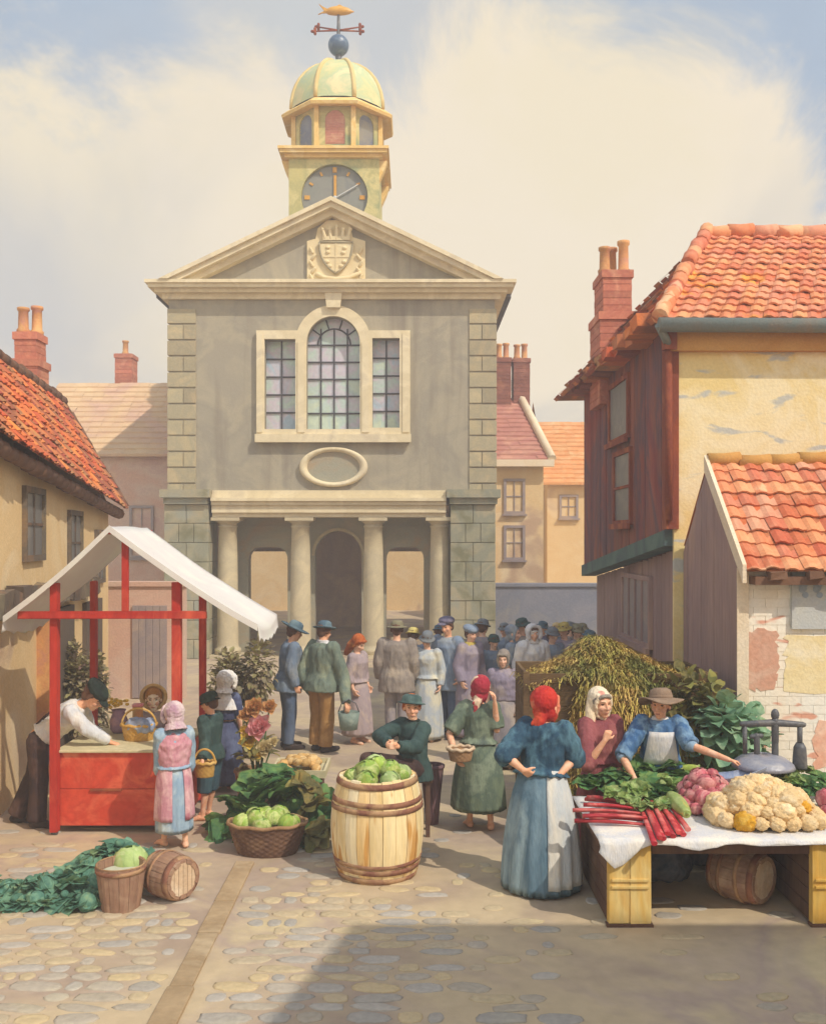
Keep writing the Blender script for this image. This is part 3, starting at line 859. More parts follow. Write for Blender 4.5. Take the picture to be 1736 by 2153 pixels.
# window surround
sur = [(540, 930), (862, 930), (862, 696)] + arch(701, 722, 79, 19, 161, 22) + [(540, 696)]
inn = lambda q, e: q
mb = MB(); mb.plate(HP(*sur), [HP(*q) for q in (h_l, h_c, h_r)], Y0 - .10, Y0 + .06)
mb.box(hx(538), hx(864), Y0 - .17, Y0 - .101, hz(931), hz(914))
mb.plate(HP((688, 650), (716, 650), (722, 606), (682, 606)), [], Y0 - .2, Y0 - .02)
for q0, q1 in ((541, 553), (627, 641), (761, 776), (846, 861)):
    mb.box(hx(q0), hx(q1), Y0 - .125, Y0 - .101, hz(910), hz(720 if q0 in (627, 761) else 702))
wf = part('window_surround', mb, 'dressed', hall)
def lights(q, cols, rows, archc=None):
    us = [p[0] for p in q]; u0, u1, v0, v1 = min(us), max(us), min(p[1] for p in q), max(p[1] for p in q)
    g = MB(); g.plate(HP(*q), [], Y0 + .22, Y0 + .25); win = part('leaded_window', g, 'glass', hall)
    b = MB()
    for i in range(1, cols):
        u = u0 + (u1 - u0) * i / cols
        top = v0 if archc is None else archc[1] - math.sqrt(max(0, archc[2] ** 2 - (u - archc[0]) ** 2))
        if archc: top = max(top, archc[1] - archc[2] * .62)
        b.box(hx(u) - .016, hx(u) + .016, Y0 + .19, Y0 + .218, hz(v1), hz(top))
    vt = v0 if archc is None else archc[1]
    k = rows
    for i in range(0 if archc else 1, k):
        v = vt + (v1 - vt) * i / k; b.box(hx(u0), hx(u1), Y0 + .188, Y0 + .217, hz(v) - .016, hz(v) + .016)
    if archc:
        for rr in (.62,):
            pts = arch(archc[0], archc[1], archc[2] * rr); b.tube([(hx(p), Y0 + .2, hz(q_)) for p, q_ in pts], .018, 6)
        for a in (36, 72, 108, 144):
            p0 = (archc[0] + archc[2] * .62 * math.cos(R(a)), archc[1] - archc[2] * .62 * math.sin(R(a))); p1 = (archc[0] + archc[2] * math.cos(R(a)), archc[1] - archc[2] * math.sin(R(a)))
            b.tube([(hx(p0[0]), Y0 + .2, hz(p0[1])), (hx(p1[0]), Y0 + .2, hz(p1[1]))], .016, 6)
    part('lead_bars', b, 'lead', win)
lights(h_l, 2, 5); lights(h_c, 4, 5, (701, 722, 56)); lights(h_r, 2, 5)
# quoins
for (ua, ub, side) in ((355, 412, 0), (986, 1041, 1)):
    mb = MB(); v = 648; i = 0
    while v < 1018:
        hgt = 33.5
        x0, x1 = hx(ua) - (.03 if side == 0 else 0), hx(ub) + (.03 if side else 0)
        if i % 2 == 0: mb.box(x0, x1, Y0 - .035, Y0 + .6, hz(v + hgt) + .018, hz(v) - .018, bev=.01)
        else:
            m = x0 + (x1 - x0) * (.56 if side == 0 else .46)
            mb.box(x0, m - .008, Y0 - .03, Y0 + .3, hz(v + hgt) + .018, hz(v) - .018, bev=.01); mb.box(m + .008, x1, Y0 - .035, Y0 + .3, hz(v + hgt) + .018, hz(v) - .018, bev=.01)
        v += hgt; i += 1
    part('quoins', mb, 'quoin', hall)
# main cornice, raking cornices, tympanum
mb = MB()
for v0, v1, pr in ((596, 603, .42), (603, 611, .36), (611, 619, .24), (619, 630, .10)):
    e = pr * 1.0
    mb.box(hx(352) - e, hx(1043) + e, Y0 - pr, Y0 + 8.2 + e, hz(v1), hz(v0) - .002 * (pr > .1))
part('cornice', mb, 'dressed', hall)
mb = MB()
for o0, o1, pr in ((0, 9, .46), (9, 20, .38), (20, 33, .22)):
    for sg in (-1, 1):
        e = (699 + sg * 372, 604); ap = (699, 426)
        sl = (604 - 426) / 372
        q = [(699, 426 + o0), (699, 426 + o1), (699 + sg * (372 - (o1) / sl * .0), 604 + o1 - 26 if 0 else 604 + o1 * .0 + 0), ]
        # band parallel to the slope, cut level at the cornice
        ub0 = 699 + sg * (596 - 426 - o0) / sl; ub1 = 699 + sg * (596 - 426 - o1) / sl
        mb.plate(HP((699, 426 + o0), (ub0, 596), (ub1, 596), (699, 426 + o1)), [], Y0 - pr, Y0 + .3)
part('raking_cornice', mb, 'dressed', hall)
mb = MB(); mb.plate(HP((380, 597), (1018, 597), (699, 455)), [], Y0 + .02, Y0 + .3); part('tympanum', mb, 'render_grey', hall)
# roof behind the pediment
mb = MB()
for sg in (-1, 1):
    ex, rx = hx(699 + sg * 378), hx(699); ze, zr = hz(606), hz(430)
    q = [(ex, ze), (rx, zr), (rx, zr - .14), (ex, ze - .14)]
    mb.plate(q, [], Y0 + .301, Y0 + 8.6)
part('roof', mb, 'slate', hall)
# coat of arms: a carved panel with quartered shield, crown, scroll
mb = MB()
mb.plate(HP((646, 592), (768, 592), (768, 508), (742, 500), (736, 474), (715, 464), (688, 464), (668, 482), (664, 503), (646, 508)), [], Y0 - .06, Y0 + .02)
arms = part('coat_of_arms', mb, 'arms_stone', hall)
sh = [(672, 512), (742, 512)] + [(742 - 4 * t - 31 * t ** 3, 512 + 66 * t) for t in [i / 8 for i in range(1, 9)]] + [(672 + 4 * t + 31 * t ** 3, 512 + 66 * t) for t in [1 - i / 8 for i in range(0, 8)]]
mb = MB(); mb.plate(HP(*sh), [], Y0 - .12, Y0 - .061)
mb.box(hx(706), hx(708.4), Y0 - .135, Y0 - .121, hz(574), hz(513)); mb.box(hx(675), hx(739), Y0 - .134, Y0 - .121, hz(544), hz(541.5))
for (u, v) in ((690, 523), (690, 533), (725, 524), (722, 534), (688, 553), (694, 562), (724, 553), (718, 562)):
    mb.ball((hx(u), Y0 - .12, hz(v)), (.06, .04, .045), 10, 6)
part('shield', mb, 'arms_stone', arms)
mb = MB(); pts = sh + [sh[0]]
mb.tube([(hx(u), Y0 - .12, hz(v)) for u, v in pts], .028, 6); part('shield_border', mb, 'quoin', arms)
mb = MB()
for u in range(684, 733, 12):
    mb.tube([(hx(u), Y0 - .1, hz(505)), (hx(u + (u - 707) * .18), Y0 - .12, hz(484 - 6 * (u == 708)))], [.05, .035], 8, dome=True); mb.ball((hx(u + (u - 707) * .2), Y0 - .12, hz(485 - 4 * (u == 708))), .05, 8, 6)
mb.box(hx(680), hx(736), Y0 - .14, Y0 - .062, hz(508), hz(500)); part('carved_crown', mb, 'arms_stone', arms)
mb = MB(); mb.tube([(hx(668), Y0 - .08, hz(578)), (hx(682), Y0 - .11, hz(586)), (hx(707), Y0 - .12, hz(589)), (hx(734), Y0 - .11, hz(586)), (hx(756), Y0 - .08, hz(576))], .05, 8, dome=True)
for s0 in (657, 757):
    for k in range(5): mb.tube([(hx(s0), Y0 - .07, hz(588 - k * 14)), (hx(s0 + (6 if k % 2 else -4) * (1 if s0 < 700 else -1)), Y0 - .1, hz(580 - k * 14))], [.04, .03], 6, dome=True)
part('carved_scroll', mb, 'arms_stone', arms)
# oval plaque
mb = MB(); rs = []
for rr, yy in ((72, .0), (71, -.09), (66, -.12), (59, -.10), (55, -.03), (55, .0)):
    rs.append([V((hx(701 + rr * math.cos(a)), Y0 + yy, hz(982 - rr * .585 * math.sin(a)))) for a in [2 * PI * k / 48 for k in range(48)]])
mb.loft(rs, cap0=False, cap1=False); pl = part('oval_plaque', mb, 'dressed', hall)
mb = MB(); mb.plate([(hx(701 + 56 * math.cos(a)), hz(982 - 33 * math.sin(a))) for a in [2 * PI * k / 40 for k in range(40)]], [], Y0 - .012, Y0 + .02); part('plaque_panel', mb, 'inner_wall', pl)
# corner piers and their caps
for (ua, ub, ca, cb) in ((347, 441, 342, 446), (946, 1041, 938, 1050)):
    mb = MB(); rnd = random.Random(ua); v = 1060
    rows_ = 8; hgt = (1384.5 - 1060) / rows_
    for r_ in range(rows_):
        n = 2 + r_ % 2; x0, x1 = hx(ua), hx(ub)
        for k in range(n):
            sh_ = rnd.uniform(-.02, .02)
            mb.box(x0 + (x1 - x0) * k / n + .006, x0 + (x1 - x0) * (k + 1) / n - .006, Y0 - .12 + sh_ * .4, Y0 + .9, hz(v + hgt) + .006, hz(v) - .006, bev=.014)
        v += hgt
    mb.box(hx(ua) + .02, hx(ub) - .02, Y0 - .09, Y0 + .88, 0, hz(1060))
    pr = part('corner_pier', mb, 'moss_stone', hall)
    mb = MB()
    mb.box(hx(ca), hx(cb), Y0 - .30, Y0 + .9, hz(1047), hz(1030)); mb.box(hx(ca) + .07, hx(cb) - .07, Y0 - .22, Y0 + .88, hz(1060), hz(1047) - .002)
    part('pier_cap', mb, 'moss_stone', pr)
# string course and entablature over the columns
mb = MB()
for v0, v1, pr in ((1031, 1040, .08), (1040, 1047, .13), (1047, 1054, .24), (1054, 1062, .18), (1062, 1078, .12), (1078, 1087, .05)):
    mb.box(hx(447), hx(937), Y0 - pr, Y0 + .95, hz(v1), hz(v0) - .002)
part('entablature', mb, 'dressed', hall)
for u in (474, 629, 784, 925):
    mb = MB(); x = hx(u); y_ = Y0 + .28; zt = hz(1087)
    mb.lathe([(.30, 0), (.30, .12), (.31, .14), (.31, .2), (.252, .24), (.248, .3), (.24, 1.2), (.225, 2.4), (.208, zt - .24), (.23, zt - .23), (.23, zt - .20), (.208, zt - .19), (.21, zt - .15), (.30, zt - .09), (.30, zt - .085)], 28, M=Matrix.Translation((x, y_, 0)))
    mb.box(x - .33, x + .33, y_ - .33, y_ + .33, zt - .085, zt - .004); mb.box(x - .36, x + .36, y_ - .36, y_ + .36, 0, .07)
    part('column', mb, 'column_stone', hall)
# arcade wall behind the columns
d_c = [(652, 1384.6), (755, 1384.6)] + arch(703.5, 1170, 51.5, 0, 180, 18, 54)
def flat_arch(u0, u1, vt): return [(u0, 1384.6), (u1, 1384.6), (u1, vt + 26)] + [(u1 - 20 * math.sin(R(t)) * 0 - 22 * (1 - math.cos(R(t))), vt + 26 - 26 * math.sin(R(t))) for t in (20, 45, 70, 90)] + [(u0 + 22 * (1 - math.cos(R(t))), vt + 26 - 26 * math.sin(R(t))) for t in (90, 70, 45, 20)] + [(u0, vt + 26)]
d_l = flat_arch(506, 592, 1152); d_r = flat_arch(809, 892, 1152)
mb = MB(); mb.plate(HP((441, 1384.5), (946, 1384.5), (946, 1087), (441, 1087)), [HP(*q) for q in (d_l, d_c, d_r)], Y0 + 1.05, Y0 + 1.4)
for (a_, b_) in ((500, 600), (802, 900)):
    for v in (1105, 1119, 1133): mb.box(hx(a_), hx(b_), Y0 + 1.02, Y0 + 1.049, hz(v + 5), hz(v))
aw = part('arcade_wall', mb, 'inner_wall', hall)
mb = MB()
o_ = arch(703.5, 1170, 58, 0, 180, 18, 61); i_ = arch(703.5, 1170, 52, 0, 180, 18, 54.5)
mb.plate(HP(*(o_ + i_[::-1])), [], Y0 + .99, Y0 + 1.048); part('arch_moulding', mb, 'quoin', hall)
mb = MB()   # open market floor: rear wall, ceiling, side piers
mb.plate(HP((355, 1384.5), (1040, 1384.5), (1040, 1060), (355, 1060)), [HP((372, 1384.6), (520, 1384.6), (520, 1170), (372, 1170)), HP((770, 1384.6), (915, 1384.6), (915, 1170), (770, 1170))], Y0 + 7.8, Y0 + 8.2)
mb.box(hx(357), hx(1038), Y0 + .96, Y0 + 7.79, hz(1060), hz(1034))
for sx_ in (355, 1040 - 36):
    for yy in (2.9, 5.0, 7.0): mb.box(hx(sx_), hx(sx_ + 36), Y0 + yy, Y0 + yy + .7, 0, hz(1060))
part('market_floor', mb, 'interior', hall)
# ---- clock tower
TD = 23.2
tx = lambda u: XU(u, TD); tz = lambda v: ZV(v, TD)
TP = lambda *uv: [(tx(u), tz(v)) for u, v in uv]
tw0, tw1 = tx(607), tx(797); TY1 = TD + (tw1 - tw0)
mb = MB(); mb.plate(TP((607, 470), (797, 470), (797, 330), (607, 330)), [TP(*[(703 + 70 * math.cos(a), 412 - 68 * math.sin(a)) for a in [2 * PI * k / 40 for k in range(40)]])], TD, TD + .16)
mb.box(tw0, tw1, TD + .16, TY1, tz(560), tz(331))
tower = part('clock_tower', mb, 'tower_paint', hall)
mb = MB()
for v0, v1, pr in ((313, 319, .24), (319, 326, .20), (326, 333, .09)): mb.box(tw0 - pr, tw1 + pr, TD - pr, TY1 + pr, tz(v1), tz(v0) - .002)
for sg, xx in ((-1, tw0), (1, tw1)):
    for yy in (TD + .12, TY1 - .4):
        mb.plate([(xx, tz(375)), (xx, tz(333.5)), (xx + sg * .19, tz(333.5)), (xx + sg * .12, tz(352))], [], yy, yy + .26)
part('tower_cornice', mb, 'cornice_paint', tower)
mb = MB(); mb.plate([(tx(703 + 69.5 * math.cos(a)), tz(412 - 67.5 * math.sin(a))) for a in [2 * PI * k / 44 for k in range(44)]], [], TD + .10, TD + .14); cf = part('clock_face', mb, 'clock_face', tower)
mb = MB()
for k in range(12):
    a = R(30 * k); big = k % 3 == 0
    c0 = V((tx(703), tz(412))); p = [c0 + V((math.sin(a), math.cos(a))) * r_ for r_ in (.61, .71 if not big else .74)]
    mb = MB(); mb.plate_bar(p[0], p[1], .05 if not big else .10, TD + .08, TD + .099); part('hour_mark', mb, 'gold', cf)
mb = MB(); mb.plate_bar((tx(704), tz(424)), (tx(704), tz(366)), .065, TD + .06, TD + .078); part('clock_hand', mb, 'gold', cf)
mb = MB(); mb.plate_bar((tx(699), tz(417)), (tx(752), tz(386)), .025, TD + .04, TD + .058); mb.ball((tx(703.5), TD + .06, tz(413)), (.05, .03, .05), 10, 6); part('clock_hand', mb, 'notice', cf)
# lantern
LY = (TD + TY1) / 2; LC = V((tx(704), LY)); ls = LY / F
ap = lambda px: px * ls                        # apothem from surveyed half-width
zl = lambda v: ZV(v, LY - ap(90))
def octa(a, z, rot=0):
    c = a / math.cos(PI / 8)
    return [V((LC.x + c * math.cos(PI / 8 + PI / 4 * k), LC.y + c * math.sin(PI / 8 + PI / 4 * k), z)) for k in range(8)]
mb = MB()
A = ap(88); hw = A * math.tan(PI / 8)
for k in range(8):
    M = Matrix.Translation((LC.x, LC.y, 0)) @ Matrix.Rotation(PI / 4 * k, 4, 'Z')
    t = MB(); z0, z1 = zl(312), zl(222)
    hole = [(-hw * .55, z0 + .12), (hw * .55, z0 + .12)] + [(hw * .55 * math.cos(R(a)), zl(250) + hw * .55 * math.sin(R(a))) for a in range(0, 181, 15)]
    t.plate([(-hw, z0), (hw, z0), (hw, z1), (-hw, z1)], [hole], -A, -A + .07)
    mb.merge(t.bm, M, 0)
lan = part('lantern', mb, 'tower_paint', hall)
mb = MB()
for p in octa(A + .02, 0): mb = MB(); mb.box(p.x - .055, p.x + .055, p.y - .055, p.y + .055, zl(312), zl(220)); part('lantern_post', mb, 'cornice_paint', lan)
for k in range(8):
    M = Matrix.Translation((LC.x, LC.y, 0)) @ Matrix.Rotation(PI / 4 * k, 4, 'Z'); mb = MB(); z0 = zl(312) + .12; zt = zl(250) + hw * .55
    n = 12
    for i in range(n):
        z = z0 + (zt - z0) * i / n; mb.box(-hw * .6, hw * .6, -A + .055, -A + .10, z, z + (zt - z0) / n * 1.2, M=M @ Matrix.Translation((0, 0, z)) @ Matrix.Translation((0, -A + .08, 0)) @ Matrix.Rotation(R(28), 4, 'X') @ Matrix.Translation((0, A - .08, -z)))
    mb.box(-hw * .6, hw * .6, -A + .12, -A + .13, z0 - .05, zt + .05, M=M)
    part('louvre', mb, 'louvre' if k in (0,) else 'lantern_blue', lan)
mb = MB(); zt = lambda v: ZV(v, LY - ap(105))
mb.loft([octa(ap(91), zt(214)), octa(ap(112), zt(220)), octa(ap(114), zt(214)), octa(ap(102), zt(203)), octa(ap(94), zt(198)), octa(ap(60), zt(196))], smooth=False); part('lantern_eave', mb, 'cornice_paint', hall)
zd = lambda v: ZV(v, LY)
zd0, zd1 = zt(197), zd(136)
mb = MB(); prof = [(94 * math.cos(R(t)) ** .92, zd0 + (zd1 - zd0) * math.sin(R(t))) for t in range(0, 90, 9)] + [(5, zd1)]
for k in range(8):
    n0 = None
    cols_ = []
    for r_, v in prof:
        c = ap(r_) / math.cos(PI / 8)
        row_ = []
        for q in range(5):
            a = PI / 8 + PI / 4 * (k + q / 4); bulge = 1 - .035 * (1 - abs(q / 2 - 1))
            row_.append(V((LC.x + c * bulge * math.cos(a), LC.y + c * bulge * math.sin(a), v)))
        cols_.append(row_)
    mb.loft(cols_, closed=False)
dome = part('dome', mb, 'copper', hall)
mb = MB()
for k in range(8):
    a = PI / 8 + PI / 4 * k
    mb.tube([(LC.x + ap(r_) / math.cos(PI / 8) * math.cos(a), LC.y + ap(r_) / math.cos(PI / 8) * math.sin(a), v) for r_, v in prof], .055, 6)
part('dome_rib', mb, 'copper_rib', dome)
# weather vane
x0 = LC.x
mb = MB(); mb.lathe([(.16, zd(140)), (.12, zd(134)), (.06, zd(126)), (.09, zd(118)), (.05, zd(114)), (.045, zd(60)), (.03, zd(24))], 16, M=Matrix.Translation((LC.x, LC.y, 0)))
vane = part('weather_vane', mb, 'iron', hall)
mb = MB(); mb.ball((LC.x, LC.y, zd(95)), .265, 28, 18); part('vane_ball', mb, 'lead_ball', vane)
mb = MB()
for (du, dv) in ((47, 14), (-47, 14), (44, -17), (-44, -17)):
    a, b = V((LC.x, LC.y, zd(63))), V((LC.x + du * ls, LC.y + (-.25 if dv > 0 else .25), zd(62 + dv)))
    mb.tube([a, b], [.026, .018], 8); t = (b - a).normalized()
    for o in (V((0, 0, .07)), V((0, 0, -.06)), t * .08): mb.tube([b, b + o], [.03, .04], 8, dome=True)
part('compass_arm', mb, 'post_red', vane)
mb = MB(); rs = []
for i in range(15):
    t = i / 14; u = 672 + 66 * t; hgt = (.8 * math.sin(PI * min(1, t * 1.02 + .02)) ** .7 * 9.5 + 2.0) if t > .12 else 3
    hgt *= 1 if t < .85 else (1 - (t - .85) * 3.5)
    rs.append([V((tx(u), LC.y + .10 * math.sin(a) * (hgt / 10), zd(24 - 2 * math.sin(t * PI)) + hgt * ls * math.cos(a))) for a in [2 * PI * q / 12 for q in range(12)]])
mb.loft(rs)
mb.plate([(tx(674), zd(24)), (tx(661), zd(8)), (tx(670), zd(14)), (tx(684), zd(20))], [], LC.y - .02, LC.y + .02); mb.plate([(tx(674), zd(22)), (tx(659), zd(30)), (tx(668), zd(27)), (tx(684), zd(26))], [], LC.y - .021, LC.y + .021)
mb.plate([(tx(695), zd(15)), (tx(706), zd(9)), (tx(716), zd(14))], [], LC.y - .015, LC.y + .015)
part('gilded_fish', mb, 'gold', vane)
# ------------------------------------------------------------------ tall house on the right
XJ, XS = 3.06, 3.24
YN, YF = 11.4, 17.0
ZE = 5.37
hr = thing('tall_house', 'tall cream and dark timber house with jettied upper storeys and orange tiled roof', 'house', (6, 14, 0))
mb = MB(); mb.plate([(XJ + .05, -.02), (10, -.02), (10, ZE), (XJ + .05, ZE)], [], YN - .06, YN); part('front_wall', mb, 'cream_wall', hr)
mb = MB(); rnd = random.Random(5)
# jettied upper storey: vertical boards on the street side, sole plate sagging to the far end
zb = lambda y: 2.86 + (2.27 - 2.86) * (y - YN) / (YF - YN)
y = YN
while y < YF - .01:
    l = min(rnd.uniform(.2, .34), YF - y)
    j = rnd.uniform(0, .014)
    mb.plate([(y + .004, zb(y)), (y + l - .004, zb(y + l)), (y + l - .004, ZE), (y + .004, ZE)], [], XJ - j, XJ + .08, axis='x'); y += l
mb.plate([(YN, zb(YN)), (YF, zb(YF)), (YF, ZE), (YN, ZE)], [], XJ + .081, 10, axis='x')
jet = part('jettied_storey', mb, 'timber', hr)
mb = MB(); a_, b_ = V((XJ - .02, YN, zb(YN))), V((XJ - .02, YF, zb(YF)))
mb.plate([(YN - .0, zb(YN) - .16), (YF, zb(YF) - .16), (YF, zb(YF) + .03), (YN, zb(YN) + .03)], [], XJ - .05, XJ + .2, axis='x')
part('jetty_beam', mb, 'jetty_green', hr)
mb = MB(); mb.box(XJ - .05, XJ + .10, YN - .09, YN + .10, 2.9, ZE - .03); mb.tube([(XJ - .03, YN - .12, 3.0), (XJ - .03, YN - .12, ZE - .25)], .045, 8); mb.box(XJ - .1, XJ + .05, YN - .2, YN - .06, ZE - .35, ZE - .14); part('corner_post', mb, 'post_red', hr)
# street-level boarded front
mb = MB(); y = YN + .02
while y < 16.7:
    l = min(rnd.uniform(.16, .3), 16.75 - y); j = rnd.uniform(0, .012)
    mb.box(XS - j, XS + .08, y + .004, y + l - .004, -.02, zb(y + l) - .17); y += l
mb.plate([(YN + .02, 0), (16.75, 0), (16.75, 2.05), (YN + .02, 2.6)], [], XS + .081, 9.9, axis='x')
part('shop_front', mb, 'timber_purple', hr)
def window_x(parent, x, y0, y1, z0, z1, frame, pane, fw=.07, cols=1, rows=2, hd=0):
    mb = MB(); mb.plate([(y0 - fw, z0 - fw), (y1 + fw, z0 - fw), (y1 + fw, z1 + fw), (y0 - fw, z1 + fw)], [[(y0, z0), (y1, z0), (y1, z1), (y0, z1)]], x - .05, x + .03, axis='x')
    mb.box(x - .10, x - .051, y0 - fw * 1.5, y1 + fw * 1.5, z0 - fw - .06, z0 - fw + .02)
    for i in range(1, cols): yy = y0 + (y1 - y0) * i / cols; mb.box(x - .045, x - .01, yy - .025, yy + .025, z0, z1)
    for i in range(1, rows): zz = z0 + (z1 - z0) * i / rows; mb.box(x - .043, x - .012, y0, y1, zz - .02, zz + .02)
    w_ = build('window', mb, MATS[frame], parent)
    g = MB(); g.box(x - .022, x - .018 + .03, y0 - .01, y1 + .01, z0 - .01, z1 + .01); build('pane', g, MATS[pane], w_)
window_x(hr, XJ, 13.45, 14.65, 4.28, 5.06, 'post_red', 'pane_dark', rows=1)
window_x(hr, XJ, 13.3, 14.3, 3.05, 4.0, 'post_red', 'pane_dark', rows=2)
window_x(hr, XS - .012, 12.9, 14.5, 1.35, 2.2, 'timber_purple', 'pane_lilac', cols=4, rows=1)
# hipped roof
RX, RZ = 4.2, 7.12; RY = 13.6
e = .28
A_, B_, C_, D_ = (XJ - e + .1, YN - e, ZE - .02), (10.3, YN - e, ZE - .02), (10.3, RY, RZ), (RX, RY, RZ)
E_ = (XJ - e - .2, YF + .2, ZE - .10); F_ = (10.3, YF + .3, ZE)
mb = MB()
mb.poly([V(p) for p in (A_, B_, C_, D_)]); mb.poly([V(p) for p in (E_, A_, D_)]); mb.poly([V(p) for p in (F_, E_, D_, C_)])
roof = part('roof', mb, 'pantile_brown', hr)
mb = MB(); tiles(mb, A_, B_, C_, D_, 15, .17, lift=.024, jit=.012, wave=.014)
part('roof_tiles', mb, 'pantile', roof)
mb = MB()
# side hip seen edge on: tiles as lapped courses with ragged verge over the timber wall
A2, E2, D2 = V(A_), V(E_), V(D_)
for r in range(10):
    t0, t1 = r / 10, min(1, (r + 1.25) / 10)
    p0, p1 = A2.lerp(D2, t0), E2.lerp(D2, t0); q0, q1 = A2.lerp(D2, t1), E2.lerp(D2, t1)
    n = max(1, int((p1 - p0).length / .26)); nr = (p1 - p0).cross(q0 - p0).normalized(); nr = nr if nr.z > 0 else -nr
    for k in range(n):
        j = nr * (.05 + rg.uniform(-.015, .02)); o = V((rg.uniform(-.05, .02), 0, 0))
        mb.poly([p0.lerp(p1, k / n) + j + o, p0.lerp(p1, (k + 1) / n) + j + o, q0.lerp(q1, (k + 1) / n) + j * .4, q0.lerp(q1, k / n) + j * .4]); mb.poly([p0.lerp(p1, k / n) + j + o, p0.lerp(p1, (k + 1) / n) + j + o, p0.lerp(p1, (k + 1) / n) + o - nr * .02, p0.lerp(p1, k / n) + o - nr * .02])
for k in range(16):
    y = YN + (YF - YN) * (k + .5) / 16; mb.box(XJ - .34 + rg.uniform(-.06, .05), XJ + .1, y - .2, y + .16, ZE - .06 + rg.uniform(-.03, .03), ZE + .06 + rg.uniform(-.03, .05), jit=.02)
part('roof_verge', mb, 'pantile_brown', roof)
mb = MB(); ridge_tiles(mb, V(A_) + V((0, 0, .04)), V(D_) + V((0, 0, .05)), 13, .095, jit=.04); ridge_tiles(mb, V(D_) + V((-.05, 0, .04)), V(C_) + V((0, 0, .04)), 18, .10); part('ridge_tiles', mb, 'pantile_red', roof)
mb = MB(); mb.tube([(XJ - .2, YN - .32, ZE - .09), (10.3, YN - .32, ZE - .13)], .085, 10); mb.tube([(XJ - .2, YN - .32, ZE - .09), (XJ - .03, YN - .14, ZE - .3)], .05, 8); part('gutter', mb, 'gutter_metal', hr)
mb = MB(); mb.box(XJ - .02, 10, YN - .16, YN - .062, ZE - .36, ZE - .1); part('fascia', mb, 'fascia', hr)
ch = chimney(hr, 2.93, 3.50, 14.9, 15.75, 4.9, 7.02, MATS['brick_red'], pots=3, steps=(6.35, .06))
# ------------------------------------------------------------------ low brick shed in front of it
sd = thing('brick_shed', 'low limewashed brick shed with red pantile roof against the tall house', 'shed', (5.2, 10.2, 0))
yA, yB, yC = 9.4, 10.4, 11.32
gz = [(yA, -.02), (yC, -.02), (yC, 2.62), (yB, 3.60), (yA, 2.58)]
mb = MB(); rnd = random.Random(8); y = yA
def gtop(y): return 2.58 + (y - yA) / (yB - yA) * 1.02 if y < yB else 3.60 - (y - yB) / (yC - yB) * .98
while y < yC - .01:
    l = min(rnd.uniform(.16, .27), yC - y); j = rnd.uniform(0, .014)
    ys = [y + .003, y + l - .003]; top = [(ys[1], gtop(ys[1])), (ys[0], gtop(ys[0]))]
    if ys[0] < yB < ys[1]: top.insert(1, (yB, 3.60))
    mb.plate([(ys[0], -.02), (ys[1], -.02)] + top, [], XS - .012 - j, XS + .06, axis='x'); y += l
mb.plate(gz, [], XS + .061, XS + .2, axis='x')
part('gable_wall', mb, 'timber_purple', sd)
mb = MB(); rnd = random.Random(9)
z = 0; r = 0
while z < 2.56:
    x = XS + .0 - (.12 if r % 2 else 0); hgt = .088
    while x < 7.4:
        l = .235; xa, xb = max(XS, x), min(7.4, x + l)
        if xb - xa > .03: mb.box(xa + .002, xb - .002, yA - .019 - rnd.uniform(0, .002), yA + .03, z + .002, z + hgt - .002)
        x += l
    z += hgt; r += 1
mb.box(XS + .02, 7.4, yA - .012, yA + .25, 0, 2.58)
part('front_wall', mb, 'lime_brick', sd)
def ragged(pts, seed, amp=.03, n=7):
    r_ = random.Random(seed); out = []
    for a, b in zip(pts, pts[1:] + pts[:1]):
        for k in range(n): t = k / n; out.append((a[0] + (b[0] - a[0]) * t + r_.uniform(-amp, amp) * (k > 0), a[1] + (b[1] - a[1]) * t + r_.uniform(-amp, amp) * (k > 0)))
    return out
mb = MB(); mb.plate(ragged([(3.29, 1.30), (3.56, 1.30), (3.60, 1.56), (3.58, 1.88), (3.29, 1.88)], 3), [], yA - .0245, yA - .015); part('bare_brick_patch', mb, 'patch_red', sd)
mb = MB(); mb.plate(ragged([(3.66, 1.28), (7.3, 1.26), (7.3, 1.82), (3.68, 1.84)], 4, .035, 12), [], yA - .0240, yA - .0152); part('yellow_render', mb, 'lime_yellow', sd)
mb = MB(); mb.plate(ragged([(3.95, .5), (4.6, .5), (4.6, 1.0), (4.0, 1.0)], 5, .05), [], yA - .0242, yA - .0151); part('bare_brick_patch', mb, 'patch_red', sd)
mb = MB(); mb.box(3.72, 4.75, yA - .06, yA - .02, 1.90, 2.47); nb = part('notice_board', mb, 'notice', sd)
for cx in (3.83, 3.97):
    mb = MB()
    for (dx, dz, r_) in ((0, .07, .05), (-.01, .01, .035), (.02, -.045, .03), (.0, .02, .035)): mb.plate([(cx + dx + r_ * math.cos(a), 2.28 + dz + r_ * math.sin(a)) for a in [2 * PI * k / 12 for k in range(12)]], [], yA - .066 - dx * .05 - r_ * .02, yA - .0602)
    part('notice_mark', mb, 'notice_blue', nb)
mb = MB(); ra, rb = (XS - .02, yA - .2, 2.47), (7.5, yA - .2, 2.47); rc, rd_ = (7.5, yB, 3.64), (XS - .02, yB, 3.64)
mb.poly([V(p) for p in (ra, rb, rc, rd_)]); mb.poly([V((XS - .02, yC, 2.7)), V((7.5, yC, 2.7)), V(rc), V(rd_)]); rf = part('roof', mb, 'pantile_brown', sd)
mb = MB(); tiles(mb, ra, rb, rc, rd_, 9, .18, lift=.026, jit=.014, wave=.017); part('roof_tiles', mb, 'pantile_red', rf)
mb = MB(); ridge_tiles(mb, V(rd_), V(rc), 13, .075); part('ridge_tiles', mb, 'fascia', rf)
mb = MB(); tb = lambda y: 3.66 - (yB - y) / (yB - yA) * 1.05
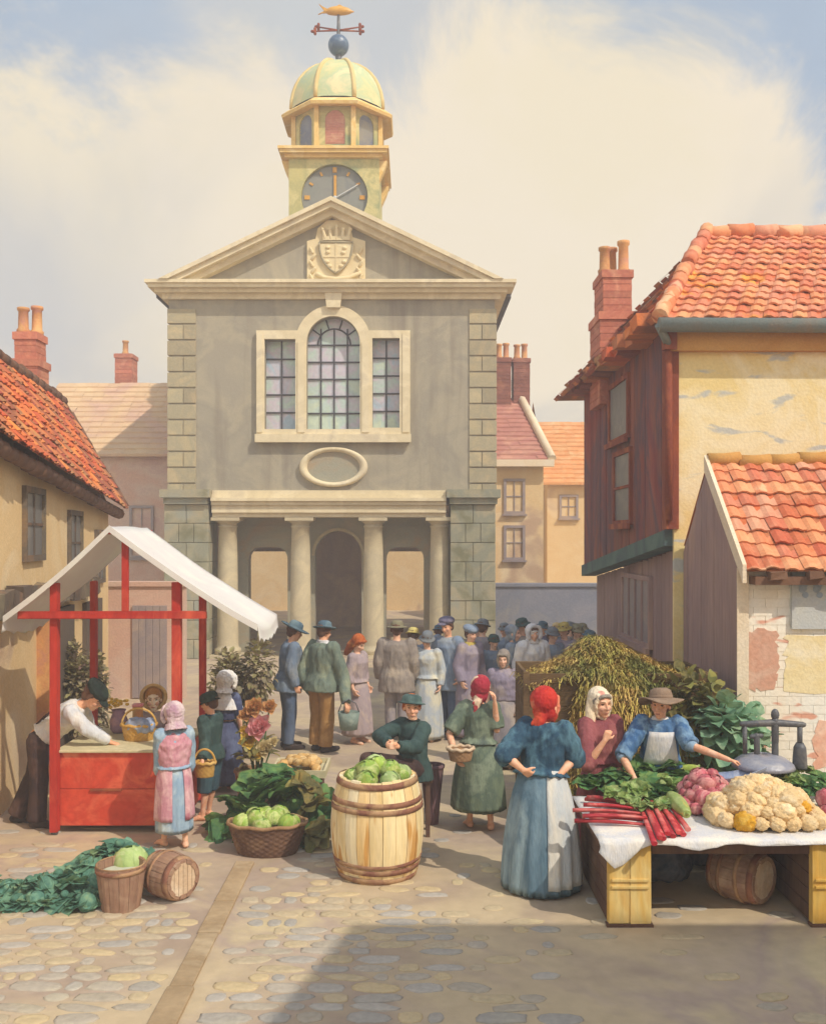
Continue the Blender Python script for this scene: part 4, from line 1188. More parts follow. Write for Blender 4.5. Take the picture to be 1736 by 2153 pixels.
mb.plate([(yA - .22, 2.36), (yB, 3.52), (yB, 3.70), (yA - .22, 2.54)], [], XS - .06, XS - .021, axis='x'); mb.box(XS - .055, XS + .06, yA - .05, yA - .036, -.0, 2.5); part('barge_board', mb, 'barge', sd)
mb = MB(); mb.box(XS + .07, 7.5, yA - .2, yA - .03, 2.34, 2.42)
for k in range(12): x = XS + .2 + k * .36; mb.box(x, x + rg.uniform(.1, .24), yA - .26, yA - .15, 2.40, 2.47, jit=.015)
part('eave_board', mb, 'eave_brown', sd)
# ------------------------------------------------------------------ cottage on the left
cl = thing('tiled_cottage', 'cream cottage with steep mottled orange tiled roof beside the market stall', 'cottage', (-6, 12, 0))
wd = V((-1.04, 7, 0)).normalized(); wn_ = V((-wd.y, wd.x, 0))    # along the wall (away), and into the house (left)
W0 = V((-4.94, 16, 0))                      # far end of the eave
def WP(s, n, z): return W0 - wd * s + wn_ * n + V((0, 0, z))   # s metres towards the viewer
Lw = 10
mb = MB()
def solid(mb, s0, s1, n0, n1, z0, z1, jit=0):
    c = [WP(s0, n0, z0), WP(s1, n0, z0), WP(s1, n1, z0), WP(s0, n1, z0), WP(s0, n0, z1), WP(s1, n0, z1), WP(s1, n1, z1), WP(s0, n1, z1)]
    if jit: c = [p + V([rg.uniform(-jit, jit) for _ in range(3)]) for p in c]
    vs = [mb.bm.verts.new(p) for p in c]
    for q in ((0, 3, 2, 1), (4, 5, 6, 7), (0, 1, 5, 4), (1, 2, 6, 5), (2, 3, 7, 6), (3, 0, 4, 7)): mb.bm.faces.new([vs[i] for i in q])
ez0, ez1 = 3.36, 3.80
ezf = lambda s: ez0 + (ez1 - ez0) * s / 7
solid(mb, .1, Lw, .16, 3.6, 0, 3.3); 
# upper wall wedge under the rising eave
vs = [WP(.1, .16, 3.3), WP(Lw, .16, 3.3), WP(Lw, .16, ezf(Lw)), WP(.1, .16, ezf(.1)), WP(.1, 3.6, 3.3), WP(Lw, 3.6, 3.3), WP(Lw, 3.6, ezf(Lw)), WP(.1, 3.6, ezf(.1))]
vv = [mb.bm.verts.new(p) for p in vs]
for q in ((0, 1, 2, 3), (4, 7, 6, 5), (0, 4, 5, 1), (3, 2, 6, 7), (0, 3, 7, 4), (1, 5, 6, 2)): mb.bm.faces.new([vv[i] for i in q])
vs = [WP(.12, .16, ezf(0)), WP(.12, 3.6, ezf(0)), WP(.12, .95, 5.0)]; mb.poly(vs)
part('wall', mb, 'house_cream', cl)
rz = 5.08
a, b = WP(-.0, -.12, ez0 - .08), WP(Lw, -.12, ezf(Lw) - .08); c, d = WP(Lw, .92, rz + .05), WP(.0, .92, rz)
mb = MB(); mb.poly([a, b, c, d]); mb.poly([d, c, WP(Lw, 3.9, 3.0), WP(.05, 3.9, 3.0)]); rf = part('roof', mb, 'pantile_brown', cl)
mb = MB(); tiles(mb, a, b, c, d, 11, .18, lift=.026, jit=.016, wave=.018); part('roof_tiles', mb, 'pantile_brown', rf)
mb = MB(); ridge_tiles(mb, d, c, 26, .09, jit=.015); ridge_tiles(mb, a + V((0, 0, .05)), d, 7, .05); part('ridge_tiles', mb, 'eave_brown', rf)
mb = MB(); 
for k in range(30):
    s0 = Lw * k / 30; p = WP(s0, .0, ezf(s0) - .16); q = WP(s0 + Lw / 30, .02, ezf(s0 + Lw / 30) - .16)
    mb.tube([p, q], [.085 + rg.uniform(-.012, .012)] * 2, 8)
part('eave', mb, 'eave_brown', cl)
def win_left(s, w_, z0, z1, pane='pane_dark', fr='rubble'):
    mb = MB()
    for (sa, sb, za, zb_) in ((s - w_ / 2 - .06, s + w_ / 2 + .06, z0 - .07, z0), (s - w_ / 2 - .06, s + w_ / 2 + .06, z1, z1 + .07), (s - w_ / 2 - .06, s - w_ / 2, z0, z1), (s + w_ / 2, s + w_ / 2 + .06, z0, z1)): solid(mb, sa, sb, .11, .2, za, zb_)
    solid(mb, s - .015, s + .015, .13, .2, z0, z1); solid(mb, s - w_ / 2, s + w_ / 2, .132, .2, (z0 + z1) / 2 - .015, (z0 + z1) / 2 + .015)
    f = part('window', mb, fr, cl)
    g = MB(); solid(g, s - w_ / 2, s + w_ / 2, .145, .19, z0, z1); part('pane', g, pane, f)
win_left(1.0, .62, 2.15, 2.85); win_left(2.9, .75, 2.35, 3.1); win_left(5.2, .8, 2.6, 3.3)
mb = MB()
for k in range(16):   # rubble drip course
    s0 = 2.1 + k * .36; solid(mb, s0, s0 + rg.uniform(.26, .34), -.05, .16, 1.95 + .012 * s0, 2.19 + .012 * s0 + rg.uniform(-.03, .03), jit=.03)
part('drip_course', mb, 'rubble', cl)
mb = MB(); solid(mb, 4.6, 5.0, .02, .16, 0, 1.95); part('door_post', mb, 'pot', cl)
mb = MB(); solid(mb, 3.2, 4.55, .09, .16, 0, 1.9); part('door', mb, 'door_dark', cl)
mb = MB(); solid(mb, 1.0, 2.3, .10, .16, .0, 1.85); part('door', mb, 'door_dark', cl)
p = WP(-.1, 1.45, 0)
chimney(cl, p.x - .22, p.x + .22, p.y - .25, p.y + .25, 3.6, 6.2, [MATS['brick_red']], pots=2, steps=(5.75, .04))
# ------------------------------------------------------------------ houses behind
def far_house(label, x0, x1, y0, depth, ze, zr, wall, roof, wins=(), chim=(), verge=None, name='far_house', pane='pane_dark', hip=0.):
    t = thing(name, label, 'house', ((x0 + x1) / 2, y0, 0))
    mb = MB(); mb.box(x0, x1, y0, y0 + depth, 0, ze)
    ym = y0 + depth / 2
    for x in (x0, x1 - .05):
        mb.poly([V((x + .025, y0, ze)), V((x + .025, y0 + depth, ze)), V((x + .025, ym, zr - .1))])
    part('wall', mb, wall, t)
    mb = MB()
    q = [V((x0 - .15, y0 - .25, ze - .12)), V((x1 + .15, y0 - .25, ze - .12)), V((x1 + .1 - hip, ym, zr)), V((x0 - .1, ym, zr))]
    nr = 14
    for r_ in range(nr):
        a0, a1 = q[0].lerp(q[3], r_ / nr), q[1].lerp(q[2], r_ / nr); b0, b1 = q[0].lerp(q[3], (r_ + 1.1) / nr), q[1].lerp(q[2], (r_ + 1.1) / nr)
        o = V((0, 0, .05)); n = max(2, int((a1 - a0).length / .3))
        for k in range(n):
            j = V((0, 0, rg.uniform(-.01, .01)))
            mb.poly([a0.lerp(a1, k / n) + o + j, a0.lerp(a1, (k + 1) / n) + o + j, b0.lerp(b1, (k + 1) / n) + j, b0.lerp(b1, k / n) + j]); mb.poly([a0.lerp(a1, k / n) + o + j, a0.lerp(a1, (k + 1) / n) + o + j, a0.lerp(a1, (k + 1) / n) - o * .5, a0.lerp(a1, k / n) - o * .5])
    mb.poly([V((x0 - .15, y0 + depth + .25, ze - .12)), V((x1 + .15, y0 + depth + .25, ze - .12)), q[2], q[3]])
    rf = part('roof', mb, roof, t)
    if verge:
        mb = MB(); a_, b_ = q[1], q[2]
        mb.tube([a_ + V((.05, 0, .05)), b_ + V((.05, 0, .08))], .12, 6); mb.box(x0, x1 + .25, y0 - .3, y0 - .1, ze - .28, ze - .1); part('verge', mb, verge, t)
    for wv in wins: window_y(t, wv[0], wv[1], wv[2], wv[3], y0 - .02, 'pane_lilac', pane, cols=2, rows=2, sill=True)
    for cv in chim: chimney(t, *cv[0], MATS[cv[1]], pots=cv[2])
    return t
d0 = 26
far_house('wide pink house with buff roof behind the cottage and the town hall', XU(60, d0), XU(420, d0), d0, 5, ZV(950, d0), ZV(806, d0 + 2.5), 'house_pink', 'roof_buff',
          wins=[(XU(278, d0), XU(318, d0), 2.3, 3.6)], chim=[((XU(250, 29) , XU(285, 29), 28.6, 29.2, 6.2, ZV(748, 29)), 'brick_red', 1)])
d0 = 25.5
far_house('tall cream house with pink roof and twin chimneys right of the town hall', XU(960, d0), XU(1142, d0), d0, 4, ZV(960, d0), ZV(838, d0 + 2), 'house_cream', 'roof_pink', hip=.55,
          wins=[(XU(1064, d0), XU(1098, d0), ZV(1075, d0), ZV(1012, d0)), (XU(1064, d0), XU(1098, d0), ZV(1172, d0), ZV(1110, d0))], verge='barge',
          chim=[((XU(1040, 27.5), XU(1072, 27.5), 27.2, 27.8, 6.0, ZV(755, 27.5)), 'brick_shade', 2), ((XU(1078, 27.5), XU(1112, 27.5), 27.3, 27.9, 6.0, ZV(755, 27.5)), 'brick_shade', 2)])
d0 = 29
far_house('small far house with bright orange roof at the end of the street', XU(1150, d0), XU(1330, d0), d0, 5, ZV(1010, d0), ZV(888, d0 + 2.5), 'house_cream', 'roof_orange',
          wins=[(XU(1180, d0), XU(1210, d0), ZV(1085, d0), ZV(1045, d0))])
far_house('pale plaster house seen through the arches behind the town hall', -8.5, 2.2, 36.5, 3.4, 5.2, 7.0, 'house_cream', 'roof_buff')
# blue grey slab added as painted shade over the foot of those houses
mb = MB(); mb.box(XU(1036, 24.5), XU(1290, 24.5), 24.2, 24.6, 0, ZV(1232, 24.5)); mb.box(XU(1036, 24.5), XU(1290, 24.5), 24.15, 24.65, ZV(1232, 24.5), ZV(1226, 24.5)); part_ = build('rear_slab', mb, MATS['shade_blue'], origin=(XU(1164, 24.5), 24.4, 0), label='blue grey slab painted as shade beneath the tall cream house', cat='wall')
yw = thing('rear_slab', 'lilac plastered yard wall with a plank door behind the market stall', 'wall', (-4.6, 16.6, 0))
mb = MB(); mb.box(-5.6, -3.98, 16.5, 16.75, 0, 1.95); mb.box(-5.62, -3.94, 16.46, 16.79, 1.951, 2.03); part('wall', mb, 'house_pink', yw)
mb = MB()
for k in range(5): mb.box(-4.86 + .12 * k, -4.745 + .12 * k, 16.46, 16.499, .02, 1.62, bev=.004)
part('door', mb, 'pane_lilac', yw)
# house across the street, on the near right: its shade falls over the foreground
nh = thing('corner_house', 'corner house beside the viewer that shades the near right paving', 'house', (8, 0, 0))
def ring_(pts, z): return [V((x, y, z)) for x, y in pts]
wl = [(3.76, 3.12), (2.5, -1.2), (4.5, -7), (12, -7), (12, 3.12)]; ev = [(3.54, 3.30), (2.24, -1.2), (4.4, -7.3), (12.3, -7.3), (12.3, 3.30)]
mb = MB(); mb.loft([ring_(wl, 0), ring_(wl, 5.68)], smooth=False); part('wall', mb, 'house_cream', nh)
mb = MB(); pk = [(6.8, .6), (6.4, -1.2), (7, -4), (9.5, -4), (9.5, .6)]; mb.loft([ring_(ev, 5.62), ring_(ev, 5.74), ring_(pk, 7.3)], smooth=False); part('roof', mb, 'pantile_red', nh)
for t_ in (.2, .62):
    for z_ in (1.2, 3.7):
        p0 = V((3.76, 3.12, 0)).lerp(V((2.5, -1.2, 0)), t_); d_ = (V((2.5, -1.2, 0)) - V((3.76, 3.12, 0))).normalized(); M_ = Matrix.Translation(p0) @ Matrix(((d_.x, d_.y, 0, 0), (d_.y, -d_.x, 0, 0), (0, 0, 1, 0), (0, 0, 0, 1)))
        mb = MB()
        for b_ in ((-.06, 0, 1.2), (.9, 0, 1.2)): mb.box(b_[0], b_[0] + .06, -.05, .05, z_, z_ + 1.3, M=M_)
        for b_ in (-.06, .62, 1.3): mb.box(-.06, .96, -.052, .052, z_ + b_, z_ + b_ + .05, M=M_)
        w_ = part('window', mb, 'barge', nh); mb = MB(); mb.box(0, .9, -.02, .02, z_, z_ + 1.3, M=M_); part('pane', mb, 'pane_dark', w_)
# ------------------------------------------------------------------ pigments for people
wash('skin', ['#f0c2a2', '#eab596', '#f3ccae'], scale=9, bscale=60, bump=.05, grain=.05, dim=1.0, rough=.6, sss=.1)
wash('skin_fair', ['#f6d8c0', '#f2cdb2', '#f8e0cc'], scale=9, bscale=60, bump=.05, grain=.04, dim=1.1, rough=.6, sss=.1)
wash('skin_ruddy', ['#efb894', '#e8aa84', '#f3c6a8'], scale=9, bscale=60, bump=.05, grain=.05, dim=.98, rough=.6, sss=.1)
for n_, c_ in (('eye_dark', '#5a4036'), ('lip_red', '#d08a78'), ('brow', '#b08a6c'), ('cheek', '#eeb498')): wash(n_, [c_, c_], bump=0, dim=.8)
def cloth(n_, cols, **k):
    a = dict(scale=3.2, bscale=16, bump=.35, grain=.10, dim=.92, rough=.92, bstretch=(4, 4, 1.0), dist=.3); a.update(k); wash(n_, cols, **a)
cloth('linen_white', ['#e9e2d6', '#d8d8da', '#f2eadb'], dim=.95)
cloth('shirt_white', ['#e6e0d6', '#cfd3da', '#efe8da'], dim=.95)
cloth('trouser_brown', ['#57403a', '#463638', '#6d5147'], dim=.7)
cloth('cap_black', ['#2f4038', '#26302f', '#3f5548'], dim=.7)
cloth('pink', ['#dba9b0', '#c98a98', '#e6bcbd', '#b56a7c'])
cloth('blue_pale', ['#a9c0cf', '#8fabc4', '#c5d3d6'])
cloth('lilac', ['#d8bfc4', '#b58fa2', '#e6d4d0'])
cloth('teal_dark', ['#47605c', '#3a5150', '#5a746e'], dim=.72)
cloth('teal_blue', ['#4d6c75', '#3f5a68', '#648488'], dim=.75)
cloth('navy', ['#5b6488', '#6f7a9c', '#4b5274'], dim=.75)
cloth('blue_grey', ['#7e8b97', '#6c7c90', '#94989a'])
cloth('blue_dark', ['#6a7890', '#586a86', '#808a94'], dim=.78)
cloth('green_grey', ['#7f8a76', '#6d7b70', '#939a80'])
cloth('ochre', ['#b98a4e', '#a37944', '#c79c62'])
cloth('dove', ['#a89c96', '#948d92', '#b8aa9e'])
cloth('rose_grey', ['#bca8a0', '#a8989c', '#cbb6a6'])
cloth('taupe', ['#a5978a', '#91877f', '#b6a692'])
cloth('cream_blue', ['#cfcdbc', '#b3bcc4', '#d9d3bb'])
cloth('slate_blue', ['#93a0ae', '#8090a6', '#a7acab'])
cloth('mauve', ['#a898a2', '#948a9c', '#b8a8a2'])
cloth('mauve_dark', ['#7d7488', '#6d6a80', '#90838c'])
cloth('mustard', ['#c8b45e', '#b8a050', '#d4c47a'])
cloth('green_dress', ['#6f7c66', '#5d6c5e', '#84907a', '#56625a'], scale=3.2)
cloth('crimson_cream', ['#b8394a', '#a52c3e', '#cf5a5a'], spots='#eed2b4', spot_scale=4.2, spot_lo=.55, spot_hi=.58)
cloth('scarlet', ['#cf3a2e', '#b92a2a', '#df5a3c'], spots='#e88a6c', spot_scale=5, spot_lo=.58, spot_hi=.68, dim=.88)
cloth('teal_blouse', ['#3f6074', '#2f4c62', '#577c8c', '#2c4458'], scale=4)
cloth('skirt_grey_blue', ['#7992a0', '#5d7a8c', '#94a9b0', '#476276'], scale=2.2, stretch=(1, 1, .35))
cloth('apron_grey', ['#dcd8cd', '#c6cdd0', '#e4ded0', '#b9c3ca'], scale=2.2, stretch=(1, 1, .35), dim=.9)
cloth('maroon', ['#9c5a5c', '#86484e', '#b06e68'])
cloth('scarf_cream', ['#eedcbc', '#e6d0ae', '#f3e6cc'], spots='#dfa08e', spot_scale=9, spot_lo=.62, spot_hi=.66, dim=.95)
cloth('blue_work', ['#5d82a8', '#436a98', '#7fa0bc', '#35577f'], scale=4)
cloth('felt_brown', ['#a08872', '#87715f', '#b8a288'])
cloth('felt_blue', ['#66808c', '#557080', '#7d949a'], dim=.78)
cloth('felt_green', ['#55706c', '#3f5654', '#6f8a86'], dim=.75)
cloth('felt_olive', ['#9a9274', '#857f66', '#aaa284'])
cloth('felt_grey', ['#84888a', '#747a80', '#969690'])
cloth('boot', ['#4c3f3c', '#3d3435', '#5c4d46'], dim=.7)
cloth('straw_hat', ['#e6c68c', '#dab678', '#efd6a4'], bscale=50)
for n_, c_ in (('hair_gold', ['#d9a05a', '#c98a46', '#e6b87a']), ('hair_red', ['#d9763a', '#c2602c', '#e8954e']), ('hair_brown', ['#7d5a44', '#6b4a3a', '#8f6a50']), ('hair_grey', ['#b0a596', '#9c9286', '#c2b8a8'])):
    wash(n_, c_, scale=6, bscale=40, bstretch=(30, 30, 4), bump=.4, grain=.18, dim=.8)


def at(u, vf):
    p = GP(u, vf); return (p.x, p.y, 0)


# 1 stall keeper leaning over his counter
f = Figure('stall keeper in white shirt and black cap bending over the red counter', (XU(88, 9.25), 9.25, 0), 92, 1.60, lean=50, nod=38, turn=-10, vox=.008, seed=1, hs=1.15,
           arms={'B': (P(178, 1530, 9.10), P(232, 1561, 9.22)), 'A': (P(190, 1535, 9.62), P(236, 1560, 9.7))},
           legs={'B': ((-.105, -.01, .5), (-.105, .02, .085), (0, -1, 0)), 'A': ((.10, .12, .5), (.10, .30, .085), (0, -1, 0))}, hand=((V((1, 0, -.25)), V((0, 0, -1))), (V((1, 0, -.25)), V((0, 0, -1)))), skin='skin_ruddy')
f.top('shirt_white', 'shirt', hem=.98, infl=.03, sleeve=.97, sr=(.085, .075, .05), wr=.014, flare=.0); f.trousers('trouser_brown', r=(.118, .095, .10)); f.shoes('boot'); f.hair('hair_brown', fringe=False); f.cap('cap_black', tilt=(16, 0), size=1.08)
mb = MB()
for sx_ in (-.07, .07): mb.tube([f.up((sx_, .14, 1.0)), f.up((sx_ * 1.05, .15, 1.15)), f.up((sx_ * 1.1, .135, 1.3)), f.up((sx_, .03, 1.425))], .012, 6)
f.addmb('braces', mb, 'trouser_brown')
# 2 child behind the counter
f = Figure('fair haired child in straw bonnet facing out from behind the red counter', (XU(323, 10.2), 10.2, 0), 12, 1.12, hs=1.6, nod=8, vox=.0085, seed=2, skin='skin_fair')
f.top('rose_grey', 'dress_bodice', hem=1.0); f.skirt('rose_grey', hem=.2, r=(.26, .24)); f.hair('hair_gold', long=.03, vol=1.04); f.hat('straw_hat', brim=.142, crown=.06, tilt=(-78, 0), up=.02, name='straw_bonnet', cr=.104)
# 3 small girl in pink
f = Figure('barefoot little girl in pink pinafore and lilac bonnet standing at the counter', at(366, 1782), -150, 1.27, hs=1.24, nod=14, vox=.0085, seed=3, bare=True, fem=True,
           arms={'A': (P(338, 1618, 8.6), P(345, 1575, 8.85)), 'B': (P(395, 1610, 8.72), P(382, 1590, 8.95))}, legs={'A': ((.08, -.03, .5), (.10, -.10, .085), (.35, -1, 0)), 'B': ((-.1, .02, .5), (-.12, .08, .085), (-.2, -1, 0))})
f.top('blue_pale', 'blouse', hem=1.0, infl=.03, sleeve=.55, sr=(.10, .095, .06), wr=.014); f.skirt('blue_pale', hem=.22, r=(.235, .225), folds=9, amp=.06, wr=.15, name='skirt'); f.apron('pink', 112, 430, hem=.88, name='pinafore', out=.02)
mb = MB(); T = [(1.0, .185, .155, 0), (1.15, .205, .17, 0), (1.3, .225, .175, 0), (1.40, .19, .14, .0), (1.445, .13, .10, 0)]
mb.loft([f.ring(*t) for t in T]); f.add('pinafore_bodice', remesh(mb, .012, 3, .012, 10, 3), 'pink'); f.collar('blue_pale', r=(.08, .15)); f.bonnet('lilac', infl=1.05)
# 4 boy beside her
f = Figure('boy in dark green jacket and knee breeches with a basket on his arm', at(442, 1722), -112, 1.24, hs=1.2, nod=16, vox=.0085, seed=4, bare=True,
           arms={'B': (P(452, 1560, 9.6), P(425, 1590, 9.7)), 'A': (P(432, 1562, 9.3), P(425, 1602, 9.12))}, skin='skin_ruddy', legs={'A': ((.1, -.02, .5), (.12, -.04, .085), (.5, -1, 0)), 'B': ((-.1, -.04, .5), (-.12, -.10, .085), (0, -1, 0))})
f.top('teal_dark', 'jacket', hem=.86, infl=.035, sleeve=.95, sr=(.09, .08, .062), flare=.03, wr=.013); f.trousers('teal_blue', r=(.125, .11, .105), to=.25, name='breeches'); f.hair('hair_brown'); f.hat('cap_black', brim=.115, crown=.085, tilt=(4, 0), up=.035, droop=.025, cr=.1, name='cap'); f.collar('teal_blue', r=(.085, .12))
# 5 girl in white bonnet behind him
f = Figure('girl in white bonnet and navy shawl with her back turned behind the boy', (XU(474, 10.6), 10.6, 0), 165, 1.27, hs=1.2, nod=10, vox=.01, fem=True, seed=5)
f.shawl('navy'); f.skirt('navy', hem=.1, r=(.30, .28)); f.collar('linen_white', r=(.11, .25), z=(1.48, 1.24)); f.bonnet('linen_white', infl=1.16, frill=.04)
# 7 seated boy
f = Figure('seated boy in dark green coat and round hat behind the pale barrel', (XU(868, 8.95), 8.95, 0), -48, 1.40, hips=.80, hs=1.2, turn=52, nod=2, vox=.008, seed=7, skin='skin_ruddy',
           arms={'B': (P(796, 1548, 8.85), P(820, 1566, 8.55)), 'A': (P(874, 1572, 8.62), P(832, 1570, 8.5))}, curl=(.8, .8),
           legs={'B': (P(772, 1598, 8.72), P(765, 1700, 8.62), (0, -1, 0)), 'A': (P(822, 1612, 8.50), P(815, 1712, 8.45), (0, -1, 0))})
f.top('teal_dark', 'coat', hem=.80, infl=.04, sleeve=.93, sr=(.095, .085, .065), flare=.05, wr=.014, neck=1.47); f.trousers('trouser_brown', r=(.125, .095, .085)); f.shoes('boot'); f.hair('hair_red'); f.hat('felt_green', brim=.135, crown=.085, tilt=(-10, 6), up=.04, droop=.008, roll=.012, cr=.1); f.collar('cap_black', r=(.085, .11), z=(1.49, 1.41))
# 8 girl in green
f = Figure('barefoot girl in green dress and crimson headscarf seen from behind, basket at hip', at(1006, 1742), 162, 1.44, hs=1.22, hcz=-.02, nod=6, tilt=-8, turn=12, vox=.008, fem=True, bare=True, seed=8, skin='skin_ruddy', lean=4,
           arms={'A': (P(944, 1543, 9.12), P(958, 1592, 8.98)), 'B': (P(1044, 1535, 9.1), P(1040, 1478, 9.0))}, hand=(None, (V((0, 0, 1)), V((-1, 0, 0)))), legs={'A': ((.1, -.015, .5), (.11, -.01, .085), (.6, -1, 0)), 'B': ((-.11, .0, .5), (-.15, .02, .085), (.25, -1, 0))})
f.top('green_dress', 'bodice', hem=1.0, infl=.04, sleeve=.46, sr=(.10, .10, .06), wr=.014); f.skirt('green_dress', hem=.25, r=(.335, .32), folds=8, amp=.05, wr=.16); f.scarf('crimson_cream', infl=1.08)
# 9 woman with hands on hips
f = Figure('woman in red headscarf, teal blouse and long grey apron, hands on her hips', (XU(1137, 7.62), 7.62, 0), 152, 1.57, hs=1.22, hcz=-.03, lean=11, nod=8, turn=-8, vox=.0075, fem=True, seed=9, skin='skin_ruddy', fat=1.1,
           arms={'A': (P(1062, 1588, 7.55), P(1100, 1620, 7.47)), 'B': (P(1208, 1592, 7.62), P(1176, 1630, 7.50))}, hand=((V((.7, .2, -.5)), V((.3, .8, .2))), (V((-.75, .2, -.5)), V((-.3, .8, .2)))), curl=(.6, .6))
f.top('teal_blouse', 'blouse', hem=1.0, infl=.045, sleeve=.60, sr=(.098, .098, .07), wr=.020); f.skirt('skirt_grey_blue', hem=.02, r=(.37, .36), folds=16, amp=.075, wr=.175, ph=.6); f.apron('apron_grey', 122, 345, hem=.97, out=.014); f.scarf('scarlet', infl=1.12, neckdrop=.08)
mb = MB(); rs = [f.ring(1.045, .165, .135, 0), f.ring(1.02, .178, .148, 0), f.ring(.99, .17, .14, 0)]; mb.loft(rs); f.addmb('waistband', mb, 'apron_grey')
# 10 seller in white scarf
f = Figure('market woman in cream headscarf and maroon dress, hand at her chin, behind the table', (XU(1262, 8.42), 8.42, 0), 22, 1.43, hs=1.2, hcz=-.01, nod=2, turn=0, vox=.008, fem=True, seed=10, skin='skin_ruddy',
           arms={'B': (P(1236, 1606, 8.12), P(1272, 1556, 8.10)), 'A': (P(1302, 1606, 8.38), P(1300, 1652, 8.2))}, hand=(None, (V((.4, .0, 1)), V((.3, 1, 0)))), curl=(.4, .75), fat=1.08)
f.top('maroon', 'dress_bodice', hem=1.0, infl=.04, sleeve=.52, sr=(.10, .095, .07), wr=.014); f.skirt('maroon', hem=.04, r=(.34, .3)); f.hair('hair_grey'); f.scarf('scarf_cream', infl=1.12, neckdrop=.1)
hp_ = lambda x, y, z: f.MH @ V((x, y, z)); mb = MB(); mb.tube([hp_(-.05, .05, .03), hp_(-.085, .04, -.06), f.sh['B'] + V((.05, .0, .075)), f.sh['B'] + V((.03, -.03, -.03))], [.07, .062, .06, .035], 12, dome=True); mb.tube([hp_(0, .08, .0), hp_(0, .10, -.10), f.up((0, .10, 1.34))], [.085, .10, .05], 12, dome=True)
f.add('scarf_drape', remesh(mb, .01, 3, .008, 18, 3, .5), 'scarf_cream')
# 11 seller in hat
f = Figure('seller in wide brown hat, blue shirt and white apron reaching out over the vegetables', (XU(1386, 8.38), 8.38, 0), -8, 1.46, nod=2, turn=-22, lean=7, vox=.008, seed=11, skin='skin_ruddy', hs=1.2, hcz=-.02,
           arms={'B': (P(1308, 1592, 8.2), P(1334, 1638, 7.98)), 'A': (P(1452, 1568, 8.1), P(1532, 1598, 7.86))}, hand=((V((1, -.1, -.25)), V((0, -.2, -1))), (V((.2, -.3, -1)), V((.6, .6, .1)))), curl=(.45, .7), fat=1.05)
f.top('blue_work', 'shirt', hem=.95, infl=.035, sleeve=.50, sr=(.10, .088, .065), wr=.016); f.skirt('blue_dark', hem=.04, r=(.3, .28)); f.bib('linen_white', z0=1.02, z1=1.36, w=.15, out=.03); f.collar('linen_white', r=(.075, .10), z=(1.48, 1.42)); f.hair('hair_brown'); f.hat('felt_brown', brim=.195, crown=.10, tilt=(-10, -6), up=.045, droop=.012, floppy=.022, cr=.098, band='felt_brown')
for a_ in 'AB':
    e_, w_ = f.arms[a_]; mb = MB(); q0, q1 = e_.lerp(w_, -.10), e_.lerp(w_, .12); mb.tube([q0, q0.lerp(q1, .15), q0.lerp(q1, .85), q1], [.055, .062, .06, .05], 14); f.addmb('rolled_cuff', mb, 'blue_pale')
# ------------------------------------------------------------------ the crowd before the hall
G_ = 'townsfolk gathered before the hall'
f = Figure('man in blue coat and wide blue hat, at the left end of the crowd', at(606, 1574), 108, 1.68, nod=16, lean=6, vox=.011, group=G_, seed=12, skin='skin_ruddy')
f.top('blue_grey', 'coat', hem=.80, infl=.045, sr=(.095, .08, .065), flare=.04, wr=.014); f.trousers('blue_dark'); f.shoes('boot'); f.hair('hair_brown'); f.hat('felt_blue', brim=.19, crown=.11, tilt=(10, -4), droop=.0, roll=.02)
f = Figure('man in green jacket and ochre trousers carrying a pail', at(676, 1580), 138, 1.70, nod=14, lean=3, vox=.010, group=G_, seed=13, skin='skin_ruddy', arms={'B': (P(722, 1425, 12.35), P(728, 1478, 12.15)), 'A': (P(632, 1422, 12.5), P(662, 1462, 12.7))}, fat=1.08)
f.top('green_grey', 'jacket', hem=.82, infl=.045, sr=(.10, .085, .065), flare=.045, wr=.014); f.trousers('ochre', r=(.12, .1, .095)); f.shoes('boot'); f.hair('hair_brown'); f.hat('felt_blue', brim=.15, crown=.10, tilt=(-4, 6), roll=.02); f.collar('linen_white', r=(.08, .10), z=(1.5, 1.44))
f = Figure('girl with long red hair in a rose grey dress, looking down', at(752, 1562), 62, 1.46, nod=32, hs=1.1, vox=.0105, fem=True, group=G_, seed=14)
f.top('rose_grey', 'bodice', hem=1.0, infl=.035, sleeve=.8, sr=(.09, .08, .06)); f.skirt('rose_grey', hem=.14, r=(.27, .26), folds=9); f.hair('hair_red', long=.12, vol=1.12)
f = Figure('broad man in dove grey coat and olive hat seen from behind', at(834, 1556), 172, 1.65, nod=8, vox=.011, group=G_, seed=15, fat=1.12)
f.top('taupe', 'coat', hem=.72, infl=.05, sr=(.105, .09, .07), flare=.03, wr=.013); f.trousers('dove'); f.shoes('boot'); f.hair('hair_brown'); f.hat('felt_olive', brim=.155, crown=.095, tilt=(-6, 0), roll=.01)
f = Figure('woman in pale cream dress and dark toque, head bowed', at(898, 1556), -18, 1.50, nod=20, tilt=8, vox=.011, fem=True, group=G_, seed=16)
f.top('cream_blue', 'bodice', hem=1.0, infl=.035, sr=(.09, .075, .055)); f.skirt('cream_blue', hem=.05, r=(.28, .27), folds=9); f.hair('hair_brown'); f.hat('felt_grey', brim=.13, crown=.10, tilt=(0, 4), name='toque', droop=.02)
f = Figure('man in slate blue coat and tilted mauve cap', at(941, 1550), -35, 1.68, nod=14, tilt=-8, vox=.012, group=G_, seed=17, skin='skin_ruddy')
f.top('slate_blue', 'coat', hem=.70, infl=.045, sr=(.095, .08, .065)); f.trousers('blue_dark'); f.shoes('boot'); f.hair('hair_brown'); f.cap('mauve_dark', tilt=(-6, 12), size=1.12, upz=.06)
f = Figure('woman in mauve coat and blue turban with mustard scarf', at(988, 1553), 40, 1.58, nod=10, vox=.012, fem=True, group=G_, seed=18)
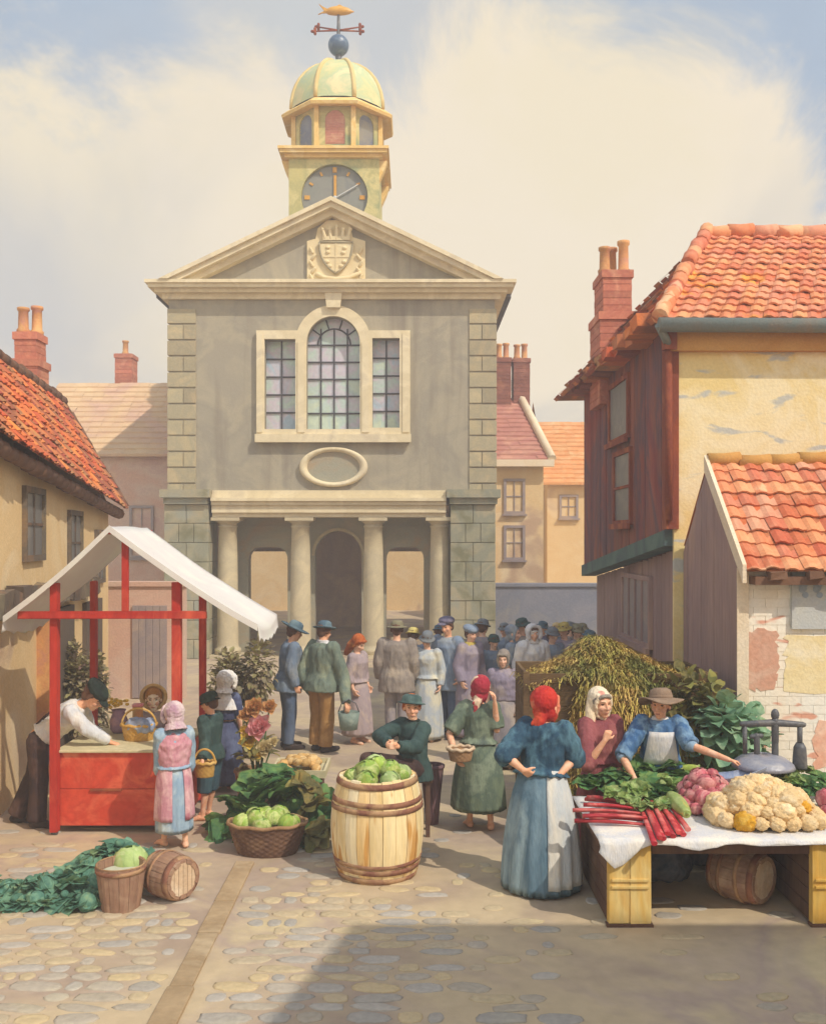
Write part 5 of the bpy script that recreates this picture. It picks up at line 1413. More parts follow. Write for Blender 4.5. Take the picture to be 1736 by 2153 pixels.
f.top('mauve', 'coat', hem=.6, infl=.045, sr=(.095, .08, .065)); f.skirt('mauve', hem=.06, r=(.27, .26)); f.cap('slate_blue', peak=False, size=1.15, name='turban', upz=.045); f.collar('mustard', r=(.085, .13), z=(1.49, 1.38)); f.hair('hair_brown')
f = Figure('child in small green hat and grey blue coat among the crowd', at(1037, 1542), 14, 1.42, nod=8, vox=.012, group=G_, seed=19)
f.top('blue_grey', 'coat', hem=.7, infl=.04); f.skirt('blue_grey', hem=.2, r=(.24, .22)); f.hair('hair_brown'); f.hat('felt_green', brim=.11, crown=.08)
f = Figure('woman in blue hood and dress turning aside', at(1078, 1541), 68, 1.54, nod=6, vox=.012, fem=True, group=G_, seed=20)
f.shawl('slate_blue'); f.skirt('blue_grey', hem=.05, r=(.28, .26)); f.scarf('slate_blue', infl=1.1)
f = Figure('woman in white bonnet and white dress standing out in the crowd', at(1119, 1549), 18, 1.57, nod=4, vox=.011, fem=True, group=G_, seed=21, skin='skin_ruddy')
f.top('linen_white', 'bodice', hem=1.0, infl=.045, sleeve=.9, sr=(.12, .10, .07), wr=.018); f.skirt('linen_white', hem=.05, r=(.32, .3)); f.hair('hair_brown'); f.bonnet('linen_white', infl=1.15, frill=.05)
f = Figure('woman in grey hood and shawl in front of the crowd beside the bin', at(1058, 1612), -12, 1.42, nod=6, vox=.010, fem=True, group=G_, seed=22)
f.shawl('mauve', low=1.0); f.skirt('dove', hem=.05, r=(.30, .28)); f.hair('hair_grey'); f.scarf('taupe', infl=1.12)
far = [(1160, 1536, 30, 1.5, 'slate_blue', 'felt_grey', 'far onlooker in slate blue with a grey hat right of the white bonnet'), (1186, 1530, -40, 1.55, 'mauve', 'mustard', 'far onlooker in mauve wearing a mustard hat'), (1212, 1528, 20, 1.52, 'blue_grey', 'felt_olive', 'far onlooker in blue grey and olive hat near the dark shop'),
       (1238, 1534, 60, 1.45, 'dove', 'felt_blue', 'far onlooker in dove grey and blue hat beside the dark shop'), (1098, 1526, -60, 1.6, 'taupe', 'felt_green', 'far onlooker in taupe and green hat behind the white bonnet'), (1014, 1530, 150, 1.6, 'dove', 'felt_grey', 'far onlooker in dove grey seen from behind'), (868, 1538, 160, 1.5, 'slate_blue', 'mustard', 'far onlooker in slate blue and mustard hat behind the broad man'),
       (1004, 1496, 20, 1.42, 'blue_grey', 'felt_blue', 'hindmost onlooker in blue grey behind the turbaned woman'), (1060, 1490, -30, 1.40, 'slate_blue', 'felt_grey', 'hindmost onlooker in slate blue above the grey hood'), (1140, 1488, 40, 1.42, 'mauve_dark', 'felt_blue', 'hindmost onlooker in dark mauve right behind the white bonnet'), (1170, 1484, -10, 1.38, 'blue_grey', 'straw_hat', 'hindmost onlooker in blue grey and straw hat'), (1198, 1490, 70, 1.42, 'taupe', 'felt_grey', 'hindmost onlooker in taupe turned sideways'), (1224, 1486, 10, 1.38, 'slate_blue', 'felt_olive', 'hindmost onlooker in slate blue and olive hat by the shop corner'), (922, 1498, 170, 1.40, 'cream_blue', 'felt_blue', 'hindmost onlooker in pale cream between the cream dress and the mauve cap')]
for i, (u, vf, fc, H_, c_, h_, lb) in enumerate(far):
    f = Figure(lb, at(u, vf), fc, H_, nod=6, vox=.0135, group=G_, seed=30 + i)
    f.top(c_, 'coat', hem=.65, infl=.04, vox=.015); f.skirt(c_, hem=.05, r=(.26, .24), seg=48); f.hair('hair_brown'); f.hat(h_, brim=.13, crown=.09)
# ------------------------------------------------------------------ pigments for the market
wash('red_paint', ['#dd5238', '#cf4630', '#e4694a', '#c93f30'], scale=2.2, bscale=20, grain=.1, spots='#ea8a66', spot_scale=3.0, spot_lo=.60, spot_hi=.66, dim=.88, rough=.6)
wash('red_pole', ['#c93a2c', '#b83028', '#dc5b42'], scale=3, stretch=(1, 1, .4), bscale=20, dim=.85, rough=.6)
wash('canvas', ['#f3eee6', '#e8e3de', '#f7f0e4'], scale=1.4, bscale=90, bump=.15, grain=.05, dim=1.05)
wash('counter_top', ['#ddd0a8', '#cfc49c', '#e6d8b4'], scale=2, bscale=25, dim=.88)
wash('stave', ['#f2dca6', '#ecd092', '#f4e4bc', '#e4c07c'], scale=1.6, stretch=(1, 1, .25), bscale=5, bstretch=(9, 9, .8), bump=.3, grain=.14, island=.10, spots='#cf9c56', spot_scale=2.2, spot_lo=.58, spot_hi=.66, spot_stretch=(3, 3, .6), dim=.92,
     island_cols=['#f4dea8', '#efd296', '#f6e8c4', '#e8c27c', '#f3daa0', '#e0b878'])
wash('hoop', ['#a5735a', '#8f5f4c', '#c09a72', '#b5876a'], scale=3, dim=.8)
wash('keg', ['#bd9878', '#a6806a', '#d0b092'], scale=2, bscale=6, bstretch=(9, 9, 1), grain=.16, island=.12, dim=.8)
wash('keg_end', ['#e4cbac', '#d8ba98', '#ecd8bc'], scale=3, dim=.85, island=.08)
wash('wicker', ['#86654f', '#745544', '#9c7a5e'], scale=3, bscale=40, grain=.16, island=.14, dim=.75)
wash('wicker_light', ['#b58d66', '#a27c58', '#c9a478'], scale=3, bscale=40, grain=.16, island=.14, dim=.8)
wash('wicker_gold', ['#d9ab5a', '#c99a4a', '#e4bd74'], scale=3, bscale=40, grain=.14, island=.12, dim=.85)
wash('tub_purple', ['#86656a', '#75565c', '#967674'], scale=1.8, stretch=(1, 1, .4), bscale=8, bstretch=(8, 8, 1), grain=.16, island=.1, dim=.78)
wash('plank_yellow', ['#e3bd66', '#dcae52', '#e9cd86', '#d6a24a'], scale=1.5, stretch=(1, 1, .4), bscale=5, bstretch=(8, 8, 1), grain=.12, island=.1, dim=.9)
wash('plank_brown', ['#7d5f4c', '#6b4f42', '#8f7058'], scale=1.5, stretch=(1, 1, .4), bscale=5, bstretch=(8, 8, 1), grain=.16, island=.12, dim=.75)
wash('bin_brown', ['#7d6244', '#6d5538', '#8f7450'], scale=1.2, bscale=6, bstretch=(2, 2, 12), grain=.16, island=.12, dim=.78)
wash('sack_blue', ['#5f6b7e', '#4f5a70', '#7a7e8a', '#46607a'], scale=2.5, bscale=30, dim=.75)
wash('sack_brown', ['#6d5650', '#5c4a4c', '#7d665a'], scale=2.5, bscale=30, dim=.75)
def green(n_, cols, **k):
    a = dict(scale=5, bscale=18, bump=.35, grain=.18, island=.22, hue=.025, dim=.95, rough=.7, spec=.3); a.update(k); wash(n_, cols, **a)
green('leaf_deep', ['#5f8e50', '#4c7c50', '#749c58', '#8aaa60'])
green('leaf_teal', ['#6a9a84', '#588a78', '#7daa8e', '#98b284'])
green('leaf_fresh', ['#9db566', '#86a558', '#b8c884', '#7da062'], dim=.95)
green('leaf_olive', ['#7d7a42', '#6d6c40', '#948a4c', '#a3904a'], dim=.95)
green('leaf_bush', ['#969070', '#8a7c68', '#a89a70', '#9c9462', '#94786a'], dim=.95)
green('leaf_round', ['#8ab48c', '#76a07c', '#a6c4a0', '#98b274'], dim=.95)
green('cabbage', ['#a9bd58', '#8fae44', '#c6cf86', '#7d9f3e'], island=.06, objr=.16, dim=.92, scale=7)
green('cabbage_pale', ['#b8c98a', '#a3bb72', '#d0d6a4'], island=.0, objr=.14, dim=.95, scale=7)
wash('potato', ['#e0b878', '#d2a564', '#e8c88e', '#c9955a'], scale=6, objr=.14, bscale=40, dim=.85)
wash('cauliflower', ['#eed2a2', '#e6c48e', '#f2dcb4'], scale=6, objr=.08, bscale=70, bump=.6, dim=.97)
wash('cauliflower_gold', ['#e6b23a', '#dba02a', '#ecc25c'], scale=5, objr=.08, bscale=55, bump=.6, dim=.9)
wash('radish', ['#da8488', '#c8606c', '#e6a49e', '#b34c60'], scale=7, island=.1, objr=.2, bscale=30, dim=.85, rough=.5)
wash('rhubarb', ['#c9353c', '#b52434', '#dd5a56', '#e58a80'], scale=5, stretch=(1, 1, 1), objr=.18, bscale=30, dim=.85, rough=.45, spec=.4)
wash('marrow', ['#b9c878', '#a3b866', '#d4d89a'], scale=2, bscale=30, dim=.82, rough=.4, spec=.4, spots='#e0c860', spot_scale=3, spot_stretch=(.6, 6, 6), spot_lo=.52, spot_hi=.6)
wash('carrot', ['#e07a44', '#d46a34'], scale=5, dim=.85)
wash('petal_pink', ['#f4b0b2', '#ee9aa0', '#f8ccc8'], scale=8, island=.1, dim=1.1, bump=.1)
wash('petal_yellow', ['#f2d25e', '#ecc448', '#f6e096'], scale=8, island=.1, dim=1.1, bump=.1)
wash('petal_orange', ['#e8b080', '#dea068', '#b8b878'], scale=8, island=.14, dim=1.0, bump=.1)
wash('petal_cream', ['#f0e0b0', '#e8d498', '#f4ead0'], scale=8, island=.1, dim=.92, bump=.1)
wash('straw', ['#d8b060', '#c2a654', '#dfbc70', '#aaa052', '#d09a54'], scale=1.3, island=.2, hue=.02, grain=.16, dim=.9, spots='#8c8a4a', spot_scale=1.6, spot_lo=.46, spot_hi=.62)
wash('straw_core', ['#c4a25c', '#b0964e', '#d0ac68'], scale=3, bscale=25, bump=.6, dim=.7)
wash('pan_metal', ['#a9a8b0', '#9497a6', '#c0bcba'], scale=3, rough=.35, spec=.6, dim=.85)
wash('scoop_blue', ['#8ea0c0', '#a9b2c6', '#6f86b0'], scale=4, rough=.4, spec=.5, dim=.85)
wash('jar', ['#b08a9a', '#9a7c94', '#c49a9a'], scale=4, dim=.85)
wash('pail_blue', ['#93a59c', '#86988f', '#a8b4a6'], scale=4, dim=.8)
wash('bucket_in', ['#d3d2b8', '#c4c8b0'], scale=4, dim=.85)

cm = MATS['canvas']; nt = cm.node_tree; b_ = nt.nodes['Principled BSDF']; o_ = nt.nodes['Material Output']
tl = nt.nodes.new('ShaderNodeBsdfTranslucent'); tl.inputs['Color'].default_value = (.86, .82, .78, 1); ms = nt.nodes.new('ShaderNodeMixShader'); ms.inputs[0].default_value = .26
nt.links.new(b_.outputs[0], ms.inputs[1]); nt.links.new(tl.outputs[0], ms.inputs[2]); nt.links.new(ms.outputs[0], o_.inputs['Surface'])
# thin leaves and petals let some of the sun through
for n_ in [k for k in MATS if k.startswith('leaf_') or k.startswith('petal_')]:
    nt = MATS[n_].node_tree; b_ = nt.nodes['Principled BSDF']; o_ = nt.nodes['Material Output']
    tl = nt.nodes.new('ShaderNodeBsdfTranslucent'); ms = nt.nodes.new('ShaderNodeMixShader'); ms.inputs[0].default_value = .45 if n_[0] == 'p' else .3
    nt.links.new(b_.inputs['Base Color'].links[0].from_socket, tl.inputs['Color']); nt.links.new(b_.outputs[0], ms.inputs[1]); nt.links.new(tl.outputs[0], ms.inputs[2]); nt.links.new(ms.outputs[0], o_.inputs['Surface'])
# ------------------------------------------------------------------ market stall
SX0, SX1, SY0, SY1 = -3.37, -2.22, 9.0, 10.0
st = thing('market_stall', 'red market stall with peaked white canvas canopy and red counter', 'market stall', ((SX0 + SX1) / 2, 9.5, 0))
mb = MB()
for z0, z1 in ((.07, .415), (.42, .765)):
    mb.box(SX0 + .03, SX1 - .03, SY0 + .0, SY0 + .03, z0, z1, bev=.006)
    mb.box(SX0 + .0, SX0 + .03, SY0 + .035, SY1 - .03, z0, z1, bev=.006); mb.box(SX1 - .03, SX1, SY0 + .035, SY1 - .03, z0, z1, bev=.006); mb.box(SX0 + .03, SX1 - .03, SY1 - .03, SY1, z0, z1, bev=.006)
ct = part('counter', mb, 'red_paint', st)
mb = MB(); mb.box(SX0 - .01, SX1 + .02, SY0 - .035, SY1 + .03, .766, .79, bev=.008); part('counter_top', mb, 'counter_top', st)
mb = MB(); mb.box(SX0 + .32, SX0 + .62, SY0 - .022, SY0 - .001, .40, .425, bev=.005); part('rail', mb, 'post_red', ct)
for x, y, z1, r_ in ((SX0, SY0 - .045, 2.37, .038), (SX1, SY0 - .05, 2.38, .042), (SX0, SY1 + .05, 2.34, .032), (SX1, SY1 + .05, 2.36, .034)):
    mb = MB(); mb.box(x - r_, x + r_, y - r_, y + r_, .03, z1, bev=.008, jit=.004); po = part('post', mb, 'red_pole', st)
    mb = MB(); mb.tube([(x - .025, y, .035), (x + .025, y, .035)], .034, 12); part('caster', mb, 'iron', po)
for y in (SY0 - .11,):
    mb = MB(); mb.box(-3.69, -1.93, y - .022, y + .022, 2.04, 2.11, bev=.008, jit=.004); part('cross_beam', mb, 'red_pole', st)
    mb = MB(); mb.box(-2.72, -2.655, y - .015, y + .015, 2.111, 2.765, bev=.006); part('king_post', mb, 'red_pole', st)
mb = MB(); mb.box(-2.84, -2.79, SY0 - .16, SY1 + .2, 2.83, 2.88, bev=.008); part('ridge_pole', mb, 'red_pole', st)
mb = MB()
RZ_ = (-2.815, 2.905); ER = (-1.44, 1.985); EL = (-3.80, 2.06); y0_, y1_ = 8.83, 10.08; ny, nx = 14, 14
def canopy_pt(s, e, t):   # s along the slope, t front to back
    x = RZ_[0] + (e[0] - RZ_[0]) * s; z = RZ_[1] + (e[1] - RZ_[1]) * s
    sag = .07 * math.sin(PI * t) * s + .035 * math.sin(PI * s) + .012 * noise.noise(V((x * 2, t * 4, 0)))
    return V((x, y0_ + (y1_ - y0_) * t, z - sag))
for e, val in ((ER, .15), (EL, .15)):
    rows = [[canopy_pt(i / nx, e, j / ny) for j in range(ny + 1)] for i in range(nx + 1)]
    last = rows[-1]; sg = 1 if e is ER else -1
    for k in range(1, 5): rows.append([p + V((sg * .012 * k * .4, 0, -val * k / 4 * (1 - .28 * abs(math.sin(PI * j / ny * 5)) * (k == 4)))) for j, p in enumerate(last)])
    n = V((sg * .5, 0, .86)) * .004
    mb.loft([r + [p - n for p in r[::-1]] for r in rows])
part('canopy', mb, 'canvas', st, smooth=True)
mb = MB()
for e in (ER, EL):
    r = [canopy_pt(i / 10, e, 0) + V((0, -.004, -.005)) for i in range(11)]
    mb.loft([[p + V((0, 0, .012)), p + V((0, -.012, .012)), p + V((0, -.012, -.05)), p + V((0, 0, -.05))] for p in r], smooth=False)
part('canopy_hem', mb, 'canvas', st)


# ------------------------------------------------------------------ containers
def barrel(name, label, H, rmid, rend, mats, loc, rot=(0, 0, 0), staves=20, hoops=((.06, .05), (.25, .05), (.75, .05), (.93, .05)), head=True, cat='barrel', hd='keg_end', dents=0, top_open=False):
    t = thing(name, label, cat, loc, world=False); t.rotation_euler = rot
    rr = lambda f: rend + (rmid - rend) * (1 - (2 * f - 1) ** 2) ** .9
    mb = MB(); rnd = random.Random(len(label))
    for k in range(staves):
        a0, a1 = 2 * PI * (k + .02) / staves, 2 * PI * (k + .98) / staves; rings = []
        o = rnd.uniform(-.003, .004); dz = rnd.uniform(-.008, .008)
        for i in range(11):
            f = i / 10; z = f * H + (dz if i in (0, 10) else 0); r = rr(f) + o
            rings.append([V((r * math.cos(a0), r * math.sin(a0), z)), V(((r + .003) * math.cos((a0 + a1) / 2), (r + .003) * math.sin((a0 + a1) / 2), z)), V((r * math.cos(a1), r * math.sin(a1), z)), V(((r - .028) * math.cos(a1), (r - .028) * math.sin(a1), z)), V(((r - .028) * math.cos(a0), (r - .028) * math.sin(a0), z))])
        mb.loft(rings, smooth=False)
    build('staves', mb, MATS[mats[0]], t)
    for f, w_ in hoops:
        mb = MB(); rs = []
        for q, ro in ((-w_ / 2, .002), (-w_ / 2, .010), (w_ / 2, .010), (w_ / 2, .002)):
            z = max(.003, min(H - .003, f * H + q)); r = rr(z / H) + ro
            rs.append([V((r * math.cos(a), r * math.sin(a), z + .006 * math.sin(a * 2 + f * 9))) for a in [2 * PI * k / 40 for k in range(40)]])
        mb.loft(rs, cap0=False, cap1=False); build('hoop', mb, MATS[mats[1]], t)
    for z in ([H * .06] + ([H * .94] if not top_open else [H * .80])):
        mb = MB(); n = 6; r = rr(z / H) - .026
        for k in range(n):
            x0, x1 = -r + 2 * r * k / n + .002, -r + 2 * r * (k + 1) / n - .002
            pts = []
            for x in (x0, (x0 + x1) / 2, x1): pts.append((x, math.sqrt(max(0, r * r - x * x))))
            q = [V((x, y, z)) for x, y in pts] + [V((x, -y, z)) for x, y in pts[::-1]]
            mb.loft([q, [p + V((0, 0, .018)) for p in q]], smooth=False)
        build('head', mb, MATS[hd], t)
    return t


def basket(name, label, rx, ry, H, loc, mat, flare=.8, rot=0, cat='basket', handle=False, ribs=18, depth=.55, lumpy=.0, fill=None):
    t = thing(name, label, cat, loc, world=False, rotz=rot)
    mb = MB(); nrow = max(5, int(H / .022)); seg = ribs * 6
    rs = []
    for i in range(nrow * 3 + 1):
        f = i / (nrow * 3); k = flare + (1 - flare) * f ** .8
        rs.append([V((rx * k * math.cos(a) * (1 + .022 * math.sin(ribs * a + (PI if (i // 3) % 2 else 0)) * (1 if i % 3 else .4)), ry * k * math.sin(a) * (1 + .022 * math.sin(ribs * a + (PI if (i // 3) % 2 else 0)) * (1 if i % 3 else .4)), H * f)) for a in [2 * PI * q / seg for q in range(seg)]])
    inner = [[V((rx * .93 * k * math.cos(a), ry * .93 * k * math.sin(a), z)) for a in [2 * PI * q / seg for q in range(seg)]] for z, k in ((H, 1), (H * depth, flare + (1 - flare) * depth))]
    mb.loft(rs + inner); build('weave', mb, MATS[mat], t)
    mb = MB(); pts = [V((rx * 1.01 * math.cos(a), ry * 1.01 * math.sin(a), H + .004 + .006 * math.sin(9 * a))) for a in [2 * PI * q / 48 for q in range(49)]]
    mb.tube(pts, .016, 8); build('rim', mb, MATS[mat if not fill else fill], t)
    if handle:
        mb = MB(); mb.tube([V((rx * math.cos(a), 0, H + handle * math.sin(a))) for a in [PI * q / 12 for q in range(13)]], .011, 8); build('handle', mb, MATS[mat], t)
    return t


# ------------------------------------------------------------------ produce shapes
def lump(name, mat, r, amp, freq, seed, sub=3, sq=(1, 1, 1), ridg=False, extra=None):
    bm = bmesh.new(); bmesh.ops.create_icosphere(bm, subdivisions=sub, radius=1)
    for v in bm.verts:
        c = v.co.copy(); n = noise.noise(c * freq + V((seed, 0, 0)))
        if ridg == 2: n = .55 - noise.voronoi(c * freq + V((seed, 0, 0)))[0][0]
        elif ridg: n = (1 - 2 * abs(n)) * .7 + .3 * noise.noise(c * freq * 2.3)
        v.co = V((c.x * sq[0], c.y * sq[1], c.z * sq[2])) * r * (1 + amp * n)
    for f in bm.faces: f.smooth = True
    if extra: extra(bm)
    me = bpy.data.meshes.new(name); bm.to_mesh(me); bm.free(); me.materials.append(MATS[mat]); return me


def leaf(mb, base, d, up, L, W, curl=.5, wav=.12, rnd=rg, fold=.25, nl=8, nw=7, mi=0):
    d = V(d).normalized(); up = V(up); s_ = d.cross(up).normalized(); up = s_.cross(d).normalized()
    rows = []; ph = rnd.uniform(0, 6)
    for i in range(nl + 1):
        t = i / nl; w_ = W * (math.sin(PI * (.08 + .92 * t) ** .75) ** .8 if t < 1 else .12) * .5 + .006
        a = curl * t * 1.4
        al, of = (L * t, 0) if abs(a) < .01 else (L * t * math.sin(a) / a, -L * t * (1 - math.cos(a)) / a)
        c = V(base) + d * al + up * of
        row = []
        for j in range(nw):
            x = -1 + 2 * j / (nw - 1)
            e = abs(x) ** 1.5
            row.append(c + s_ * w_ * x + up * (fold * w_ * e + wav * W * e * math.sin(t * 6.5 + ph + x * 1.5)))
        rows.append(row)
    mb.loft(rows, closed=False, mi=mi)


def leaf_bunch(name, mat, n, L, W, seed, spread=1.0, core=None, lie=.2, curl=.7, wav=.14, parent=None):
    """one leafy head: big crinkled leaves springing from a stalk"""
    rnd = random.Random(seed); mb = MB()
    for k in range(n):
        a = 2 * PI * k / n * 2.6 + rnd.uniform(-.3, .3); f = k / n
        el = lie + (1 - f) * .2 + f * 1.05
        d = V((math.cos(a) * math.cos(el) * spread, math.sin(a) * math.cos(el) * spread, math.sin(el)))
        l = L * rnd.uniform(.75, 1.1) * (1 - .35 * f)
        leaf(mb, V((math.cos(a), math.sin(a), 0)) * L * .08, d, V((-math.cos(a) * .3, -math.sin(a) * .3, 1)), l, W * rnd.uniform(.8, 1.15) * (1 - .25 * f), curl * rnd.uniform(.6, 1.5), wav, rnd)
    if core: mb.ball((0, 0, L * .3), (core, core, core * .9), 12, 8)
    bm = mb.bm; me = bpy.data.meshes.new(name); bm.to_mesh(me); bm.free()
    me.shade_smooth()
    me.materials.append(MATS[mat]); return me


def put(name, me, loc, label, cat, group, rot=None, sc=1., rnd=rg):
    o = bpy.data.objects.new(name, me); COL.objects.link(o); o.location = loc
    o.rotation_euler = rot if rot else (rnd.uniform(-.5, .5), rnd.uniform(-.5, .5), rnd.uniform(0, 6.28)); o.scale = (sc,) * 3
    return props(o, label, cat, group)


CAB = []
for sd_ in range(3):
    def wraps(bm, sd_=sd_):
        pass
    me = lump('cabbage', 'cabbage', .1, .10, 1.6, sd_ * 7.3, ridg=True, sq=(1, 1, .9)); CAB.append(me)
# cabbages get wrapper leaves, hugging the head
def cabbage_mesh(mat, r, seed):
    rnd = random.Random(seed); mb = MB()
    mb.ball((0, 0, 0), (r * .95, r * .95, r * .9), 16, 10)
    for k in range(9):
        a = k * 2.4 + rnd.uniform(-.3, .3); lv = k % 3; th0 = -1.2 + lv * .35; th1 = .75 + lv * .33; half = .95 - lv * .1
        rows = []
        for i in range(7):
            t = i / 6; th = th0 + (th1 - th0) * t; rowp = []
            wid = half * math.sin(PI * (.12 + .82 * t)) ** .6
            for j in range(7):
                x = -1 + j / 3; az = a + x * wid / max(.45, math.cos(th)); rr_ = r * (1.0 + .03 * (2 - lv) + .05 * t * t + .05 * abs(x) ** 2 + .02 * math.sin(x * 7 + t * 6))
                rowp.append(V((rr_ * math.cos(th) * math.cos(az), rr_ * math.cos(th) * math.sin(az), rr_ * .95 * math.sin(th))))
            rows.append(rowp)
        mb.loft(rows, closed=False)
    me = bpy.data.meshes.new('cabbage'); mb.bm.to_mesh(me); mb.bm.free()
    me.shade_smooth()
    me.materials.append(MATS[mat]); return me
CAB = [cabbage_mesh('cabbage', .1, s_) for s_ in (1, 2, 3)]
CABP = [cabbage_mesh('cabbage_pale', .1, s_) for s_ in (4, 5)]
CABT = [cabbage_mesh('leaf_teal', .125, s_) for s_ in (6, 7, 8)]
POT = [lump('potato', 'potato', .045, .14, 1.3, s_, sub=2, sq=(1.25, .95, .85)) for s_ in (1., 5., 9.)]
CAU = [lump('cauliflower', 'cauliflower', .075, .34, 2.7, s_, sub=4, sq=(1, 1, .82), ridg=2) for s_ in (2., 4., 8.)]
CAG = [lump('cauliflower', 'cauliflower_gold', .075, .34, 2.7, s_, sub=4, sq=(1, 1, .85), ridg=2) for s_ in (3.,)]
RAD = [lump('radish', 'radish', .04, .18, 1.6, s_, sub=2, sq=(1.2, .95, .9)) for s_ in (1., 6., 11.)]
DEEP = [leaf_bunch('leafy_greens', 'leaf_deep', 15, .27, .23, s_, wav=.13, lie=.15) for s_ in (1, 2, 3)]
TEAL = [leaf_bunch('leafy_greens', 'leaf_teal', 14, .22, .30, s_, curl=1.0, wav=.10, core=.04, lie=.12) for s_ in (4, 5, 6)]
FRESH = [leaf_bunch('lettuce', 'leaf_fresh', 17, .19, .19, s_, curl=.6, wav=.22) for s_ in (7, 8)]
OLIVE = [leaf_bunch('leafy_greens', 'leaf_olive', 15, .24, .19, s_, curl=.9, wav=.12) for s_ in (9,)]

# ---- pale barrel heaped with cabbages
BY = 7.96; BX = XU(793, BY)
barrel('barrel', 'tall pale yellow wooden barrel heaped with green cabbages in the middle of the market', .82, .385, .315, ('stave', 'hoop'), (BX, BY, 0), rot=(0, 0, .3), staves=22, hoops=((.03, .05), (.13, .045), (.19, .03), (.72, .04), (.79, .04), (.965, .045)), top_open=True)
i = 0
for (n, r_, z) in ((8, .20, .80), (4, .11, .865), (1, .0, .89)):
    for k in range(n):
        a = 2 * PI * (k + .3 * i) / n + .2
        put('cabbage', CAB[i % 3] if (i * 7) % 5 else CABP[i % 2], (BX + r_ * math.cos(a), BY + r_ * math.sin(a), z), 'round green cabbage heaped in the top of the pale barrel', 'cabbage', 'cabbages in the pale barrel', sc=rg.uniform(.72, .95)); i += 1

# ---- wicker basket of cabbages and the greens behind it
KX, KY = XU(562, 8.45), 8.45
basket('wicker_basket', 'dark oval wicker basket of green cabbages in front of the leafy heap', .345, .22, .27, (KX, KY, 0), 'wicker', flare=.74, fill='wicker_light', ribs=22)
for k in range(11):
    a = 2 * PI * k / 11; r_ = (1, .55)[k % 2]
    put('cabbage', CAB[k % 3], (KX + .22 * r_ * math.cos(a), KY + .11 * r_ * math.sin(a), .27 + (.05 if k % 2 else .0)), 'bright green cabbage lying in the dark oval wicker basket', 'cabbage', 'cabbages in the wicker basket', sc=rg.uniform(.68, .9))
gi = 0
GRP = 'dark leafy greens heaped behind the wicker basket'
def mound(cx, cy, rx, ry, h, rings, protos, label, cat, group, sc=(.85, 1.15), name=None, tilt=.9, zoff=0):
    global gi
    for f, n in rings:
        for k in range(n):
            a = 2 * PI * (k + .5 * (n % 2)) / n + f * 2 + rg.uniform(-.15, .15); x, y = cx + rx * f * math.cos(a), cy + ry * f * math.sin(a)
            z = zoff + h * (1 - f ** 1.8)
            t = f * tilt
            o = put(name or protos[0].name, protos[gi % len(protos)], (x, y, z), label, cat, group, rot=(-t * math.sin(a) + rg.uniform(-.15, .15), t * math.cos(a) + rg.uniform(-.15, .15), rg.uniform(0, 6.28)), sc=rg.uniform(*sc)); gi += 1
mb = MB(); mb.ball((0, 0, .1), (.42, .3, .42), 20, 12); me_ = remesh(mb, .04, 2, .03, 6, 3)
mound(XU(580, 9.05), 9.05, .47, .36, .50, ((.0, 1), (.45, 5), (.8, 8), (1.05, 9)), DEEP, 'dark green leafy bunch in the heap behind the wicker basket', 'greens', GRP, zoff=.02, sc=(.9, 1.2))
for (u, v, d_) in ((660, 1700, 8.75), (672, 1755, 8.6), (640, 1655, 8.8), (500, 1700, 8.9)):
    put('leafy_greens', OLIVE[0] if u > 600 else DEEP[1], P(u, v, d_) if P(u, v, d_).z > .02 else V((XU(u, d_), d_, .03)), 'olive green leafy bunch sliding down the edge of the basket heap' if u > 600 else 'dark green leafy bunch in the heap behind the wicker basket', 'greens', GRP, sc=1.0)

# ---- tray of potatoes behind
t = thing('potato_box', 'brown box with a pale tray full of yellow potatoes behind the greens', 'box', (XU(632, 9.75), 9.75, 0))
x0, x1 = XU(576, 9.75), XU(690, 9.75)
mb = MB()
for k in range(4): mb.box(x0 + .06, x1 - .06, 9.53, 9.97, .005 + k * .1, .095 + k * .1, bev=.008, jit=.004)
part('box', mb, 'plank_brown', t)
mb = MB(); mb.box(x0, x1, 9.46, 10.04, .402, .425); mb.box(x0, x1, 9.46, 9.485, .426, .475); mb.box(x0, x1, 10.015, 10.04, .426, .475); mb.box(x0, x0 + .025, 9.486, 10.014, .426, .475); mb.box(x1 - .025, x1, 9.486, 10.014, .426, .475); part('tray', mb, 'counter_top', t)
for k in range(34):
    a = rg.uniform(0, 6.28); f = math.sqrt(rg.random()); x = (x0 + x1) / 2 + .22 * f * math.cos(a); y = 9.75 + .22 * f * math.sin(a)
    put('potato', POT[k % 3], (x, y, .46 + .10 * (1 - f * f) * rg.uniform(.5, 1)), 'yellow potato on the pale tray behind the greens', 'potato', 'potatoes on the tray', sc=rg.uniform(.9, 1.3))

# ---- flowers
def bloom(name, mat, r, seed, petals=26):
    rnd = random.Random(seed); mb = MB()
    for k in range(petals):
        f = k / petals; a = k * 2.4; el = 1.45 - f * 1.3
        d = V((math.cos(a) * math.cos(el), math.sin(a) * math.cos(el), math.sin(el)))
        leaf(mb, d * r * .12, d, V((-math.cos(a), -math.sin(a), .5)), r * (.55 + .45 * f), r * .95, curl=-.5 + .5 * f, wav=.06, rnd=rnd, fold=.5, nl=4, nw=5)
    me = bpy.data.meshes.new(name); mb.bm.to_mesh(me); mb.bm.free()
    me.shade_smooth()
    me.materials.append(MATS[mat]); return me
BL = {m_: bloom('flower', m_, 1.0, i_) for i_, m_ in enumerate(('petal_pink', 'petal_yellow', 'petal_orange', 'petal_cream'))}
fx, fy = XU(540, 10.1), 10.1
basket('flower_basket', 'basket packed with cut flowers behind the leafy heap', .23, .2, .32, (fx, fy, 0), 'wicker_light', flare=.8)
mb = MB()
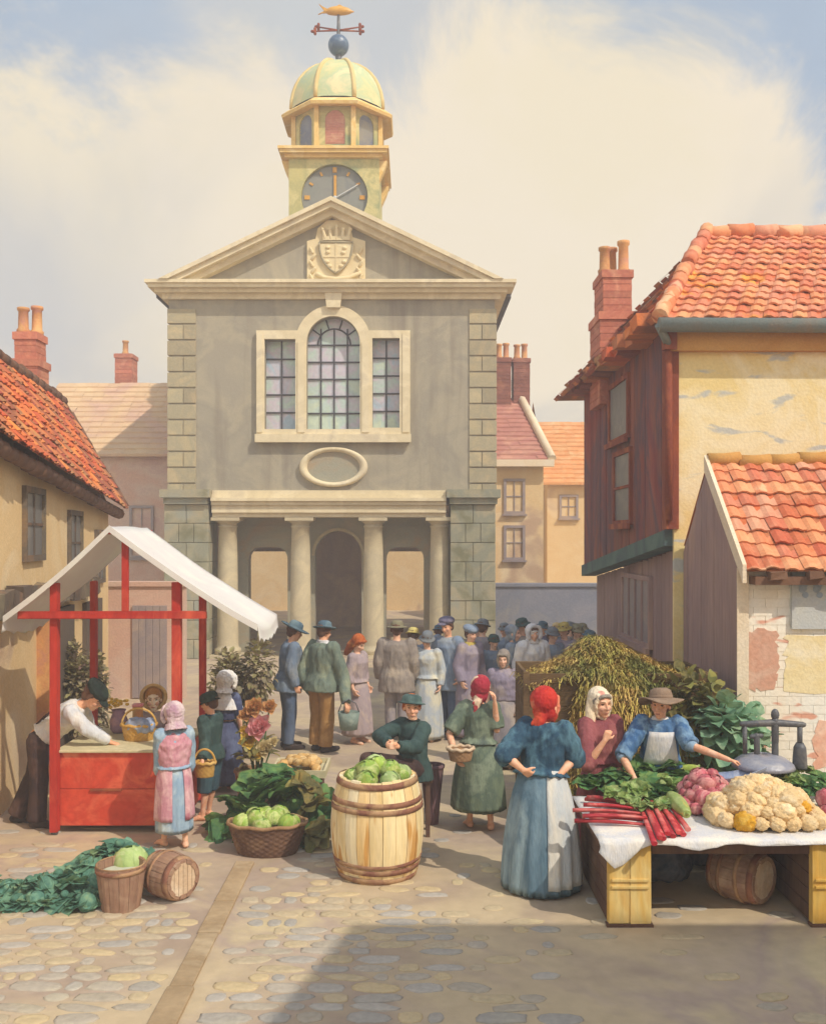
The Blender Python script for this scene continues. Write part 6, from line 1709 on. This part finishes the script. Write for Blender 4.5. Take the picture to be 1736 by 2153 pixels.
FL = [(548, 1532, 'petal_pink', .15, 'large pink rose bloom in the flower basket'), (524, 1558, 'petal_yellow', .11, 'yellow bloom at the left front of the flower basket'), (556, 1576, 'petal_cream', .11, 'cream bloom lowest in the flower basket'), (540, 1590, 'petal_yellow', .07, 'small yellow bloom under the pink rose'), (575, 1560, 'petal_cream', .06, 'small cream bloom right of the pink rose'),
      (535, 1490, 'petal_orange', .12, 'tallest apricot dahlia in the flower basket'), (566, 1488, 'petal_orange', .09, 'apricot dahlia right of the tallest one'), (515, 1505, 'petal_orange', .08, 'olive apricot bloom at the upper left of the basket'), (513, 1535, 'petal_yellow', .05, 'tiny yellow bud at the edge of the flower basket')]
for i, (u, v, m_, r_, lb) in enumerate(FL):
    p = P(u, v, 9.98 + .02 * (i % 3)); d = V((rg.uniform(-.3, .3), -1, .55)).normalized()
    o = put('flower', BL[m_], p, lb, 'flower', 'cut flowers in the basket', rot=d.to_track_quat('Z', 'Y').to_euler(), sc=r_)
    s_ = MB(); b0 = V((fx, fy, .1)); s_.tube([b0, b0.lerp(p, .6) + V((0, .03, .02)), p + V((0, .02, 0))], .008, 6)
    rot_i = Matrix.Translation(p) @ d.to_track_quat('Z', 'Y').to_matrix().to_4x4() @ Matrix.Scale(r_, 4)
    bmesh.ops.transform(s_.bm, matrix=rot_i.inverted(), verts=s_.bm.verts[:]); build('stem', s_, MATS['leaf_deep'], o)
mb = MB()
for k in range(26):
    a = rg.uniform(0, 6.28); leaf(mb, V((fx + .1 * math.cos(a), fy + .1 * math.sin(a), rg.uniform(.3, .8))), V((math.cos(a), math.sin(a) - .4, rg.uniform(.1, .8))), V((0, 0, 1)), rg.uniform(.12, .2), .07, .6)
build('flower_leaves', mb, MATS['leaf_olive'], origin=(fx, fy, .3), label='loose olive green leaves filling the flower basket', cat='leaves', kind='stuff')

# ---- stall goods
jx, jy = XU(262, 9.78), 9.78
t = thing('flower_jar', 'mauve jar of small yellow flowers on the red counter', 'jar', (jx - .06, jy, .79))
mb = MB(); mb.lathe([(.055, .791), (.085, .83), (.09, .92), (.06, 1.0), (.075, 1.03), (.06, 1.03), (.05, .98)], 18, M=Matrix.Translation((jx - .06, jy, 0))); part('jar', mb, 'jar', t)
mb = MB()
for k in range(22):
    a = rg.uniform(0, 6.28); r_ = .11 * math.sqrt(rg.random()); mb.ball((jx - .06 + r_ * math.cos(a), jy + r_ * math.sin(a), 1.06 + rg.uniform(0, .07)), (.022, .022, .016), 8, 5)
part('blossoms', mb, 'petal_yellow', t)
mb = MB(); bx_, by_ = XU(288, 9.9), 9.9
bt = basket('round_basket', 'gold rimmed round basket with blue cloth on the red counter', .17, .13, .15, (XU(292, 9.45), 9.45, .79), 'wicker_gold', flare=.8, handle=.16)
mb = MB(); mb.ball((0, 0, .13), (.15, .115, .085), 16, 10); me_ = remesh(mb, .012, 3, .03, 11, 7); me_.materials.append(MATS['scoop_blue']); o = bpy.data.objects.new('blue_cloth', me_); COL.objects.link(o); o.location = (XU(296, 9.43), 9.43, .80); props(o, 'crumpled pale blue cloth bundled in the gold rimmed basket', 'cloth')
t = thing('card_box', 'small peach and pink box standing upright on the counter by the jar', 'box', (jx + .13, jy + .02, .79))
mb = MB(); mb.box(jx + .085, jx + .175, jy - .02, jy + .06, .792, 1.06, bev=.006); part('carton', mb, 'petal_orange', t); mb = MB(); mb.box(jx + .08, jx + .18, jy - .025, jy + .065, 1.061, 1.085, bev=.005); part('lid', mb, 'petal_pink', t)
# ---- carried things
p = P(430, 1622, 9.08); basket('arm_basket', 'small brown basket hanging from the arm of the boy in green', .10, .075, .13, (p.x, p.y, p.z - .05), 'wicker_gold', flare=.85, handle=.13, ribs=12)
p = P(968, 1588, 8.9); basket('hip_basket', 'small pale basket held at the hip of the girl in green', .12, .10, .11, (p.x, p.y, p.z - .05), 'wicker_light', flare=.8, ribs=14, fill='keg_end')
p = P(733, 1512, 12.1)
t = thing('pail', 'grey green pail held by the man in the green jacket', 'pail', (p.x, p.y, p.z), world=False)
mb = MB(); mb.lathe([(.11, -.13), (.14, .09), (.13, .09), (.10, -.11)], 20); build('bucket', mb, MATS['pail_blue'], t); mb = MB(); mb.tube([(-.135, 0, .08), (-.09, 0, .2), (0, 0, .25), (.09, 0, .2), (.135, 0, .08)], .007, 6); build('handle', mb, MATS['iron'], t)
# ---- tapered tub behind the barrel and the tub the boy sits on
d_ = 9.3; t = thing('tapered_tub', 'tall narrow purple brown tub tapering to its foot, right of the pale barrel', 'tub', (XU(908, d_), d_, 0), world=False)
mb = MB()
for k in range(12):
    a0, a1 = 2 * PI * (k + .03) / 12, 2 * PI * (k + .97) / 12
    mb.loft([[V((r_ * math.cos(a), r_ * math.sin(a), z)) for a, r_ in ((a0, R_), ((a0 + a1) / 2, R_ * 1.01), (a1, R_), (a1, R_ - .02), (a0, R_ - .02))] for z, R_ in ((0.0, .062), (.3, .088), (.58, .118))], smooth=False)
build('staves', mb, MATS['tub_purple'], t)
mb = MB(); mb.lathe([(.119, .55), (.124, .552), (.126, .575), (.12, .578)], 24, cap=False); build('hoop', mb, MATS['tub_purple'], t); mb = MB(); mb.lathe([(.095, .44), (.095, .46)], 20); build('contents', mb, MATS['sack_brown'], t)
t = thing('stool', 'wooden box stool under the seated boy behind the barrel', 'stool', (XU(870, 9.0), 9.0, 0), world=False)
mb = MB(); mb.box(-.17, .17, -.15, .15, .51, .545, bev=.008); build('seat', mb, MATS['plank_brown'], t)
for sx_ in (-1, 1):
    for sy_ in (-1, 1): mb = MB(); mb.box(sx_ * .13 - .02, sx_ * .13 + .02, sy_ * .11 - .02, sy_ * .11 + .02, 0, .509, bev=.004); build('leg', mb, MATS['plank_brown'], t)

# ------------------------------------------------------------------ vegetable table
TX0, TX1, TY0, TY1, TZ = 1.33, 3.75, 6.84, 8.02, .625
tb_ = thing('market_table', 'long plank table on two yellow box trestles carrying the vegetables', 'table', (2.5, 7.4, 0))
mb = MB()
for k in range(6): y = TY0 + (TY1 - TY0) * k / 6; mb.box(TX0, TX1, y + .002, y + (TY1 - TY0) / 6 - .002, TZ - .035, TZ, bev=.004, jit=.003)
part('table_top', mb, 'plank_brown', tb_)
mb = MB(); mb.box(TX0 + .40, TX1 - .42, TY0 + .05, TY0 + .08, TZ - .12, TZ - .04, bev=.004); part('apron_board', mb, 'plank_brown', tb_)
for sx0 in (1.405, XU(1700, 6.9)):
    mb = MB()
    for k in range(2):
        x = sx0 + .155 * k; mb.box(x + .002, x + .152, TY0 + .0, TY0 + .028, .02, TZ - .037, bev=.005, jit=.002)
    mb.box(sx0, sx0 + .308, TY0 + .03, TY0 + .06, .02, TZ - .04)
    for zz in (.275, .325): mb.box(sx0 + .02, sx0 + .29, TY0 - .014, TY0 - .001, zz, zz + .02, bev=.003)
    bx = part('box_trestle', mb, 'plank_yellow', tb_)
    mb = MB()
    for k in range(5):
        z = .02 + .113 * k
        for xx in (sx0, sx0 + .28): mb.box(xx, xx + .026, TY0 + .062, TY1 - .05, z + .003, z + .108, bev=.004, jit=.003)
    mb.box(sx0 - .015, sx0 + .32, TY0 - .02, TY0 + .05, .0, .019); part('side_boards', mb, 'plank_brown', bx)  # side boards get a darker brown that paints in their shade
# cloth with a corner hanging over the front
mb = MB(); n, m = 40, 22; rows = []
def clz(x, y): return TZ + .006 + .004 * noise.noise(V((x * 6, y * 6, 1)))
for j in range(m + 1):
    row_ = []
    for i in range(n + 1):
        x = TX0 - .0 + (TX1 - TX0) * i / n; y = TY0 - .01 + (TY1 - .05 - TY0) * j / m
        row_.append(V((x, y, clz(x, y))))
    rows.append(row_)
drop = lambda x: .03 + .02 * noise.noise(V((x * 5, 0, 3))) + (.19 * max(0, 1 - abs(x - 1.47) / .19) if x < 1.7 else 0) + .05 * max(0, 1 - abs(x - 2.05) / .2)
fr = []
for k in (4, 3, 2, 1):
    fr.append([V((p.x + .01 * math.sin(k + p.x * 9), TY0 - .022 - .004 * k + .006 * math.sin(p.x * 22) * k / 4, p.z - drop(p.x) * k / 4)) for p in rows[0]])
rows = fr + rows
mb.loft([r + [p + V((0, .003, -.004)) for p in r[::-1]] for r in rows]); o = build('tablecloth', mb, MATS['linen_white'], origin=(2.5, 7.4, TZ), smooth=True, label='white cloth on the vegetable table with a corner hanging down in front', cat='tablecloth')
CZ = TZ + .012
def TP_(u, v, z=CZ): d = (EYE - z) * F / (v - HZ); return V((XU(u, d), d, z))
# rhubarb
def rhubarb(a, b, label, group, r_=.014):
    a, b = V(a), V(b); mb = MB(); L_ = (b - a).length; rs = []
    for i in range(9):
        t = i / 8; r2 = r_ * (.75 + .5 * t); rs.append([V((L_ * t, r2 * 1.25 * math.cos(q), r2 * (math.sin(q) * .8 if math.sin(q) > 0 else math.sin(q)) + .01 * math.sin(PI * t))) for q in [2 * PI * k / 10 for k in range(10)]])
    mb.loft(rs); x = (b - a).normalized(); z = V((0, 0, 1)); y = z.cross(x).normalized(); z = x.cross(y)
    o = build('rhubarb_stalk', mb, MATS['rhubarb'], origin=None); o.matrix_world = Matrix(((x.x, y.x, z.x, a.x), (x.y, y.y, z.y, a.y), (x.z, y.z, z.z, a.z), (0, 0, 0, 1)))
    return props(o, label, 'rhubarb', group)
ra = random.Random(3)
for k in range(13):
    a = TP_(1348 + ra.uniform(-12, 18), 1700 + k * 3.2); b = TP_(1202 + ra.uniform(0, 50), 1688 + k * 4.0 + ra.uniform(-4, 4)); lz = V((0, 0, .012 + .022 * (k % 3)))
    rhubarb(a + lz, b + lz + V((0, 0, .015)), 'red rhubarb stalk in the bundle pointing off the end of the table', 'rhubarb bundle at the table end')
for k in range(8):
    a = TP_(1340 + k * 9, 1692 + k * 2); b = TP_(1378 + k * 9 + ra.uniform(-5, 5), 1772 - k * 3 + ra.uniform(-4, 6)); lz = V((0, 0, .012 + .02 * (k % 2)))
    rhubarb(a + lz + V((0, 0, .03)), b + lz, 'pink red rhubarb stalk in the bundle pointing to the front table edge', 'rhubarb bundle at the front edge', .015)
# leafy heap before the sellers
def lay(protos, name, pts, label, cat, group, sc=(.8, 1.1), z=.05):
    global gi
    for (u, v, dz) in pts:
        p = TP_(u, v, CZ + z + dz); put(name, protos[gi % len(protos)], p, label, cat, group, rot=(rg.uniform(-.4, .2), rg.uniform(-.4, .4), rg.uniform(0, 6.28)), sc=rg.uniform(*sc)); gi += 1
lay(DEEP, 'leafy_greens', [(1240, 1652, 0), (1262, 1636, .03), (1290, 1640, .05), (1325, 1640, .04), (1352, 1622, .08), (1385, 1620, .1), (1418, 1632, .06), (1310, 1665, 0), (1375, 1655, .03), (1400, 1675, 0), (1350, 1680, 0)], 'dark leafy bunch in the heap under the seller\'s hand', 'greens', 'leafy bunches on the table', sc=(.6, .8))
lay(FRESH, 'lettuce', [(1290, 1672, .04), (1322, 1690, .02), (1360, 1702, .0), (1340, 1665, .06), (1395, 1695, .02), (1408, 1652, .07)], 'pale green lettuce laid over the rhubarb on the table', 'lettuce', 'lettuces on the table', sc=(.6, .8))
# marrow, carrot, cucumber
def along(name, mb, mat, a, b, label, cat):
    o = build(name, mb, MATS[mat]); x = (V(b) - V(a)).normalized(); z = V((0, 0, 1)); y = z.cross(x).normalized(); z = x.cross(y); a = V(a)
    o.matrix_world = Matrix(((x.x, y.x, z.x, a.x), (x.y, y.y, z.y, a.y), (x.z, y.z, z.z, a.z), (0, 0, 0, 1))); return props(o, label, cat)
def gourd(L_, r_, ribs=0):
    mb = MB(); rs = []
    for i in range(15):
        t = i / 14; rr_ = r_ * (math.sin(PI * (.06 + .88 * t)) ** .45); rs.append([V((L_ * t, rr_ * (1 + ribs * math.cos(8 * q)) * math.cos(q), rr_ * (1 + ribs * math.cos(8 * q)) * math.sin(q))) for q in [2 * PI * k / 32 for k in range(32)]])
    mb.loft(rs); mb.tube([(L_ * .99, 0, 0), (L_ * 1.06, .005, .01)], [.016, .012], 8, dome=True); return mb
along('marrow', gourd(.44, .062, .03), 'marrow', TP_(1408, 1700) + V((0, 0, .11)), TP_(1470, 1760) + V((0, 0, .06)), 'large pale green marrow lying at the front of the table', 'marrow')
along('cucumber', gourd(.24, .035), 'cabbage', TP_(1415, 1648) + V((0, 0, .12)), TP_(1470, 1644) + V((0, 0, .13)), 'small green gourd above the marrow by the leafy heap', 'gourd')
mb = MB(); mb.tube([(0, 0, 0), (.06, 0, 0), (.17, 0, 0)], [.024, .022, .006], 10, dome=True); along('carrot', mb, 'carrot', TP_(1392, 1712) + V((0, 0, .05)), TP_(1412, 1742) + V((0, 0, .03)), 'orange carrot beside the marrow', 'carrot')
# mounds of radishes and cauliflowers
def heap(protos, cx, cy, rx, ry, h, nlay, name, label, cat, group, r_, alt=None):
    i = 0; rnd = random.Random(cat)
    for l in range(nlay):
        f = 1 - l / nlay; per = max(1, int(2 * PI * max(rx, ry) * f * .95 / (r_ * 1.75)))
        for k in range(per):
            a = 2 * PI * (k + .5 * (l % 2)) / per; q = f * rnd.uniform(.86, 1.06) if per > 1 else 0
            pr = protos; 
            o = put(name, pr[i % len(pr)], (cx + rx * q * math.cos(a), cy + ry * q * math.sin(a), CZ + r_ * .8 + h * (1 - f ** 1.6) * rnd.uniform(.9, 1.08)), label, cat, group, sc=rnd.uniform(.75, 1.4)); i += 1
            if alt and alt(a, l): o.data = CAG[0]; o['label'] = 'golden yellow cauliflower among the buff ones on the table'; o['group'] = 'golden cauliflowers on the table'
ctr = TP_(1608, 1722)
heap(CAU, XU(1604, 7.28), 7.28, .40, .31, .235, 5, 'cauliflower', 'buff cauliflower in the big pale mound on the table', 'cauliflower', 'buff cauliflowers on the table', .068, alt=lambda a, l: (l == 1 and -.9 < ((a + PI) % (2 * PI) - PI) < -.2) or (l == 0 and abs(((a + PI) % (2 * PI) - PI) + 2.05) < .16))
PINK = [cabbage_mesh('radish', .058, s_) for s_ in (11, 12, 13)]
heap(PINK, XU(1484, 7.62), 7.62, .22, .25, .22, 5, 'pink_cabbage', 'pink red cabbage in the heap between the greens and the cauliflowers', 'cabbage', 'pink cabbages on the table', .058)
put('pink_cabbage', PINK[0], TP_(1738, 1700) + V((0, 0, .08)), 'pink red cabbage at the far end of the table beyond the cauliflowers', 'cabbage', 'pink cabbages at the far table end', sc=1.4); put('pink_cabbage', PINK[1], TP_(1742, 1725) + V((0, 0, .05)), 'pink red cabbage at the far end of the table beyond the cauliflowers', 'cabbage', 'pink cabbages at the far table end', sc=1.25)
lay(FRESH, 'lettuce', [(1640, 1632, .12), (1668, 1640, .12), (1690, 1622, .16), (1650, 1650, .08)], 'yellow green lettuce below the scale at the back of the table', 'lettuce', 'lettuces below the scale', sc=(.55, .75))
lay(DEEP, 'leafy_greens', [(1690, 1655, .08), (1712, 1662, .06), (1722, 1640, .1)], 'dark green bunch right of the cauliflowers', 'greens', 'dark bunches right of the cauliflowers', sc=(.5, .65))
# balance scale
sc_d = 7.9; S = lambda u, v: P(u, v, sc_d)
t = thing('balance_scale', 'grey iron balance scale with dished pan and hanging weight on the table', 'scale', (XU(1629, sc_d), sc_d, TZ))
o_ = S(1629, 1650)
mb = MB(); mb.lathe([(.15, TZ + .012), (.14, TZ + .05), (.06, TZ + .08), (.03, TZ + .12), (.026, S(0, 1530).z), (.03, S(0, 1520).z)], 18, M=Matrix.Translation((o_.x, sc_d, 0))); mb.ball(S(1629, 1503) , (.035, .03, .05), 12, 8); mb.tube([S(1629, 1515), S(1629, 1560)], .03, 12, dome=True); part('pillar', mb, 'iron', t)
mb = MB(); mb.tube([S(1560, 1523), S(1629, 1520), S(1688, 1524)], [.024, .032, .024], 10, dome=True); part('beam', mb, 'iron', t)
mb = MB(); mb.tube([S(1681, 1528), S(1681, 1572)], .022, 10); mb.lathe([(.03, S(0, 1562).z), (.05, S(0, 1572).z), (.055, S(0, 1588).z), (.06, S(0, 1612).z), (.058, S(0, 1616).z)], 18, M=Matrix.Translation((XU(1681, sc_d), sc_d, 0))); part('hanging_weight', mb, 'iron', t)
mb = MB(); mb.tube([S(1565, 1526), S(1566, 1585)], .02, 8); mb.tube([S(1590, 1548), S(1592, 1600)], .026, 10, dome=True); mb.tube([S(1580, 1549), S(1600, 1547)], .02, 8, dome=True); part('hanger', mb, 'iron', t)
mb = MB(); mb.lathe([(.255, 0), (.24, .03), (.18, .075), (.10, .10), (.03, .108), (.03, .095), (.16, .06), (.235, .01)], 32, M=Matrix.Translation((XU(1604, sc_d), sc_d, S(0, 1612).z))); part('pan', mb, 'pan_metal', t)
mb = MB(); rows = []
for i in range(9):
    f = i / 8; rows.append([V((-.30 + .36 * f + .0 * x, -.10 * x * (1 - .3 * f) * 1.0, -.02 + .09 * f + .07 * x * x - .02 * math.sin(PI * f))) for x in [-1 + 2 * j / 8 for j in range(9)]])
mb.loft([r + [p - V((0, 0, .006)) for p in r[::-1]] for r in rows])
bmesh.ops.transform(mb.bm, matrix=Matrix.Translation((XU(1590, 7.72), 7.72, S(0, 1632).z - .0)), verts=mb.bm.verts[:]); part('scoop', mb, 'scoop_blue', t)
# under the table
barrel('small_barrel', 'small brown barrel lying on its side under the vegetable table', .40, .205, .17, ('keg', 'hoop'), (XU(1512, 7.45), 7.50, .206), rot=(R(90), 0, R(40)), staves=16, hoops=((.08, .04), (.3, .03), (.68, .03), (.93, .04)))
for (x, y, rx_, h_, m_, lb) in ((2.05, 7.9, .24, .5, 'sack_blue', 'blue grey sack slumped under the table beside the left trestle'), (2.9, 8.0, .30, .46, 'sack_brown', 'dark brown sack under the table behind the small barrel'), (2.55, 8.25, .22, .40, 'sack_blue', 'blue sack in the shade behind the small barrel')):
    mb = MB(); mb.lathe([(rx_ * .9, .0), (rx_ * 1.05, .08), (rx_, h_ * .5), (rx_ * .7, h_ * .8), (rx_ * .2, h_ * .95), (rx_ * .28, h_ * 1.08)], 20); me_ = remesh(mb, .022, 3, .03, 7, x * 9); me_.materials.append(MATS[m_]); me_.name = 'sack'
    o = bpy.data.objects.new('sack', me_); COL.objects.link(o); o.location = (x, y, .01); props(o, lb, 'sack')

# ------------------------------------------------------------------ front left: bucket, keg, greens
t = thing('bucket', 'squat weathered brown bucket with pale inside beside the keg and greens', 'bucket', (XU(254, 7.2), 7.2, 0), world=False)
mb = MB()
for k in range(14):
    a0, a1 = 2 * PI * (k + .02) / 14, 2 * PI * (k + .98) / 14
    mb.loft([[V((r_ * math.cos(a), r_ * math.sin(a), z)) for a, r_ in ((a0, R_), ((a0 + a1) / 2, R_ * 1.01), (a1, R_), (a1, R_ - .018), (a0, R_ - .018))] for z, R_ in ((0.0, .142), (.15, .162), (.33, .185))], smooth=False)
build('staves', mb, MATS['keg'], t); mb = MB(); mb.lathe([(.166, .28), (.187, .283), (.19, .312), (.175, .315)], 28, cap=False); build('hoop', mb, MATS['hoop'], t); mb = MB(); mb.lathe([(.15, .26), (.15, .272)], 24); build('contents', mb, MATS['bucket_in'], t)
mb = MB(); mb.lathe([(.178, .327), (.186, .333), (.178, .34), (.17, .333)], 28, cap=False); build('rim', mb, MATS['wicker_light'], t)
barrel('small_keg', 'small brown and cream keg lying behind the squat bucket', .33, .172, .145, ('keg', 'hoop'), (XU(322, 7.4), 7.5, .173), rot=(R(90), 0, R(52)), staves=14, hoops=((.1, .04), (.35, .03), (.9, .045)))
LB = 'blue green leafy bunch in the heap spilled beside the bucket'
for (u, y_, z_, s_) in ((285, 7.62, .22, 1.0), (250, 7.66, .30, 1.05), (212, 7.62, .26, 1.0), (180, 7.56, .22, 1.0), (150, 7.5, .14, 1.0), (232, 7.45, .16, .95), (195, 7.40, .12, 1.0), (160, 7.36, .10, 1.0), (122, 7.44, .12, 1.0), (92, 7.38, .09, .95), (62, 7.42, .07, .95), (32, 7.36, .06, .9), (5, 7.4, .05, .9), (-30, 7.4, .05, .9), (205, 7.22, .05, .85), (172, 7.16, .04, .85), (135, 7.2, .05, .85), (100, 7.18, .04, .8), (65, 7.2, .04, .8), (30, 7.18, .03, .75)):
    put('leafy_greens', TEAL[gi % 3], (XU(u, y_), y_, z_ * .9), LB, 'greens', 'blue green bunches spilled by the bucket', rot=(rg.uniform(-.3, .5), rg.uniform(-.4, .4), rg.uniform(0, 6.28)), sc=s_ * .95); gi += 1
    if gi % 3 == 0: put('cabbage', CABT[gi % 2], (XU(u + 14, y_), y_ - .03, z_ * .8 + .03), 'round blue green cabbage lying in the heap spilled beside the bucket', 'cabbage', 'blue green cabbages spilled by the bucket', sc=s_ * rg.uniform(.6, .8))
put('cabbage', CABP[0], P(275, 1815, 7.42), 'pale green cabbage on top of the spilled blue green heap', 'cabbage', None, sc=1.3)

# ------------------------------------------------------------------ straw bin and bushes behind the sellers
t = thing('straw_bin', 'brown plank bin behind the sellers, heaped with straw', 'bin', (2.1, 9.75, 0)); bx0, bx1, by0, by1, bz = XU(1105, 9.35), 2.95, 9.35, 10.3, 1.46
mb = MB()
for k in range(9):
    z = bz * k / 9
    for (a0, a1, b0, b1) in ((bx0, bx1, by0, by0 + .03), (bx0, bx1, by1 - .03, by1), (bx0, bx0 + .03, by0 + .031, by1 - .031), (bx1 - .03, bx1, by0 + .031, by1 - .031)): mb.box(a0, a1, b0, b1, z + .003, z + bz / 9 - .003, bev=.004, jit=.004)
part('planks', mb, 'bin_brown', t)
for x in (bx0, (bx0 + bx1) / 2, bx1): mb = MB(); mb.box(x - .03, x + .03, by0 - .035, by0 - .001, 0, bz + .02, bev=.005); part('batten', mb, 'bin_brown', t)
hs_ = thing('straw_heap', 'golden brown straw heaped over the plank bin', 'straw', (1.9, 9.8, bz))
def hay_z(x, y):
    t_ = (x - bx0) / (bx1 - bx0)
    return bz - .12 + (.40 * math.exp(-((t_ - .42) / .22) ** 2) + .10 * math.exp(-((t_ - .75) / .2) ** 2)) * math.exp(-((y - 9.85) / .5) ** 2) + .04 * noise.noise(V((x * 4, y * 4, 2)))
mb = MB(); n = 26
rows = [[V((bx0 + .04 + (bx1 - bx0 - .08) * i / n, by0 + .02 + (by1 - by0 - .04) * j / 14, hay_z(bx0 + (bx1 - bx0) * i / n, by0 + (by1 - by0) * j / 14))) for i in range(n + 1)] for j in range(15)]
mb.loft([r + [V((p.x, p.y, bz - .3)) for p in r[::-1]] for r in rows]); part('packed_straw', mb, 'straw_core', hs_)
def front_z(x): return (1.54 * math.exp(-((x - 1.95) / .50) ** 4) if x < 1.95 else 1.54 - .42 * (x - 1.95)) + .05 * noise.noise(V((x * 5, 0, 8)))
n = 24; xs_ = [1.50 + 1.55 * i / n for i in range(n + 1)]
fr_ = MB(); rows = []
for j in range(9):
    t_ = j / 8; rows.append([V((x, by0 - .02 - .36 * math.sin(PI / 2 * t_) * min(1, (x - 1.45) * 2.2) + .03 * noise.noise(V((x * 5, t_ * 4, 1))), max(.02, front_z(x) * math.cos(PI / 2 * t_) ** .8))) for x in xs_])
fr_.loft([rows[0]] + rows, closed=False); part('spilled_straw', fr_, 'straw_core', hs_)
mb = MB(); rs_ = random.Random(6)
for k in range(20000):
    if k % 2:
        t_ = rs_.random() ** .8; x = rs_.uniform(1.5, 3.05); y = by0 - .02 - .37 * math.sin(PI / 2 * t_) * min(1, (x - 1.45) * 2.2); z = max(.03, front_z(x) * math.cos(PI / 2 * t_) ** .8) + .02; el = rs_.uniform(-1.3, .1); L_ = rs_.uniform(.04, .12)
    else:
        x = rs_.gauss(bx0 + .45 * (bx1 - bx0), .5) if k % 8 else rs_.uniform(bx0, bx1); y = rs_.gauss(9.75, .32) if k % 8 else rs_.uniform(by0 - .03, by1)
        if not (bx0 < x < bx1 + .05 and by0 - .04 < y < by1): continue
        z = hay_z(x, max(y, by0)) + rs_.uniform(-.01, .03); el = rs_.uniform(-.6, .35); L_ = rs_.uniform(.05, .13)
    a = rs_.uniform(0, 6.28)
    d = V((math.cos(a) * math.cos(el), math.sin(a) * math.cos(el) - .3, math.sin(el))); s2 = d.cross(V((.2, .3, 1))).normalized() * rs_.uniform(.003, .007); p = V((x, y, z)); m_ = p + d * L_ * .5 + V((0, 0, .012)); e = p + d * L_ - V((0, 0, .012))
    mb.poly([p - s2, p + s2, m_ + s2, m_ - s2]); mb.poly([m_ - s2, m_ + s2, e + s2 * .5, e - s2 * .5])
o = part('straw', mb, 'straw', hs_, recalc=False); o['kind'] = 'stuff'
def shrub(name, label, cx, cy, rx, ry, z0, h, n, L, W, mats, seed, stems=5, fall=0., cat='shrub'):
    rnd = random.Random(seed); t = thing(name, label, cat, (cx, cy, 0)); mb = MB(); lobes = [(rnd.uniform(-.6, .6), rnd.uniform(-.5, .5), rnd.uniform(.15, .85), rnd.uniform(.35, .6)) for _ in range(9)]
    for k in range(n):
        lx, ly, lz, lr = lobes[k % len(lobes)]
        v = V((rnd.gauss(0, 1), rnd.gauss(0, 1), rnd.gauss(0, 1))).normalized() * (rnd.random() ** .4) * lr
        p = V((cx + (lx + v.x) * rx, cy + (ly + v.y) * ry, max(.04, z0 + (lz + v.z * .75) * h)))
        d = v.normalized() + V((rnd.uniform(-.5, .5), rnd.uniform(-.5, .5), rnd.uniform(-.5, .3)))
        leaf(mb, p, d, V((rnd.uniform(-.4, .4), rnd.uniform(-.4, .4), 1)), L * rnd.uniform(.6, 1.2), W * rnd.uniform(.6, 1.2), rnd.uniform(.1, .9), .1, rnd, nl=3, nw=3)
    part('foliage', mb, mats[0], t, recalc=False)
    for k in range(stems):
        a = rnd.uniform(0, 6.28); mb = MB(); b0 = V((cx + .08 * math.cos(a), cy + .08 * math.sin(a), 0)); e = V((cx + rx * .6 * math.cos(a), cy + ry * .6 * math.sin(a), z0 + h * .7)); mb.tube([b0, b0.lerp(e, .5) + V((0, 0, .1)), e], [.022, .016, .007], 7); part('stem', mb, 'wood_dark', t)
    return t
shrub('leafy_bush', 'big round leaved blue green bush beside the shed behind the scale', XU(1540, 9.0), 9.0, .40, .30, .45, .68, 420, .17, .16, ['leaf_round'], 3, cat='bush')
shrub('leafy_bush', 'olive green bush spilling over the straw bin behind the hatted seller', XU(1455, 9.15), 9.12, .36, .16, .65, .72, 340, .13, .09, ['leaf_olive'], 5, cat='bush')
shrub('shrub', 'dusty olive brown shrub between the stall and the blue coated man', XU(506, 12.3), 12.3, .46, .38, .1, 1.35, 3200, .085, .055, ['leaf_bush'], 7)
shrub('shrub', 'dry brown shrub against the cottage wall behind the stall keeper', XU(190, 12.4), 12.4, .34, .36, .02, 1.35, 2600, .085, .055, ['leaf_bush'], 9)
# ------------------------------------------------------------------ the dusty air of the market place
hm = bpy.data.materials.new('haze'); hm.use_nodes = True; nt = hm.node_tree
for n_ in list(nt.nodes): nt.nodes.remove(n_)
out = nt.nodes.new('ShaderNodeOutputMaterial'); pv = nt.nodes.new('ShaderNodeVolumePrincipled')
pv.inputs['Color'].default_value = (.88, .9, .96, 1); pv.inputs['Density'].default_value = .0058; pv.inputs['Anisotropy'].default_value = .0
nt.links.new(pv.outputs[0], out.inputs['Volume'])
mb = MB(); mb.box(-22, 22, -9, 41, -1, 16.5)
build('haze', mb, hm, kind='stuff')
scene.cycles.volume_bounces = 1
scene.collection.children.link(COL)
